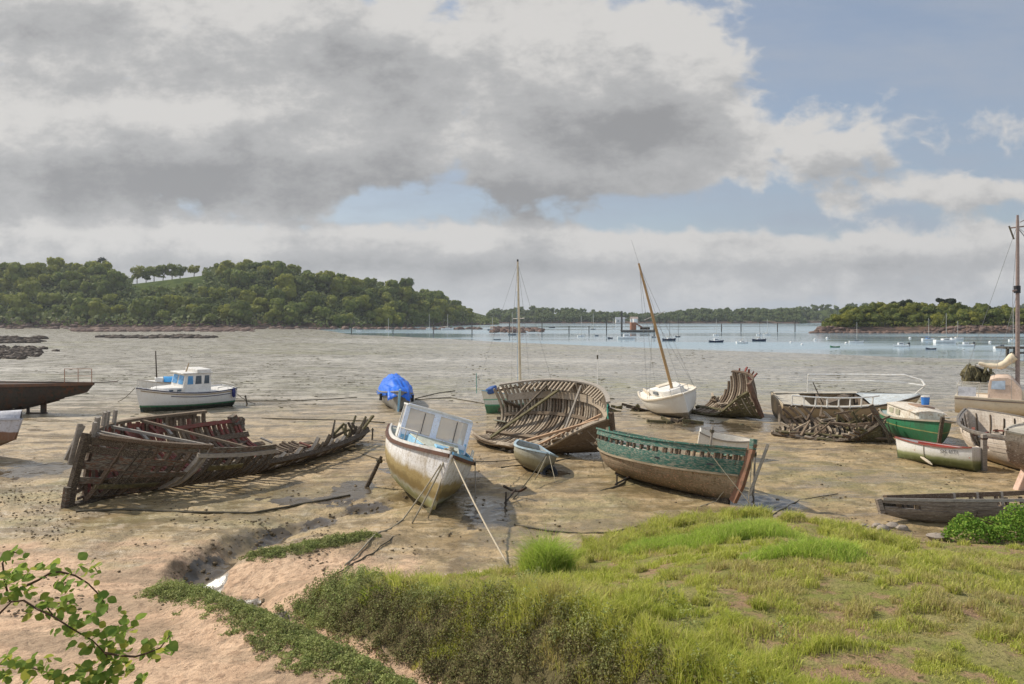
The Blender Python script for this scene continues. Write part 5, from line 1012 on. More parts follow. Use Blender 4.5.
def masted_behind():
    h = Hull(6, 2.1, 1.0, tr=.6, sb=.35, rake=.35, p=.75, bowp=1.2); b0 = W(487, 414); s0 = W(548, 409)
    w = place('sailing_boat', b0, s0, h, 'white boat with green bottom and tall bare mast, mostly hidden behind the pale-ribbed wreck', 'sailing boat', heel=2)
    solid_hull(w, h, MZ('white_green_boot', [(-1, (.05, .16, .07)), (.48, (.06, .26, .14)), (.56, (.60, .62, .55)), (.80, (.10, .36, .25)), (.86, (.66, .62, .5))], soft=.02, wob=.03, dirt=(.35, .28, .15), dirt_amt=.35)); MB().grid(h.deck_grid(.02, .98, .04, .05)).build('deck', M('cream_deck', (.62, .55, .42), (.5, .4, .28), scale=5), w, smooth=True); rails(w, h, LBLUE, .04, .05)
    MB().prism([(-.6, -.6), (1.1, -.45), (1.1, .45), (-.6, .6)], 1.0, 1.4).build('cabin', CREAM, w, bevel=.05); MB().box((1.9, .2, 1.35), (.55, .5, .35), (.2, .3, .4)).build('sail_bag', M('blue_bag', (.06, .12, .30), scale=6), w, bevel=.08)
    MB().tube([(2.75, 0, 1.2), (2.75, 0, 2.3)], .02, 5).build('bow_pole', M('green_pole', (.08, .30, .24), scale=9), w)
    D = w.location.y; zt = H + (HY - 261) / F * D - w.location.z; x = (522 - CX) / F * D; loc = Matrix.LocRotScale(w.location, w.rotation_euler, None).inverted() @ Vector((x, D, w.location.z))
    mx = loc.x; MB().tube([(mx, 0, .9), (mx, 0, zt * .5), (mx, 0, zt)], [.085, .075, .05], 8).build('mast', M('pale_mast', (.55, .47, .33), (.45, .38, .26), scale=8, bump=0), w, smooth=True)
    MB().tube([(mx, -.55, zt * .62), (mx, .55, zt * .62)], .02, 5).build('spreader', ALU, w); MB().tube([(mx, 0, zt - .05), (mx, 0, zt + .12)], .05, 6).build('masthead', BLACK, w)
    for a in ((-2.6, 0, 1.1), (2.8, 0, 1.35)): wire(w, (mx, 0, zt - .1), a)
    for sg in (-1, 1): wire(w, (mx, 0, zt - .1), (mx, sg * .55, zt * .62)); wire(w, (mx, sg * .55, zt * .62), (mx, sg * .95, 1.0))
    wire(w, (mx + .25, .1, 1.1), (mx + .1, 0, zt * .8), 'halyard', M('blue_line', (.25, .4, .55), scale=9), .012); 
masted_behind()

# ---- I: little dinghy
def dinghy():
    h = Hull(2.9, 1.42, .62, tr=.55, tm=.45, q=2.6, sb=.14, rake=.12, kb=.08, p=.55, bowp=.9, e=1.0)
    w = place('dinghy', (541, 475), (523, 463), h, 'small weathered grey dinghy with pale blue rim, tipped beside the pale-ribbed wreck', 'dinghy', heel=-16)
    solid_hull(w, h, MZ('grey_dinghy_hull', [(-1, (.12, .10, .05)), (.2, (.20, .17, .09)), (.42, (.30, .28, .21)), (.6, (.38, .40, .38))], soft=.06, wob=.08, dirt=(.15, .12, .06), dirt_amt=.5), th=.04); rails(w, h, M('blue_grey_rim', (.42, .54, .60), (.34, .42, .45), (.5, .48, .42), scale=6), .08, .06, name='gunwale', off=.01)
    MB().strip([h.pt(0, v / 8) + Vector((0, 0, .0)) for v in (8,)] + [h.pt(0, -1)], .07, .06, (0, 0, 1)).build('gunwale', M('blue_grey_rim', (.42, .54, .60)), w)
    for t in (.28, .62): b = h.half(t) - .04; MB().box((h.pt(t, 1).x, 0, .42), (.2, 2 * b, .035)).build('thwart', GREYWOOD, w)
    MB().grid([[p + Vector((0, 0, .03)) for p in row] for row in h.grid(.06, .9, -.55, .55, 12, 8, -.05)]).build('lining', M('dark_lining', (.06, .06, .065), (.10, .09, .08), scale=5), w)
    MB().bar(h.pt(.1, -.6, -.15), h.pt(.9, .7, -.05), .05, .035).build('oar', PALEWOOD, w); MB().bar(h.pt(.95, -.4, -.05) + Vector((0, 0, .1)), h.pt(.25, .4, -.2) + Vector((0, 0, .15)), .05, .035).build('oar', PALEWOOD, w); 
    return w, h
wI, hI = dinghy()
p_ = G(549, 474); tt_ = empty('old_tyre', p_, (R(62), 0, R(30)), 'black tyre half under the small grey dinghy', 'tyre'); MB().tube([(math.cos(a) * .24, math.sin(a) * .24, .02) for a in [i * 2 * math.pi / 20 for i in range(21)]], .09, 8).build('tyre_casing', BLACK, tt_, smooth=True)

# ---- J: green boat, and the white one behind it
def green_boat():
    h = Hull(6.5, 2.35, 1.02, tr=.30, tm=.48, q=2.5, sb=.22, ss=.02, rake=.40, kb=.12, ks=.22, p=.70, bowp=1.25, srake=.45, tp=2.6)
    w = place('rowing_boat', (731, 504), (608, 472), h, 'old wooden boat with peeling dark green topsides and gapped green rail', 'boat', heel=-11, sink=.04)
    BOT = M('bare_brown_planks', (.30, .235, .15), (.19, .145, .09), (.42, .35, .25), scale=3, stretch=(.5, 1, 7), rough=.8, bump=.5, bdist=.02)
    BOT2 = MZ('bare_brown_hull', [(-1, (.13, .10, .055)), (.22, (.24, .18, .11)), (.50, (.33, .25, .16)), (.8, (.42, .30, .20))], soft=.1, wob=.2, dirt=(.12, .075, .03), dirt_amt=.75, chip=(.50, .27, .17), chip_amt=.34, planks=7, bump=.6, rough=.8)
    MB().shell(h.grid(v0=-.76, v1=.76, nv=18), .05).build('hull', BOT2, w, smooth=True)
    for sg in (-1, 1):
        MB().shell(h.grid(v0=.755 * sg, v1=1.0 * sg, nv=5, off=.012), .05 * sg).build('green_strake', TEAL, w, smooth=True)
        n = 17
        for i in range(n):
            t = .03 + .93 * i / (n - 1); a = h.pt(t, sg, -.05); MB().bar(a + Vector((0, 0, -.12)), a + Vector((0, 0, .27)), .075, .065, (1, 0, 0)).build('stanchion', OLDWOOD, w)
        G2 = [[h.pt(t, sg, .02) + Vector((0, 0, .155 + .17 * k / 2)) for k in range(3)] for t in [i / 26 for i in range(27)]]; MB().shell(G2, .045 * sg).build('bulwark_rail', TEAL, w, smooth=True)
        MB().strip(h.rail(sg, .0, .99, 1, .0, dz=.345), .14, .045, (0, 0, 1)).build('rail_cap', M('worn_green_cap', (.05, .16, .12), (.15, .13, .10), (.4, .37, .3), scale=6), w)
        MB().strip(h.rail(sg, .0, .99, .76, .03), .05, .06, (0, 0, 1)).build('rubbing_strake', BOT, w)
    MB().grid(h.deck_grid(.06, .95, .10, .06, .06)).build('deck', M('flaking_white_deck', (.62, .55, .46), (.45, .36, .26), (.55, .40, .30), scale=3, rough=.8, amt3=.4), w)
    st = [h.pt(1, 0) + Vector((.02, 0, -.05)), h.pt(1, .6) + Vector((.08, 0, 0)), h.pt(1, 1) + Vector((.10, 0, .52))]; MB().strip(st, .13, .20, (1, 0, 0)).build('stem_post', M('stem_red_wood', (.26, .13, .08), (.15, .10, .06), scale=5, bump=.5), w)
    MB().box(st[2] + Vector((.0, 0, -.02)), (.16, .16, .30)).build('stem_head', TEAL, w, bevel=.02)
    MB().strip([h.pt(.08 + .9 * i / 16, 0, .07) for i in range(17)], .10, .18, (0, 0, 1)).build('keel', DARKWOOD, w)
    MB().bar(h.pt(.9, -.90, .045), h.pt(.62, -.90, .04), .01, .05, (0, 0, 1)).build('open_seam', BLACK, w)
    MB().bar(st[2] + Vector((.30, .25, .05)), st[1] + Vector((.25, .1, -.25)), .09, .07).build('loose_rudder', GREYWOOD, w)
    G3 = [[h.pt(.0, v / 6 * 1.0) + Vector((0, 0, k * .34 * (1 if abs(v) > 3 else 1))) for v in range(-6, 7)] for k in (0, 1)]; MB().shell([[h.pt(0.0, v / 8, .0) for v in range(-8, 9)], [h.pt(0.0, v / 8) + Vector((.02, 0, 0)) for v in range(-8, 9)]], .03).build('stern_edge', TEAL, w) if False else transom(h).build('transom', TEAL, w)
    return w, h
wJ, hJ = green_boat()
def white_behind():
    h = Hull(3.4, 1.0, .72, tr=.72, sb=.10, rake=.15, p=.7); b0 = W(750, 458); s0 = W(696, 456)
    w = place('dinghy', b0, s0, h, 'upturned-looking white dinghy leaning behind the green railed boat, a dark stake against it', 'dinghy', heel=6, trim=9, zoff=-.05)
    solid_hull(w, h, MZ('yellowed_white_hull', [(-1, (.45, .30, .10)), (.18, (.62, .50, .30)), (.34, (.72, .68, .60))], soft=.05, wob=.06, dirt=(.45, .34, .18), dirt_amt=.3)); rails(w, h, GREYWOOD, .05, .05); MB().box((0, 0, .5), (.2, 1.1, .03)).build('thwart', WHITE, w)
white_behind()

# ---- K: white sailing boat with wooden mast
def white_sailer():
    h = Hull(6.5, 2.75, 1.12, tr=.72, tm=.44, q=2.5, sb=.28, ss=.06, rake=.12, kb=.0, p=.62, bowp=1.2)
    w = place('sailing_boat', (690, 421), (660, 407.5), h, 'white sailing boat heeled over with a leaning varnished mast and raised boom', 'sailing boat', heel=15)
    solid_hull(w, h, MZ('clean_white_hull', [(-1, (.05, .045, .035)), (.30, (.10, .085, .06)), (.40, (.70, .67, .60))], soft=.02, wob=.03, dirt=(.5, .42, .3), dirt_amt=.25)); rails(w, h, CREAM, .06, .07, off=.025)
    MB().grid(h.deck_grid(.02, .985, .05, .06)).build('deck', M('cream_white_deck', (.70, .65, .56), (.60, .54, .44), scale=3), w, smooth=True)
    def X(t): return h.pt(t, 1).x
    z = h.sheer(.5) - .03; P = [(X(.34), -.80), (X(.70), -.60), (X(.76), -.3), (X(.76), .3), (X(.70), .60), (X(.34), .80)]; MB().prism(P, z, z + .40).build('cabin', WHITE, w, bevel=.06)
    for sg in (-1, 1): MB().box((X(.52), sg * .735, z + .22), (.75, .05, .15), (0, 0, -sg * .085)).build('window', GL, w)
    MB().box((X(.40), 0, z + .44), (.75, .8, .06)).build('hatch', CREAM, w, bevel=.015)
    for sg in (-1, 1): MB().bar((X(.05), sg * .75, z + .1), (X(.34), sg * .85, z + .1), .06, .28).build('coaming', CREAM, w)
    MB().box((X(.19), 0, z + .0), (1.4, 1.3, .06)).build('cockpit_floor', M('brown_teak', (.28, .2, .13), scale=6), w)  # cockpit boards in a plain brown teak colour
    mh = 7.3; mx = X(.66); MB().tube([(mx, 0, z), (mx, 0, z + mh * .6), (mx, 0, z + mh)], [.085, .075, .055], 9).build('mast', SPAR, w, smooth=True)
    MB().tube([(mx - .05, .05, z + .85), (mx - 1.7, .35, z + 1.62)], [.055, .045], 8).build('boom', M('pale_boom', (.58, .46, .28), (.5, .38, .2), scale=6), w, smooth=True)
    MB().tube([(mx, -.5, z + 4.3), (mx, .7, z + 4.45)], .022, 5).build('spreader', ALU, w)
    for a in (h.pt(.98, 1) * 1, h.pt(0.02, 0) + Vector((0, 0, h.sheer(0)))): a.y = 0; wire(w, (mx, 0, z + mh - .1), a)
    for sg in (-1, 1): wire(w, (mx, 0, z + mh - .2), h.pt(.58, sg)); wire(w, (mx, 0, z + 4.4), h.pt(.62, sg))
    wire(w, (mx, 0, z + mh), (mx - .25, 0, z + mh + 1.3), 'aerial', WIREM, .007)
    rl = MB(); rp = [h.pt(t, sg, -.06) + Vector((0, 0, .4)) for sg, t in ((1, .9), (1, .98), (-1, .98), (-1, .9))]; rl.tube(rp, .016, 6)
    for p in rp: rl.tube([p - Vector((0, 0, .4)), p], .014, 6)
    rl.build('pulpit_rail', ALU, w); MB().strip([h.pt(.06 + .9 * i / 14, 0, .12) for i in range(15)], .12, .3, (0, 0, 1)).build('keel', BLACK, w)
    MB().box((X(0) - .07, 0, .55), (.1, .06, .9)).build('rudder', BLACK, w)
white_sailer()

# ---- L, N: two smaller wrecks, M: open grey hull
def wreck_bow():
    h = Hull(5, 3.5, 1.62, tr=.65, tm=.35, q=2.8, sb=.10, rake=-.35, p=.75, bowp=1.05)
    w = place('shipwreck', (762, 420), (697, 410), h, 'high dark bow of a wreck with curved ribs standing up, left of the white-railed hull', 'shipwreck', heel=21)
    near = lambda t: .48 + .42 * sstep(.55, 1, t); far = lambda t: .40 + .58 * sstep(.18, .36, t)
    ribs(w, h, [PALEWOOD, BROWNWOOD, OLDWOOD], 24, .10, .95, lambda t, sg: far(t) if sg > 0 else near(t), w=.10, th=.11, seed=31, jit=.03)
    S = [.1 * i for i in range(11)]; planking(w, h, DARKWOOD, S, 1, lambda t, v, r: v < far(t) - .35 and r.random() < .9, 'far_planking', .05, seed=32, off=.03); planking(w, h, MOSSWOOD, S, -1, lambda t, v, r: v < near(t) and r.random() < .97, 'near_planking', .05, seed=33, off=.03, t0=.02)
    planking(w, h, OLDWOOD, S, 1, lambda t, v, r: t > .78 and r.random() < .95, 'bow_planking', .05, seed=34, off=.03, t0=.78)
    MB().strip([h.pt(1, 0), h.pt(1, .55) + Vector((.06, 0, 0)), h.pt(1, 1) + Vector((.1, 0, .15))], .16, .22, (1, 0, 0)).build('stem_post', M('rusty_stem', (.15, .085, .055), (.09, .06, .04), (.2, .09, .05), scale=4, bump=.6), w); MB().strip(h.rail(1, .35, .985, 1, -.03, dz=.03), .16, .09, (0, 0, 1)).build('gunwale', OLDWOOD, w)
    MB().strip([h.pt(.05 + .93 * i / 16, -near(.05 + .93 * i / 16), -.02) for i in range(17)], .16, .08, (0, -.4, 1)).build('gunwale', MOSSWOOD, w); r = random.Random(2)
    MB().strip([h.pt(i / 14, 0, -.05) for i in range(15)], .2, .2, (0, 0, 1)).build('keelson', MOSSWOOD, w)
    for i in range(9): a = h.pt(.1 + .06 * i, r.uniform(-.2, .5), -.2); MB().bar(a, a + Vector((r.uniform(-.6, .6), r.uniform(-.5, .5), r.uniform(0, .25))), .14, .06).build('loose_plank', r.choice([PALEWOOD, BROWNWOOD]), w)
    for i in range(6): a = h.pt(.45 + .09 * i, 1, 0); MB().bar(a, a + Vector((r.uniform(-.3, .2), r.uniform(-.2, .4), r.uniform(.1, .3))), .1, .07).build('rail_stump', REDWOOD, w)
wreck_bow()
def open_hull():
    h = Hull(8, 3.1, 1.0, tr=.80, tm=.42, q=2.6, sb=.30, ss=.08, rake=.75, kb=.1, p=.55, bowp=1.15)
    w = place('derelict_boat', (905, 419), (776, 418), h, 'derelict open hull with grey-white foredeck and white tubular railings', 'boat', heel=9)
    solid_hull(w, h, MZ('tan_grey_hull', [(-1, (.12, .09, .05)), (.25, (.36, .26, .15)), (.95, (.50, .42, .30)), (1.12, (.55, .53, .47))], soft=.04, wob=.05, dirt=(.25, .17, .09), dirt_amt=.4), th=.09); rails(w, h, M('dark_strake', (.10, .08, .06), scale=5), .07, .09, dz=-.02)
    MB().grid(h.deck_grid(.66, .99, .0, .10, .0)).build('foredeck', M('grey_white_deck', (.52, .55, .54), (.42, .44, .42), (.36, .32, .25), scale=3, amt3=.3), w, smooth=True)
    MB().grid([[p + Vector((0, 0, .02)) for p in row] for row in h.grid(.02, .66, -.5, .5, 14, 10, -.10)]).build('cockpit_floor', M('dark_floor', (.07, .06, .05), (.12, .10, .07), scale=4), w)  # floor of the open hull, mottled dark brown
    X = lambda t: h.pt(t, 1).x; z = h.sheer(.5)
    for t in (.02, .36, .66): b = h.half(t) - .08; MB().box((X(t), 0, z - .45), (.06, 2 * b, .9)).build('bulkhead', M('brown_bulkhead', (.16, .12, .085), (.10, .08, .06), (.30, .26, .2), scale=4), w)
    for sg in (-1, 1): MB().strip(h.rail(sg, .02, .68, 1, -.12, dz=.02), .30, .05, (0, 0, 1)).build('side_deck', M('grey_beige_deck', (.48, .43, .34), (.36, .31, .24), (.55, .52, .45), scale=4), w)
    MB().box((X(.12), 0, z - .02), (1.3, 2.6, .06)).build('aft_deck', M('grey_beige_deck', (.48, .43, .34)), w); MB().bar((X(.36), .3, z - .3), (X(.60), 1.0, z + .0), .5, .06).build('fallen_panel', M('brown_bulkhead', (.16, .12, .085)), w)
    WR = M('white_tube', (.82, .80, .74), (.72, .66, .56), scale=8, rough=.5, bump=0); rl = MB(); ts = [.06 + .085 * i for i in range(8)]
    for t in ts: rl.tube([h.pt(t, -1, .05), h.pt(t, -1, .05) + Vector((0, 0, .52))], .04, 6)
    for zz in (.52, .06): rl.tube([h.pt(t, -1, .05) + Vector((0, 0, zz)) for t in ts + [.70]], .04, 6)
    rl.build('near_railing', WR, w); rl = MB(); A = [h.pt(t, 1, -.1) for t in (.30, .45, .60, .75)]
    up = [a + Vector((0, .0, 1.02)) for a in A] + [Vector((X(.93), .55, z + 1.22)), Vector((X(1.0), .15, z + 1.05)), Vector((X(1.0) + .1, -.1, z + .82))]; lo = [a + Vector((0, 0, .68)) for a in A] + [Vector((X(.93), .5, z + .82)), Vector((X(1.0) + .05, -.1, z + .80))]
    rl.tube(up, .05, 6); rl.tube(lo, .045, 6)
    for a, u in list(zip(A, up))[:1]: rl.tube([a, u], .03, 6)
    rl.tube([Vector((X(.96), .05, z + .25)), Vector((X(1.0) + .1, -.1, z + .82))], .025, 6); rl.build('far_railing', WR, w)
    MB().tube([(X(.36), -.2, z - .3), (X(.28), .1, z + .9)], .03, 6).build('leaning_stick', DARKWOOD, w)
open_hull()
def wreck_low():
    h = Hull(5.4, 2.7, 1.0, tr=.6, tm=.4, q=2.4, sb=.35, rake=-.75, p=.7, bowp=1.0)
    w = place('shipwreck', (893, 443), (776, 434), h, 'low collapsed wreck of tangled brown timbers, in front of the white-railed hull', 'shipwreck', heel=12)
    near = lambda t: .40 + .35 * sstep(.5, 1, t); far = lambda t: .72 + .26 * math.sin(t * 7) ** 2
    ribs(w, h, [BROWNWOOD, PALEWOOD, MOSSWOOD, OLDWOOD], 20, .05, .95, lambda t, sg: far(t) if sg > 0 else near(t), w=.10, th=.11, seed=41, jit=.16, lean=-.16)
    S = [.09 * i for i in range(11)]; planking(w, h, MOSSWOOD, S, -1, lambda t, v, r: v < near(t) and r.random() < .9, 'near_planking', .05, seed=43, off=.03); planking(w, h, DARKWOOD, S, 1, lambda t, v, r: v < .6 and r.random() < .75, 'far_planking', .05, seed=44, off=.03)
    MB().strip([h.pt(1, 0) + Vector((.1, 0, -.1)), h.pt(1, .5), h.pt(1, 1) + Vector((-.05, 0, .25))], .13, .18, (1, 0, 0)).build('stem_post', RUSTWOOD, w); MB().strip([h.pt(i / 16, -near(i / 16), 0) for i in range(17)], .14, .08, (0, -.4, 1)).build('wale', DARKWOOD, w); MB().strip([h.pt(i / 14, 0, -.05) for i in range(15)], .2, .2, (0, 0, 1)).build('keelson', MOSSWOOD, w)
    r = random.Random(12)
    for i in range(52):
        a = h.pt(r.uniform(.08, .92), r.uniform(-.5, .85), -r.uniform(.1, .4)); MB().bar(a, a + Vector((r.uniform(-.7, .9), r.uniform(-.5, .5), r.uniform(-.05, .55))), r.uniform(.07, .15), .07, w2=.05).build('loose_timber', r.choice([BROWNWOOD, OLDWOOD, PALEWOOD, MOSSWOOD]), w)
    for i in range(3): a = h.pt(.45 + .2 * i, .2, -.2); b = h.pt(.97, .6 + .15 * i, -.1); MB().bar(a + Vector((0, 0, .3)), b, .13, .1).build('long_beam', OLDWOOD, w)
    for i in range(10): a = h.pt(1, .7 + .03 * i) + Vector((0, r.uniform(-.15, .15), 0)); MB().tube([a, a + Vector((.12 + .05 * i, r.uniform(-.4, .2), -.5)), a + Vector((.3 + .05 * i, r.uniform(-.5, .3), -1.25))], .016, 4).build('hanging_rope', DROPE, w)
    return w, h
wreck_low()

# ---- O: green cabin boat, P: white dinghy
def green_cabin():
    h = Hull(4.6, 2.3, 1.0, tr=.75, tm=.42, q=2.6, sb=.22, ss=.1, rake=.25, p=.6, bowp=1.05)
    w = place('cabin_boat', (937, 450), (898, 434), h, 'green wooden boat with flaking white cabin, beside the low wreck and behind the white dinghy', 'boat', heel=-4)
    solid_hull(w, h, MZ('green_hull', [(-1, (.035, .05, .03)), (.30, (.016, .12, .045)), (.70, (.32, .28, .09)), (.735, (.02, .17, .07))], soft=.012, wob=.015, dirt=(.05, .06, .03), dirt_amt=.5, chip=(.2, .18, .1), chip_amt=.15)); rails(w, h, M('tan_grey_rail', (.36, .31, .23), (.25, .2, .14), scale=5), .08, .07)
    MB().grid(h.deck_grid(.02, .985, .04, .05)).build('deck', M('teal_grey_deck', (.25, .33, .32), (.36, .36, .30), (.42, .36, .26), scale=4), w, smooth=True); X = lambda t: h.pt(t, 1).x; z = h.sheer(.5) - .02
    cb = MB(); Gd = [[Vector((X(.18) + (X(.80) - X(.18)) * i / 8, y * (.86 - .25 * (i / 8) ** 3), z + .50 + .10 * (1 - y * y) - .10 * (i / 8) ** 2)) for y in [-1, -.6, -.2, .2, .6, 1]] for i in range(9)]
    FL = M('flaking_white', (.66, .60, .50), (.52, .43, .32), (.40, .28, .18), scale=4, rough=.75, bump=.35, amt3=.4); P = [(X(.18), -.82), (X(.70), -.70), (X(.80), -.45), (X(.80), .45), (X(.70), .70), (X(.18), .82)]; MB().prism(P, z - .05, z + .46).build('cabin', FL, w, bevel=.03); MB().shell(Gd, -.04).build('cabin_roof', FL, w, smooth=True)
    for sg in (-1, 1):
        for x in (.30, .46): MB().box((X(x), sg * (.80 - .12 * (x - .18)), z + .24), (.42, .05, .22), (0, 0, -sg * .05)).build('window', M('yellowed_pane', (.40, .38, .26), (.3, .27, .2), scale=4, rough=.3), w)
    MB().box((X(.5), .1, z + .58), (.9, .7, .05), (0, .05, .1)).build('hatch', M('rusty_hatch', (.36, .24, .17), (.25, .16, .1), scale=5), w)
    MB().bar(h.pt(1, 0) + Vector((.04, 0, -.05)), h.pt(1, 1) + Vector((.06, 0, .18)), .12, .14, (1, 0, 0)).build('stem_post', DARKWOOD, w)
    b = MB(); tp = Vector((X(.55), .5, z + .66)); b.tube([tp, tp + Vector((0, 0, .05)), tp + Vector((0, 0, .28)), tp + Vector((0, 0, .32))], [.14, .16, .16, .13], 14)
    return w, h, tp
wO, hO, tpO = green_cabin()
pb = at(wO, tpO) + Vector((-.35, .0, .03)); tb = empty('plastic_tub', pb, label='small blue and white plastic tub standing on the flaking white cabin roof', cat='tub')
MB().tube([(0, 0, 0), (0, 0, .30), (0, 0, .32)], [.15, .17, .17], 16).build('tub_body', M('blue_plastic', (.05, .20, .55), scale=5, rough=.4, bump=0), tb, smooth=True); MB().tube([(0, 0, .325), (0, 0, .37)], .175, 16).build('lid', WHITE, tb, smooth=True)
def white_dinghy():
    h = Hull(3.4, 1.35, .72, tr=.78, tm=.40, q=2.3, sb=.10, rake=.15, kb=.05, p=.6, bowp=1.1)
    w = place('dinghy', (898, 458), (979, 470.5), h, 'white dinghy with algae-green bottom and red inner rim on the sand before the green boat', 'dinghy', heel=5)
    solid_hull(w, h, MZ('white_algae_hull', [(-1, (.05, .055, .02)), (.10, (.09, .11, .03)), (.27, (.22, .24, .10)), (.38, (.62, .60, .52)), (.5, (.68, .66, .62))], soft=.06, wob=.06, dirt=(.30, .30, .15), dirt_amt=.3), th=.035); rails(w, h, M('red_gunwale', (.26, .07, .05), (.2, .1, .08), scale=6), .05, .045, name='gunwale')
    for sg in (-1, 1): MB().strip(h.rail(sg, .02, .8, .94, -.07), .03, .10, (0, 0, 1)).build('inner_rim', M('bright_red', (.48, .06, .04), (.35, .06, .04), scale=5), w)
    for t in (.06, .35, .65): b = h.half(t) - .05; MB().box((h.pt(t, 1).x, 0, .48), (.22, 2 * b, .03)).build('thwart', M('red_thwart', (.45, .09, .06), (.4, .2, .15), scale=5), w)
    cu = bpy.data.curves.new('registration_lettering', 'FONT'); cu.body = 'SM 4171'; cu.size = .17; cu.extrude = .003; o0 = bpy.data.objects.new('registration_lettering', cu); COL.objects.link(o0); bpy.context.view_layer.update(); me_ = bpy.data.meshes.new_from_object(o0.evaluated_get(bpy.context.evaluated_depsgraph_get())); bpy.data.objects.remove(o0); o = bpy.data.objects.new('registration_lettering', me_); COL.objects.link(o); o.parent = w; me_.materials.clear(); me_.materials.append(M('faded_black', (.16, .15, .15), scale=20, bump=0))
    a, b_ = h.pt(.34, .86, .02), h.pt(.04, .86, .02); X_ = (b_ - a).normalized(); Yv = (h.pt(.2, .98) - h.pt(.2, .8)).normalized(); Z_ = X_.cross(Yv).normalized(); Yv = Z_.cross(X_); o.matrix_local = Matrix.Translation(a + Z_ * .012 - Yv * .05) @ Matrix((X_, Yv, Z_)).transposed().to_4x4()
    MB().tube([h.pt(.55, v / 10, .012) for v in range(0, 11)], .012, 5).build('girth_rope', ROPE, w); f = h.pt(.52, .5, .07); MB().tube([f + Vector((.22, .0, .10)), f + Vector((.12, .0, .06)), f + Vector((-.12, .0, -.06)), f + Vector((-.22, .0, -.12))], [.02, .05, .05, .02], 8).build('fender', CREAM, w, smooth=True)
    return w, h
wP, hP = white_dinghy()
pp = G(984, 470); po = empty('mooring_post', pp, (R(3), R(-2), 0), 'grey weathered post standing at the transom of the white dinghy', 'post'); MB().bar((0, 0, -.2), (0, 0, 1.25), .16, .15, (0, 1, 0)).build('post_shaft', GREYWOOD, po, bevel=.015); MB().box((0, 0, 1.1), (.19, .18, .05)).build('iron_band', RUST, po)

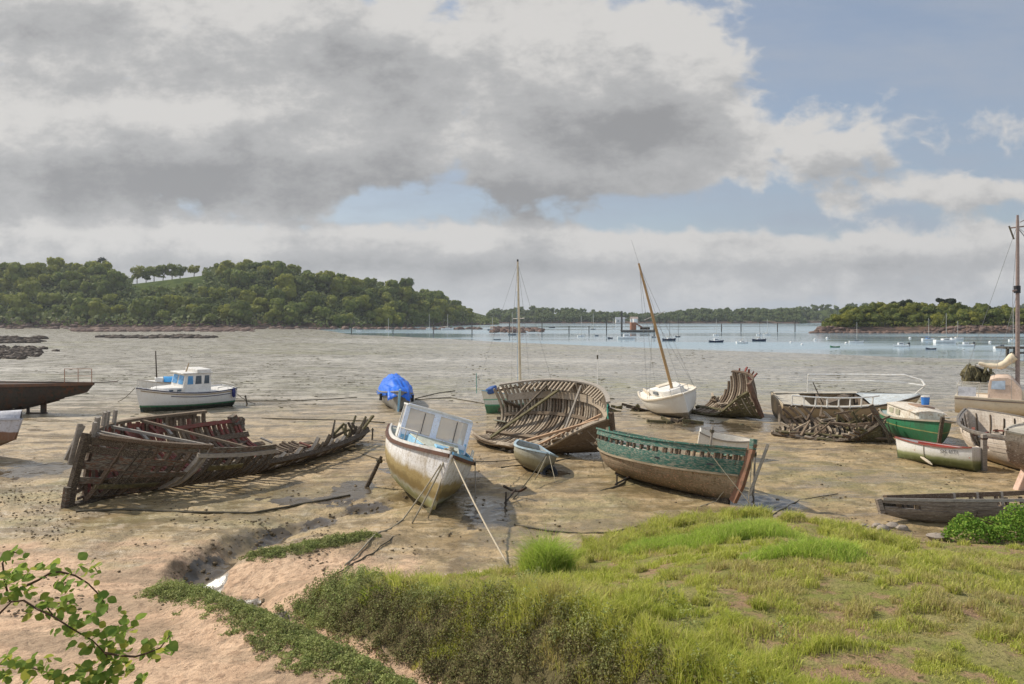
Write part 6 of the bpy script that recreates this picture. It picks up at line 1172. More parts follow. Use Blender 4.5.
# ---- Q: cream cruiser, R: white opened hull, S: brown boat end, T: grey wooden hull in the turf edge
def cruiser():
    h = Hull(9, 3.0, .82, tr=.80, tm=.45, q=2.4, sb=.35, ss=.06, rake=.8, kb=.2, p=.5, bowp=1.1)
    b0 = W(1187, 437); s0 = W(956, 423); d_ = (b0 - s0).normalized()
    w = place('sailing_cruiser', b0, s0, h, 'cream sailing cruiser with pink canvas canopy, furled sail and tall brown mast', 'sailing boat', heel=0, zoff=.62)
    solid_hull(w, h, M('cream_hull', (.72, .63, .48), (.66, .56, .42), (.52, .42, .29), scale=1.2, rough=.35, bump=.05, amt3=.1)); rails(w, h, M('brown_line', (.22, .16, .13), scale=5), .035, .045, name='rubbing_strake', v=.93, off=.015); rails(w, h, CREAM, .06, .05, name='toe_rail', dz=.02)
    MB().grid(h.deck_grid(.0, .985, .02, .05)).build('deck', CREAM, w, smooth=True); X = lambda t: h.pt(t, 1).x; z = h.sheer(.3)
    xs = X(0); P = [(xs + 2.5, -1.05), (xs + 6.2, -.85), (xs + 7.2, -.3), (xs + 7.2, .3), (xs + 6.2, .85), (xs + 2.5, 1.05)]; MB().prism(P, z - .05, z + .50).build('coachroof', CREAM, w, bevel=.08)
    for sg in (-1, 1): MB().box((xs + 4.6, sg * .955, z + .28), (2.9, .05, .17), (0, 0, -sg * .052)).build('window', GL, w)
    CAN = M('pink_canvas', (.60, .45, .34), (.50, .37, .27), (.66, .52, .42), scale=4, rough=.9, bump=.15); prof = [(1.38, 0), (1.40, .60), (1.48, .95), (1.75, 1.06), (2.2, 1.08), (2.42, .95), (2.75, .50)]
    Gd = []
    for x, zz in prof: Gd.append([Vector((xs + x, y * (1.16 - .10 * zz) * (1 if abs(y) < 1 else 1), z + .05 + max(zz, .02) * (1 - .10 * abs(y) ** 3))) for y in [-1, -.7, -.35, 0, .35, .7, 1]])
    MB().shell(Gd, -.02).build('canopy', CAN, w, smooth=True)
    for sg in (-1, 1):
        sp = [Vector((xs + x, sg * (1.16 - .10 * zz), z + .05 + max(zz, .02) * .9)) for x, zz in prof]; vs = sp + [Vector((p.x, sg * 1.18, z + .0)) for p in sp]; n = len(sp); MB().add(vs, [(i, i + 1, n + i + 1, n + i) for i in range(n - 1)]).build('canopy_side', CAN, w)
        q = [(1.52, .42), (2.1, .42), (2.1, .84), (1.56, .80)]; MB().add([(xs + a, sg * (1.19 - .1 * b), z + .05 + b) for a, b in q] + [(xs + a, sg * (1.20 - .1 * b), z + .05 + b) for a, b in q], [(0, 1, 2, 3), (7, 6, 5, 4)]).build('canopy_window', glass('pale_vinyl', (.30, .36, .42), .15), w)
    rl = MB(); rp = [Vector((xs + x, y, z + .62)) for x, y in ((1.0, -1.1), (.25, -1.05), (.08, -.8), (.08, .8), (.25, 1.05), (1.0, 1.1))]; rl.tube(rp, .017, 6)
    for p in rp: rl.tube([p, p - Vector((0, 0, .62))], .015, 6)
    rl.build('pushpit_rail', ALU, w); MB().box((xs + .35, -.3, z + .12), (.5, .5, .22)).build('outboard_bracket', BLACK, w, bevel=.03)
    GdD = [[Vector((xs + .15 + .75 * i / 3, -1.09 , z + .08 + .45 * j)) for j in (0, 1)] for i in range(4)]; MB().shell(GdD, .015).build('dodger', M('white_canvas', (.70, .70, .72), scale=5), w)
    for sg in (-1, 1): MB().prism([(xs + 2.6, .3), (xs + 5.2, .3), (xs + 4.9, -.62), (xs + 3.0, -.62)], sg * .75 - .07, sg * .75 + .07, 'y').build('bilge_keel', BLACK, w)
    for dx in (.35, .85): MB().box((xs + dx, -.1 * dx, -.22), (.18, .1, .9)).build('rudder', RUST, w)
    D = w.location.y - .3; mxw = (1018.5 - CX) / F * D; inv = Matrix.LocRotScale(w.location, w.rotation_euler, None).inverted(); mx = min((xs + .05 * k for k in range(20, 120)), key=lambda q: abs(px_of(*at(w, (q, 0, 3))[:2]) - 1018)); zt = H + (HY - 217) / F * D - w.location.z
    MM = M('brown_grey_mast', (.27, .20, .17), (.20, .15, .13), (.36, .3, .27), scale=7, rough=.6, bump=0); MB().tube([(mx, 0, z), (mx, 0, zt * .5), (mx, 0, zt)], [.10, .095, .07], 10).build('mast', MM, w, smooth=True)
    mh = MB(); mh.tube([(mx - .32, 0, zt - .35), (mx + .3, 0, zt - .30)], .035, 6); mh.tube([(mx, 0, zt), (mx, 0, zt + .26)], [.06, .05], 6); mh.tube([(mx + .1, 0, zt - .1), (mx + .5, 0, zt + .12)], .02, 5); mh.build('masthead', MM, w)
    sz = H + (HY - 290) / F * D - w.location.z; MB().tube([(mx - .2, -.75, sz), (mx, 0, sz + .05), (mx - .2, .75, sz)], .03, 6).build('spreader', MM, w); MB().tube([(mx - .02, 0, sz - .1), (mx - .02, 0, sz + .25)], .15, 8).build('mast_band', BLACK, w)
    wire(w, (mx, 0, zt - .2), (xs + .1, 0, z + .1), 'stay', r=.009); wire(w, (mx - .15, 0, zt - .9), (mx - .35, 0, zt - .25), 'block_tackle', DROPE, .04)
    for sg in (-1, 1): wire(w, (mx, 0, zt - .3), (mx - .2, sg * .75, sz)); wire(w, (mx - .2, sg * .75, sz), (mx - .25, sg * 1.3, z)); wire(w, (mx, 0, sz), (mx - 1.2, sg * 1.2, z))
    wire(w, (mx, 0, zt - .35), (mx + .8, 0, zt - 1.6), 'stay', r=.02); wire(w, (mx, 0, zt - .3), (X(1), 0, h.sheer(1)), 'stay', r=.01)
    bx0 = (inv @ Vector(((977 - CX) / F * D, D, 0))).x; bz0 = H + (HY - 366) / F * D - w.location.z; bz1 = bz0 - .05
    pts = []; rad = []
    for i in range(13):
        f = i / 12; x = bx0 + (mx - .1 - bx0) * f; pts.append(Vector((x, .02 * math.sin(i * 2), bz0 + .02 - .22 * math.sin(math.pi * min(f * 1.1, 1)) * .6 + .55 * max(0, f - .62) ** 1.2 * 2.2))); rad.append(.07 + .15 * f + .02 * math.sin(i * 1.9))
    MB().tube(pts, rad, 10).build('furled_sail', M('sail_cover', (.68, .58, .42), (.56, .46, .32), scale=5, rough=.85, bump=.3), w, smooth=True); MB().tube([(bx0 - .1, 0, bz0 - .1), (mx, 0, bz0 - .22)], .05, 8).build('boom', ALU, w)
cruiser()
def white_wreck():
    h = Hull(6.2, 2.7, 1.30, tr=.6, tm=.42, q=2.4, sb=.30, ss=.05, rake=.12, kb=.0, p=.68, bowp=1.05)
    w = place('derelict_boat', (972, 447), (1055, 476), h, 'opened white clinker hull with dark rim and rubbish inside, nearest the grey post', 'boat', heel=-6)
    HMt = MZ('flaking_white_hull', [(-1, (.20, .14, .09)), (.15, (.42, .33, .24)), (.45, (.60, .51, .41)), (1.0, (.66, .58, .48))], soft=.08, wob=.1, dirt=(.30, .2, .12), dirt_amt=.45, chip=(.30, .22, .15), chip_amt=.22, planks=8, bump=.4, rough=.7)
    MB().shell(h.grid(v0=-1, v1=.62, nv=18), .05).build('hull', HMt, w, smooth=True); planking(w, h, HMt, [.62, .70, .78, .86, .94, 1.0], 1, lambda t, v, r: not (.30 < t < .52 and .66 < v < .9) , 'side_planking', .045, seed=51, seg=(.1, .2)); transom(h).build('transom', HMt, w)
    rails(w, h, M('dark_grey_rim', (.16, .14, .12), (.25, .22, .18), scale=5), .08, .09, name='gunwale')
    ribs(w, h, [DARKWOOD, BROWNWOOD], 14, .06, .94, lambda t, sg: .95, w=.06, th=.06, inset=.06, seed=52)
    MB().grid([[p for p in row] for row in h.grid(.05, .93, -.6, .6, 14, 8, -.12)]).build('floor', M('dark_lining', (.06, .06, .065)), w); r = random.Random(13)
    for i in range(26):
        a = h.pt(r.uniform(.1, .85), r.uniform(-.6, .6), -.3) + Vector((0, 0, .3)); MB().bar(a, a + Vector((r.uniform(-.6, .6), r.uniform(-.35, .35), r.uniform(-.1, .25))), .11, .05).build('loose_board', r.choice([PALEWOOD, BROWNWOOD, GREYWOOD, REDWOOD]), w)
    MB().tube([h.pt(.62, -1.0, -.1) + Vector((0, 0, .06)), h.pt(.1, -.6, -.3) + Vector((0, .3, .4))], .05, 7).build('white_pipe', WHITE, w)
    return w, h
wR, hR = white_wreck()
def brown_end():
    h = Hull(4.5, 2.3, 1.75, tr=.7, tm=.4, q=3.2, sb=.15, rake=.45, kb=.95, kbt=.45, p=.6, bowp=.62)
    b0 = W(1011, 490); s0 = Vector((b0.x + 4.3, b0.y + .6, 0)); w = place('moored_hull', b0, s0, h, 'rounded brown and white boat end on a pinkish skeg at the right edge', 'boat', heel=-9)
    solid_hull(w, h, MZ('brown_white_mottle', [(-1, (.30, .19, .13)), (.95, (.22, .15, .11)), (1.3, (.33, .25, .19)), (1.55, (.55, .48, .40))], soft=.08, wob=.22, dirt=(.09, .055, .04), dirt_amt=.75, chip=(.58, .52, .46), chip_amt=.30)); MB().grid(h.deck_grid(.0, .985, .02, .1)).build('deck', M('grey_beige_deck', (.48, .43, .34)), w, smooth=True); rails(w, h, M('grey_beige_deck', (.48, .43, .34)), .05, .06)
    MB().prism([(2.05, .0), (1.75, .95), (.6, .8), (.3, -.02)], -.11, .11, 'y').build('skeg', M('pink_antifoul', (.62, .42, .32), (.55, .32, .2), (.6, .5, .42), scale=3, rough=.7), w, bevel=.03)
brown_end()
def turf_hull():
    h = Hull(6, 1.9, .62, tr=.55, tm=.35, q=2.1, sb=.06, rake=.12, p=.7, bowp=1.0, kb=.34, kbt=.7); b0 = G(886, 522); s0 = Vector((b0.x + 6.2, b0.y + .75, b0.z))
    w = place('wooden_hull', b0, s0, h, 'half-buried grey wooden hull with split planks behind the leafy bush', 'shipwreck', heel=9, sink=.16)
    PL = M('silvered_planks', (.25, .20, .155), (.11, .085, .065), (.42, .37, .30), scale=3.2, stretch=(.5, 2, 8), rough=.85, bump=.9, bdist=.03); MB().shell(h.grid(t1=1, v0=-.6, v1=.95, nv=14), .06).build('hull', PL, w, smooth=True) if False else None
    S = [0, .14, .28, .42, .57, .72, .86, 1.0]; planking(w, h, PL, S, 1, lambda t, v, r: v < .72 or r.random() < (.8 if v < .86 else .45), 'near_planking', .08, seed=61, seg=(.12, .4), gap=.004); planking(w, h, DARKWOOD, S, -1, lambda t, v, r: r.random() < .75, 'far_planking', .05, seed=62)
    ribs(w, h, [OLDWOOD, BROWNWOOD], 16, .04, .93, lambda t, sg: .97 if sg < 0 else .9, w=.08, th=.08, seed=63); MB().strip(h.rail(-1, .0, .97, 1, -.02, dz=.05), .12, .12, (0, 0, 1)).build('gunwale', OLDWOOD, w); MB().strip(h.rail(1, .35, .985, 1, -.03, dz=.02), .10, .07, (0, 0, 1)).build('gunwale', GREYWOOD, w)
    st = [h.pt(1, 0) + Vector((.02, 0, 0)), h.pt(1, 1) + Vector((.03, 0, .02))]; MB().bar(st[0], st[1], .12, .12, (1, 0, 0)).build('stem_post', PL, w)
    for i in range(5): MB().bar(h.pt(.12 + .12 * i, -1, -.05) + Vector((0, 0, -.3)), h.pt(.12 + .12 * i, -1, -.05) + Vector((0, 0, .12)), .08, .07, (1, 0, 0)).build('stanchion', GREYWOOD, w)
turf_hull()
# ---------------------------------------------------------------- moored boats, piles, buoys, rocks, ropes, oddments
ZW = -.4
def onwater(px, py): D = (H - ZW) * F / (py - HY); return Vector(((px - CX) / F * D, D, ZW))
DKBLUE = M('navy_hull', (.02, .03, .06), scale=3, rough=.4, bump=0); GREYH = M('grey_hull', (.18, .20, .22), scale=3, rough=.5, bump=0); WH2 = M('gelcoat', (.76, .76, .74), (.70, .69, .66), scale=2, rough=.35, bump=0, amt3=0); ORG = M('orange_steel', (.30, .13, .07), (.20, .09, .05), scale=2, rough=.7)
def moored(px, py, wpx, mast, hullm, label, yaw=0, cabin=True, name=None, outb=False, covc=None, deckm=None):
    p = onwater(px, py); D = p.y; c = max(.35, abs(math.cos(R(yaw)))); L = max(1.8, min(9.5, wpx / F * D / c)); h = Hull(L, L * .34, L * .13 + .18, tr=.7, sb=L * .05, rake=L * .06, p=.6, bowp=1.1)
    t = empty(name or ('moored_sailboat' if mast else 'moored_boat'), p + Vector((0, 0, -.18)), (0, 0, R(yaw)), label, 'sailing boat' if mast else 'boat', 'boats moored on the water')
    MB().shell(h.grid(nt=12, nv=10), .04).build('hull', hullm, t, smooth=True); transom(h, n=6).build('transom', hullm, t); MB().grid(h.deck_grid(.0, .985, .03, .04, nt=8, ny=4)).build('deck', deckm or WH2, t)
    z = h.sheer(.5)
    if cabin: MB().prism([(-L * .14, -L * .10), (L * .18, -L * .08), (L * .24, 0), (L * .18, L * .08), (-L * .14, L * .10)], z - .05, z + L * (.07 if mast else .16)).build('cabin', covc or WH2, t, bevel=.03); MB().box((L * .02, 0, z + L * (.035 if mast else .10)), (L * .24, L * .205, L * (.025 if mast else .05))).build('window', GL, t)
    if mast:
        zt = H + (HY - mast) / F * D - t.location.z; r0 = max(.05, .16 * D / 600); MB().tube([(L * .06, 0, z), (L * .06, 0, zt)], [r0, r0 * .7], 6).build('mast', ALU if hullm is not DKBLUE else M('dark_spar', (.07, .05, .035)), t)
        MB().tube([(L * .05, 0, z + L * .16), (-L * .32, 0, z + L * .15)], [r0 * 1.3, r0], 6).build('boom', covc or CREAM, t); wire(t, (L * .06, 0, zt), h.pt(1, 1) * 1 - Vector((.05, h.pt(1, 1).y, 0)), r=r0 * .25); wire(t, (L * .06, 0, zt), (-L * .48, 0, z), r=r0 * .25)
    if outb: MB().box((-L * .53, 0, z + .1), (.35, .3, .8)).build('outboard_motor', BLACK, t, bevel=.06)
    return t
BL = glass('blue_cover_far', (.05, .15, .35), .5)
ML = [(359, 331.5, 5, 0, WH2, 'tiny white boat near the foot of the headland, left end of the water', 0), (388, 331.5, 6, 318, WH2, 'white sailing boat under the headland, leftmost mast on the water', 10),
      (429, 329.5, 6, 314, WH2, 'white sailing boat with mast against the dark headland, between two piles', -20), (447, 330, 12, 314, WH2, 'long low white sailing boat under the headland right of the pile', 5),
      (492, 330.5, 9, 317, GREYH, 'grey sailing boat just off the tip of the headland', 0), (512, 335, 8, 312, GREYH, 'grey-hulled sailing boat in front of the rocky islet by the pale mast', 10),
      (497, 340, 7, 0, GREYH, 'low grey open boat close to the sand left of the pale mast', 0), (552, 328, 6, 0, DKBLUE, 'flat dark boat on the far water just right of the rocky islet', 0),
      (581, 336.5, 7, 316, WH2, 'white sailing boat in mid-channel between two piles', 15), (593, 329.5, 5, 313, GREYH, 'small grey sailing boat far off behind the white one in mid-channel', 0),
      (597, 336, 3.5, 0, GREYH, 'tiny grey dinghy left of the dark boat in mid-channel', 60), (610.5, 338.5, 5, 0, DKBLUE, 'small dark blue boat just left of the long white motor yacht', 50), (626, 339, 17, 0, WH2, 'long white motor yacht lying low in front of the work barge', 0),
      (613, 328.5, 3, 318, WH2, 'very small white sailing boat in front of the far harbour sheds', 0), (654, 337.5, 4, 0, DKBLUE, 'small dark boat under the right end of the work barge', 40), (669, 340.5, 13, 318, DKBLUE, 'dark blue sailing boat right beside the leaning varnished mast', 8),
      (678, 337, 5, 316, DKBLUE, 'small dark sailing boat with dark mast right of the leaning one', 30), (716, 335.5, 6, 319, WH2, 'white sailing boat directly behind the navy motor boat', 20), (716, 342.5, 14, 0, DKBLUE, 'navy blue motor boat nearest the sand in the middle of the bay', 0),
      (742, 343.5, 12, 327, WH2, 'plump white sailing boat close to the sand, right of the navy boat', 10), (759, 341, 13, 320, DKBLUE, 'dark-hulled sailing boat with white deck right of the plump white one', -5), (760, 335, 7, 0, WH2, 'white motor boat partly behind the dark-hulled sailing boat', 0),
      (767, 335, 7, 319, WH2, 'white sailing boat with orange-brown mast beside the motor boat', 15), (835, 347.5, 9, 0, GREENP, 'small green and white dinghy close to the sand before the rocky point', 0), (856, 343, 13, 322, WH2, 'white sailing boat with dark cockpit cover before the left tip of the rocky point', -10),
      (901, 347, 15, 0, WH2, 'white motor boat with outboard near the sand, left of the group of masts', 180), (928, 340.5, 13, 318, WH2, 'white sailing boat with blue sail cover, leftmost of the three masts at the point', 10), (945, 343, 22, 313, WH2, 'largest white sailing boat, middle one of the three masts at the point', 5),
      (957, 340, 13, 321, WH2, 'white sailing boat, rightmost of the three masts at the point', 8), (966, 346.5, 15, 0, WH2, 'white motor boat with black outboard, right of the three masts', 180), (931, 349.5, 8, 0, DKBLUE, 'small dark dinghy at the edge of the sand below the three masts', 0), (1001, 349, 15, 0, WH2, 'white motor boat with grey cover beside the dark jetty', 10), (1013, 341, 9, 305, WH2, 'white sailing boat partly hidden behind the tall brown mast', 5)]
for m_ in ML:
    moored(*m_[:5], m_[5], yaw=m_[6], outb=m_[0] in (901, 966), covc=BL if m_[0] == 928 else GREYH if m_[0] in (1001, 856) else None, cabin=m_[0] not in (497, 552, 597, 835, 931, 610.5, 654), deckm=GREYH if m_[0] in (497, 552, 597) else None)
# mooring piles
PILE = M('tarred_pile', (.075, .07, .062), (.11, .10, .08), scale=3, rough=.9)
for px, y0, y1, lb in [(351.5, 324.5, 334.5, 'dark pile at the left end of the water where the sand begins'), (393, 323.5, 334, 'dark pile second from the left under the headland'), (433.5, 321, 334, 'tall dark pile under the middle of the headland'), (472, 321, 334.5, 'dark pile under the falling end of the headland'),
        (509.5, 321, 335, 'dark pile in front of the rocky islet'), (542, 323, 333, 'thin dark pile at the right end of the rocky islet'), (569, 326, 334, 'short stout pile in mid-channel, left of a pair'), (589, 326, 333.5, 'short pile in mid-channel beside a white sailing boat'), (606.5, 320.5, 333.5, 'tall pile left of the work barge'),
        (721.5, 324, 332, 'pile left of three equal ones before the far wood'), (741, 324, 332, 'pile in the far channel, second of the row before the far wood'), (777.5, 323, 332, 'pile third of the row, left of the rocky point'), (795, 322, 332, 'last pile of the row, nearest the rocky point')]:
    p = onwater(px, y1); zt = H + (HY - y0) / F * p.y; t = empty('mooring_pile', p, label=lb, cat='pile', group='mooring piles in the channel'); r0 = .19 * p.y / 300; MB().tube([(0, 0, -1), (0, 0, zt - ZW)], [r0, r0 * .92], 8).build('pile_shaft', PILE, t); MB().tube([(0, 0, zt - ZW), (0, 0, zt - ZW + r0)], [r0 * 1.1, r0 * .3], 8).build('pile_cap', PILE, t)
BUOY = M('white_buoy', (.75, .74, .72), (.6, .58, .52), scale=5, rough=.5)
for px, py, lb in [(791, 343, 'white buoy, left of the two nearest the sand in mid-bay'), (802, 345, 'white buoy, right of the two nearest the sand in mid-bay'), (815, 340, 'white buoy farther out, left of the tip of the rocky point'), (827, 338.5, 'small white buoy close under the tip of the rocky point'), (846, 343.5, 'white buoy beside the sailing boat at the tip of the point'), (990, 342.5, 'white buoy right of the three masts'), (910, 338.5, 'distant white buoy left of the blue-covered sailing boat')]:
    p = onwater(px, py); t = empty('mooring_buoy', p, label=lb, cat='buoy', group='white mooring buoys'); s = .34 * p.y / 200; MB().blob((0, 0, s * .3), (s, s, s * .9), 10, 8).build('float', BUOY, t, smooth=2); MB().tube([(0, 0, s * 1.1), (0, 0, s * 1.5)], s * .15, 6).build('ring', RUST, t)
# work barge with crane cabin, far sheds, islet
p = onwater(638, 332.3); D = p.y; t = empty('work_barge', p, (0, 0, R(4)), 'dark work barge with orange-brown crane cabin and tall legs in the channel', 'barge'); k = D / F
MB().prism([(-17 * k, 0), (17 * k, 0), (15.5 * k, -.8), (-15.5 * k, -.8)], -2.5, 2.5, 'y').build('pontoon', PILE, t); [f_.location.__setattr__('z', .9) for f_ in t.children]
MB().box((-5 * k, 0, 2.6), (5 * k, 3, 3.2)).build('crane_cabin', ORG, t, bevel=.1); MB().box((-3.5 * k, 0, 4.9), (3 * k, 2.2, 1.6)).build('wheelhouse', WH2, t, bevel=.1); MB().bar((-4 * k, 0, 4), (4 * k, 0, 2.2), .5, .5).build('jib', ORG, t)
for x, y0 in ((-16.5, 311), (16.5, 320)): MB().tube([(x * k, 0, -.5), (x * k, 0, H + (HY - y0) / F * D - ZW)], .38, 8).build('spud_leg', PILE, t)
MB().box((7 * k, 0, 1.6), (9 * k, 2, 1.0)).build('deck_load', RUST, t)
for px, wpx, ht, lb, rc in [(620, 9, 4.5, 'pale harbour shed with grey roof on the far shore, left of two', (.30, .31, .33)), (634, 7, 5.0, 'pale harbour shed on the far shore behind the barge, right of two', (.35, .27, .22))]:
    D = 985; x = (px - CX) / F * D; zg = 1.0; b = empty('harbour_shed', (x, D, zg - .6), label=lb, cat='building', group='sheds on the far shore'); w_ = wpx / F * D; MB().box((0, 0, ht / 2), (w_, 8, ht)).build('wall', M('pale_render', (.55, .53, .50), (.48, .45, .42), scale=.6), b); MB().prism([(-4.4, ht), (4.4, ht), (0, ht + 2.6)], -w_ / 2 - .3, w_ / 2 + .3, 'x').build('roof', M('roof_%d' % px, rc, scale=1), b)
    for q in (-.25, .2): MB().box((q * w_, -4.02, ht * .5), (w_ * .16, .08, ht * .4)).build('window', GL, b)
ROCK = M('weedy_rock', (.085, .065, .05), (.05, .042, .035), (.15, .11, .08), scale=.8, rough=.9, bump=.8, bdist=.2); REDROCK = M('red_shore_rock', (.17, .11, .085), (.10, .07, .06), (.22, .15, .11), scale=.5, rough=.9, bump=.8, bdist=.3)
def rocks(name, n, x0, x1, d0, d1, s0, s1, m, seed, flat=.5, px=True, kind='stuff', shape=None):
    r = np.random.default_rng(seed); base = MB().blob((0, 0, 0), (1, 1, 1), 7, 4, .22, seed); bv = np.array(base.v); tri = []
    for f in base.f: tri += [f]
    Fq = np.array(tri); Vs, Fs = [], []; c = 0
    while c < n:
        D = r.uniform(d0, d1); X = (r.uniform(x0, x1) - CX) / F * D if px else r.uniform(x0, x1)
        if shape and not shape(px_of(X, D), D, r): continue
        s = r.uniform(s0, s1) * r.uniform(.5, 1); a = r.uniform(0, 6.28); ca, sa = math.cos(a), math.sin(a); v = bv * np.array([s * r.uniform(.8, 1.5), s, s * flat]) * (1 + r.uniform(-.12, .12, (len(bv), 1)))
        v = np.stack([v[:, 0] * ca - v[:, 1] * sa + X, v[:, 0] * sa + v[:, 1] * ca + D, v[:, 2] + max(gz(X, D), ZW) + s * flat * .15], 1); Vs.append(v); Fs.append(Fq + c * len(bv)); c += 1
    return tag(mesh_np(name, np.concatenate(Vs), np.concatenate(Fs), m), kind=kind)
DY = lambda y: 5.3 * F / (y - HY)
rocks('seaweed_rocks', 420, -60, 64, DY(360), DY(347), .25, .9, ROCK, 71, .5, shape=lambda q, D, r: r.random() < sstep(66, 20, q + 30 * abs((HY + 5.3 * F / D) - 352) / 9))
rocks('seaweed_rocks', 300, -60, 48, DY(343.5), DY(338), .5, 1.7, ROCK, 72, .45, shape=lambda q, D, r: r.random() < sstep(50, 25, q))
rocks('shore_boulders', 380, 60, 260, 330, 425, .8, 3.0, REDROCK, 73, .45, shape=lambda q, D, r: r.random() < sstep(0, 35, q - 60) * sstep(265, 225, q))
rocks('shore_boulders', 260, -60, 480, 425, 470, .8, 3.0, REDROCK, 78, .5)
rocks('weedy_ledge', 130, 98, 215, DY(338.6), DY(336.4), .6, 2.0, ROCK, 74, .4)
rocks('islet_rocks', 170, 493, 549, onwater(0, 333).y, onwater(0, 328.5).y, .8, 2.4, REDROCK, 75, .6, shape=lambda q, D, r: r.random() < sstep(550, 525, q))
rocks('point_rocks', 600, 812, 1090, 312, 324, .5, 1.7, REDROCK, 76, .55)
# weed, clods and stones scattered on the flats
rocks('mud_clods', 1900, -5, 330, 13.5, 30, .012, .042, M('dark_clod', (.17, .125, .07), (.10, .075, .045), scale=12, rough=.9), 81, .5, shape=lambda q, D, r: r.random() < .06 + .94 * sstep(.5, .65, float(fbm(q / 60, D / 2.5, 4, 5))))
rocks('mud_clods', 650, 330, 1030, 17, 40, .02, .055, M('dark_clod', (.11, .085, .05)), 82, .45, shape=lambda q, D, r: r.random() < .10 + .9 * sstep(.52, .66, float(fbm(q / 60, D / 3, 3, 6))))
rocks('gully_clods', 170, -7.6, -2.6, 16.2, 24, .02, .07, M('dark_clod', (.11, .085, .05)), 85, .6, px=False, shape=lambda q, D, r: r.random() < math.exp(-(float(polydist(np.array([(q - CX) / F * D]), np.array([D]), [(-3.0, 23.4), (-4.4, 21.9), (-5.8, 20.5), (-6.85, 18.5), (-7.0, 16.6)])[0][0]) / .3) ** 2))
rocks('weed_clumps', 1300, -20, 1030, 38, 150, .05, .20, M('dark_weed', (.085, .075, .035), (.05, .045, .025), scale=5, rough=.9), 83, .22, shape=lambda q, D, r: r.random() < .03 + .97 * sstep(.60, .70, float(fbm(q / 40, D / 14, 4, 8))))
# dark driftwood banks on the flats
def driftwood(px0, px1, py, n, label, seed, hgt=.35, name='driftwood'):
    r = random.Random(seed); a = G(px0, py); b = G(px1, py); c = (a + b) / 2; t = empty(name, c, label=label, cat='driftwood'); L = b.x - a.x
    for i in range(n):
        p = Vector((r.uniform(-.5, .5) * L, r.uniform(-.5, .5) * L * .18, r.uniform(.03, hgt * .5))); d = Vector((r.uniform(-.22, .22) * L, r.uniform(-.3, .3), r.uniform(-.05, hgt * .4))); MB().bar(p - d, p + d, r.uniform(.08, .2), r.uniform(.07, .16), w2=.06).build('timber', r.choice([MOSSWOOD, DARKWOOD]), t)
driftwood(610, 662, 411, 16, 'dark weedy timbers scattered between the pale-ribbed wreck and the white sailing boat', 1, .5)
driftwood(640, 692, 423, 10, 'low weedy planks under the stern of the white sailing boat', 2, .3)
driftwood(770, 800, 432, 7, 'broken timbers on the mud at the left end of the tangled low wreck', 3, .3)
# weedy block and jetty on the right
pB = G(973, 381.5); t = empty('wreck_block', pB, label='dark weed-hung block with slanting top lying alone on the mud left of the furled sail', cat='wreckage'); MB().blob((-.1, .1, .55), (.85, .8, .85), 12, 8, .16, 4).blob((.7, .2, .35), (.8, .8, .6), 10, 7, .16, 5).build('block_side', MOSSWOOD, t); MB().add([(-.15, -.55, 1.42), (1.5, -.65, .66), (1.6, .85, .80), (-.15, .75, 1.42), (-.15, -.55, 1.34), (1.5, -.65, .58), (1.6, .85, .72), (-.15, .75, 1.34)], [(0, 1, 2, 3), (7, 6, 5, 4), (0, 4, 5, 1), (1, 5, 6, 2), (2, 6, 7, 3), (3, 7, 4, 0)]).build('block_top', M('grey_slab', (.30, .28, .23), (.2, .18, .13), scale=3), t)
r_ = random.Random(3)
for i in range(40): a = Vector((-.8 + r_.uniform(-.2, 2.1), r_.choice((-.75, -.6)) + r_.uniform(-.1, .1), r_.uniform(.1, 1.3))); MB().bar(a, a + Vector((r_.uniform(-.4, .4), -.15, -.5)), .12, .08).build('hanging_weed', MOSSWOOD, t)
pJ = G(1018, 361); t = empty('jetty', pJ, label='short dark timber jetty end at the right edge by the water', cat='jetty'); MB().box((1.6, 1, 1.75), (6.2, 3, .25)).build('deck', PILE, t)
for i in range(9): MB().box((-1.35 + .72 * i, -.35 if i % 2 else .1, .75), (.30, .30, 2.1)).build('pile', PILE, t)
MB().box((1.6, -.55, 1.1), (6.0, .1, .25)).build('cross_beam', PILE, t)
# stakes
def stake(px, py, hpx, label, lean=(0, 0), m=None, r0=.04, group=None):
    p = G(px, py); hh = hpx / F * p.y; t = empty('stake', p, (R(lean[0]), R(lean[1]), 0), label, 'stake', group); MB().tube([(0, 0, -.2), (.01, 0, hh * .5), (0, 0, hh)], [r0, r0 * .9, r0 * .7], 6).build('shaft', m or DARKWOOD, t); MB().tube([(0, 0, hh * .82), (0, 0, hh * .9)], r0 * 1.5, 6).build('rope_lashing', DROPE, t)
stake(366.5, 487, 34, 'dark slanting timber prop against the left side of the ochre-stained cabin boat', (0, 26), DARKWOOD, .07); stake(708, 460, 34, 'dark stake leaning against the white dinghy behind the green railed boat', (0, 8), GREYWOOD, .06)
stake(697, 503, 0 + 40, 'thin stake in the mud beside the bow of the green railed boat', (0, 0), GREYWOOD, .03) if False else None
stake(753, 497, 50, 'thin grey pole standing at the bow of the green railed boat', (2, 2), GREYWOOD, .035); stake(475, 500, 42, 'thin pole upright in the wet mud beside the ochre-stained cabin boat', (0, 0), GREYWOOD, .018); stake(372, 440, 12, 'short stub stake beside the broken stern of the long wreck', (0, 3), DARKWOOD, .04)
stake(597.5, 400, 50, 'slim white pole rising behind the right part of the pale-ribbed wreck', (0, 0), WHITE, .035); stake(247, 404, 9, 'small stub post on the sand right of the fishing boat', (0, -12), DARKWOOD, .05, None)
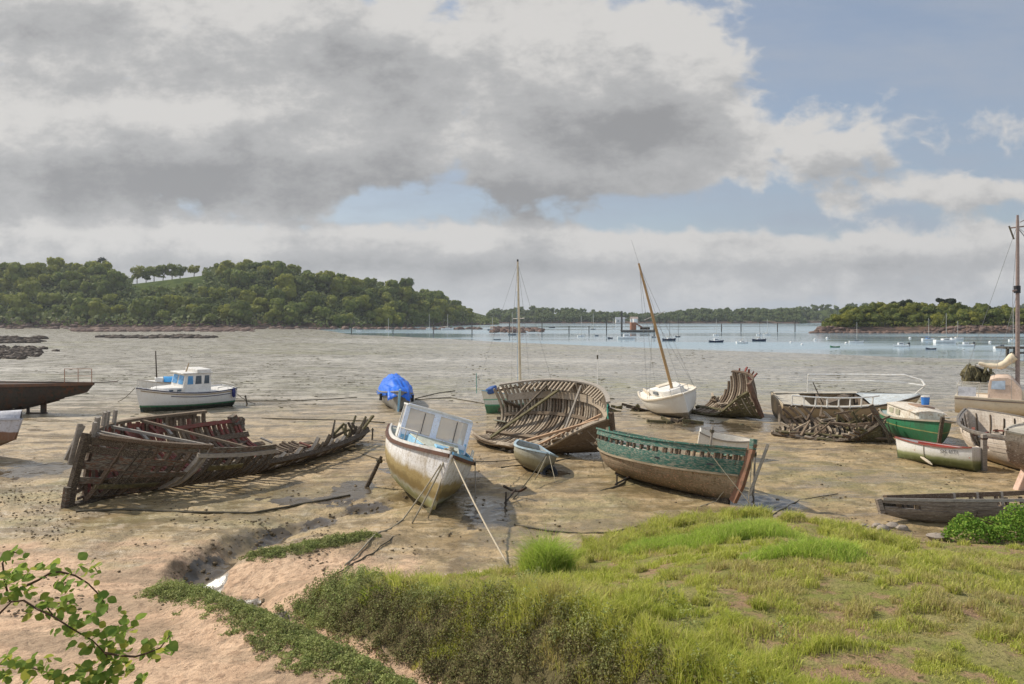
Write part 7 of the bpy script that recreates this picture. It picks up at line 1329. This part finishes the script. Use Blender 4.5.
# ropes and chains
def rope(pts, label, m=ROPE, r=.018, sag=0, cat='rope', name='mooring_rope', lift=.02):
    P = []
    for q in pts: P.append(Vector(q) if len(q) == 3 else G(*q) + Vector((0, 0, lift)))
    out = []
    for a, b in zip(P[:-1], P[1:]):
        n = max(4, int((b - a).length / .35)); n = min(n, 24)
        for i in range(n):
            f = i / n; p = a.lerp(b, f); p.z -= sag * 4 * f * (1 - f); g = gz(p.x, p.y) + lift; p.z = max(p.z, g)
            if sag == 0 and p.z <= g + .05: p.x += .03 * math.sin(i * 1.7 + p.y * 3); p.z = g
            out.append(p)
    out.append(P[-1]); o0 = out[0].copy(); o = MB().tube([p - o0 for p in out], r, 5).build(name, m, None, smooth=2); o.location = o0; return tag(o, label, cat)
bitB = at(wB, hB.pt(.965, 1) * 1 - Vector((.05, hB.pt(.965, 1).y, -.08)))
rope([bitB, (508, 566)], 'pale taut rope from the cabin boat bow down to the turf edge', M('pale_rope', (.55, .46, .33), (.42, .35, .24), scale=30), .022, .10)
rope([bitB + Vector((-.05, 0, 0)), (403, 520), (345, 566)], 'twisted rope from the cabin boat bow down across the mud to the left', ROPE, .022, .06); rope([bitB + Vector((.03, 0, 0)), (428, 519)], 'short rope hanging straight down the cabin boat stem', ROPE, .02, 0); rope([bitB + Vector((-.02, 0, .03)), (412, 524)], 'doubled rope slanting left from the cabin boat bow', ROPE, .024, .03)
rope([bitB, at(wB, hB.pt(.55, -.55, .03))], 'thin dark line led along the cabin boat left side', DROPE, .012, .12)
rope([at(wB, hB.pt(.6, 1, .03)), (560, 449), (600, 432)], 'slack line from the cabin boat towards the pale-ribbed wreck', DROPE, .014, .15)
bI = at(wI, hI.pt(.97, 1) * 1 - Vector((0, hI.pt(.97, 1).y, 0)))
rope([bI, (513, 500)], 'dark rope from the small dinghy bow to its mud anchor', DROPE, .016, .05); rope([bI + Vector((.03, 0, 0)), (535, 480)], 'frayed pale rope dangling from the small dinghy bow', ROPE, .018, .02); rope([bI + Vector((.05, 0, 0)), (556, 484)], 'short rope from the small dinghy bow to the right', ROPE, .012, .03)
bJ = at(wJ, hJ.pt(1, 1) + Vector((.1, 0, .35)))
rope([bJ, (716, 502), (700, 507)], 'white rope from the green boat stem down to its left', ROPE, .014, .05); rope([bJ, at(wJ, hJ.pt(.86, -1, .05) + Vector((0, 0, .3))), (757, 512)], 'thin line crossed over the green boat bow to the mud at right', ROPE, .012, .04); rope([bJ, (748, 508), (775, 520)], 'rope from the green boat stem trailing right over the shadowed mud', ROPE, .014, .05)
for px, tl in ((598.5, .985), (606, .93)): rope([at(wJ, hJ.pt(1 - tl + .01, -1, .05)), (px + 6, 470)], 'thin line hanging from the green boat stern, %s' % ('outer of two' if px < 600 else 'inner of two'), ROPE, .010, 0)
def mudline(pts, label, r=.03, m=DROPE): return rope(pts, label, m, r, 0, 'rope', 'mud_rope', lift=r * .6)
mudline([(75, 512), (120, 510), (190, 513), (250, 514), (300, 505), (350, 496)], 'dark weedy chain lying across the sand in front of the long wreck', .035)
mudline([(262, 418.5), (320, 420), (360, 421), (385, 423)], 'long dark timber-like rope on the mud left of the tarpaulin boat', .03); mudline([(232, 401), (300, 401), (357, 397.5)], 'dark line across the flats left of the tarpaulin boat', .03)
mudline([(415, 400), (450, 398), (500, 406)], 'dark weedy rope leading right from the tarpaulin boat', .035); mudline([(415, 399), (440, 393), (455, 391)], 'short dark rope branching up from the tarpaulin boat mooring', .035)
mudline([(515, 525), (545, 531), (580, 534), (612, 533), (640, 526)], 'dark hose-like rope curving over the mud before the turf', .022); mudline([(600, 492), (620, 486), (632, 476)], 'dark chain on the mud under the green boat', .035); mudline([(335, 575), (360, 560), (375, 552), (400, 535)], 'thin rope trailing along the spit towards the cabin boat', .016)
mudline([(330, 445), (365, 455), (385, 461)], 'weedy rope between the long wreck stern and the cabin boat', .02); mudline([(500, 468), (540, 464), (570, 459)], 'thin plank-like line beside the small grey dinghy', .03); mudline([(770, 516), (800, 500), (838, 494)], 'thin dark line over the mud right of the green boat bow', .014)
rope([at(wC, hC.pt(1, 1)), (118, 402)], 'mooring line from the fishing boat bow to the sand at its left', DROPE, .02, .1); rope([at(wC, hC.pt(0, .8)), (255, 404)], 'mooring line from the fishing boat stern to the sand at its right', DROPE, .02, .1)
# stones by the grey wooden hull and lone anchors
ST = M('grey_stone', (.30, .25, .20), (.18, .15, .12), (.38, .33, .27), scale=9, rough=.9, bump=.5)
for i, (px, py, s, lb) in enumerate([(877, 527, .10, 'pale stone, leftmost of the few in front of the grey wooden hull'), (883, 530, .13, 'larger brown stone under the pointed end of the grey wooden hull'), (893, 528, .14, 'dark stone wedged under the grey wooden hull'), (902, 530, .12, 'dark flat stone right of the wedged one under the grey wooden hull'), (864, 526, .06, 'tiny pebble-like stone left of the others near the grey wooden hull'), (937, 539, .20, 'flat slab of stone between the grey wooden hull and the bush')]):
    p = G(px, py); o = MB().blob((0, 0, 0), (s * 1.3, s, s * (.4 if i == 5 else .75)), 10, 7, .12, i).build('stone', ST, None, smooth=True); o.location = p + Vector((0, 0, s * .3)); tag(o, lb, 'stone', 'stones by the grey wooden hull')
def anchor(px, py, label, rz=0):
    t = empty('anchor', G(px, py), (0, 0, R(rz)), label, 'anchor'); MB().tube([(-.5, 0, .05), (.35, 0, .25)], .03, 6).build('shank', RUST, t); MB().tube([(.30, -.35, .35), (.42, -.15, .22), (.45, 0, .20), (.42, .15, .22), (.30, .35, .35)], .04, 6).build('fluke', RUST, t); MB().tube([(-.42, 0, -.1), (-.42, 0, .35)], .025, 6).build('stock', RUST, t)
anchor(626, 484, 'small rusty anchor in the mud under the green boat', 40); anchor(511, 501, 'small rusty anchor stuck in the mud before the small dinghy', 70)
# ---------------------------------------------------------------- the air
def build_haze():
    m = bpy.data.materials.new('sea_air'); m.use_nodes = True; nt = m.node_tree; nt.nodes.remove(nt.nodes['Principled BSDF'])
    v = nt.nodes.new('ShaderNodeVolumePrincipled'); v.inputs['Color'].default_value = (.82, .88, .95, 1); v.inputs['Density'].default_value = .00013; v.inputs['Anisotropy'].default_value = .3
    nt.links.new(v.outputs[0], nt.nodes['Material Output'].inputs['Volume'])
    b = MB(); b.box((600, 2950, 62), (6000, 6200, 132)); return tag(b.build('haze', m), kind='stuff')
build_haze()
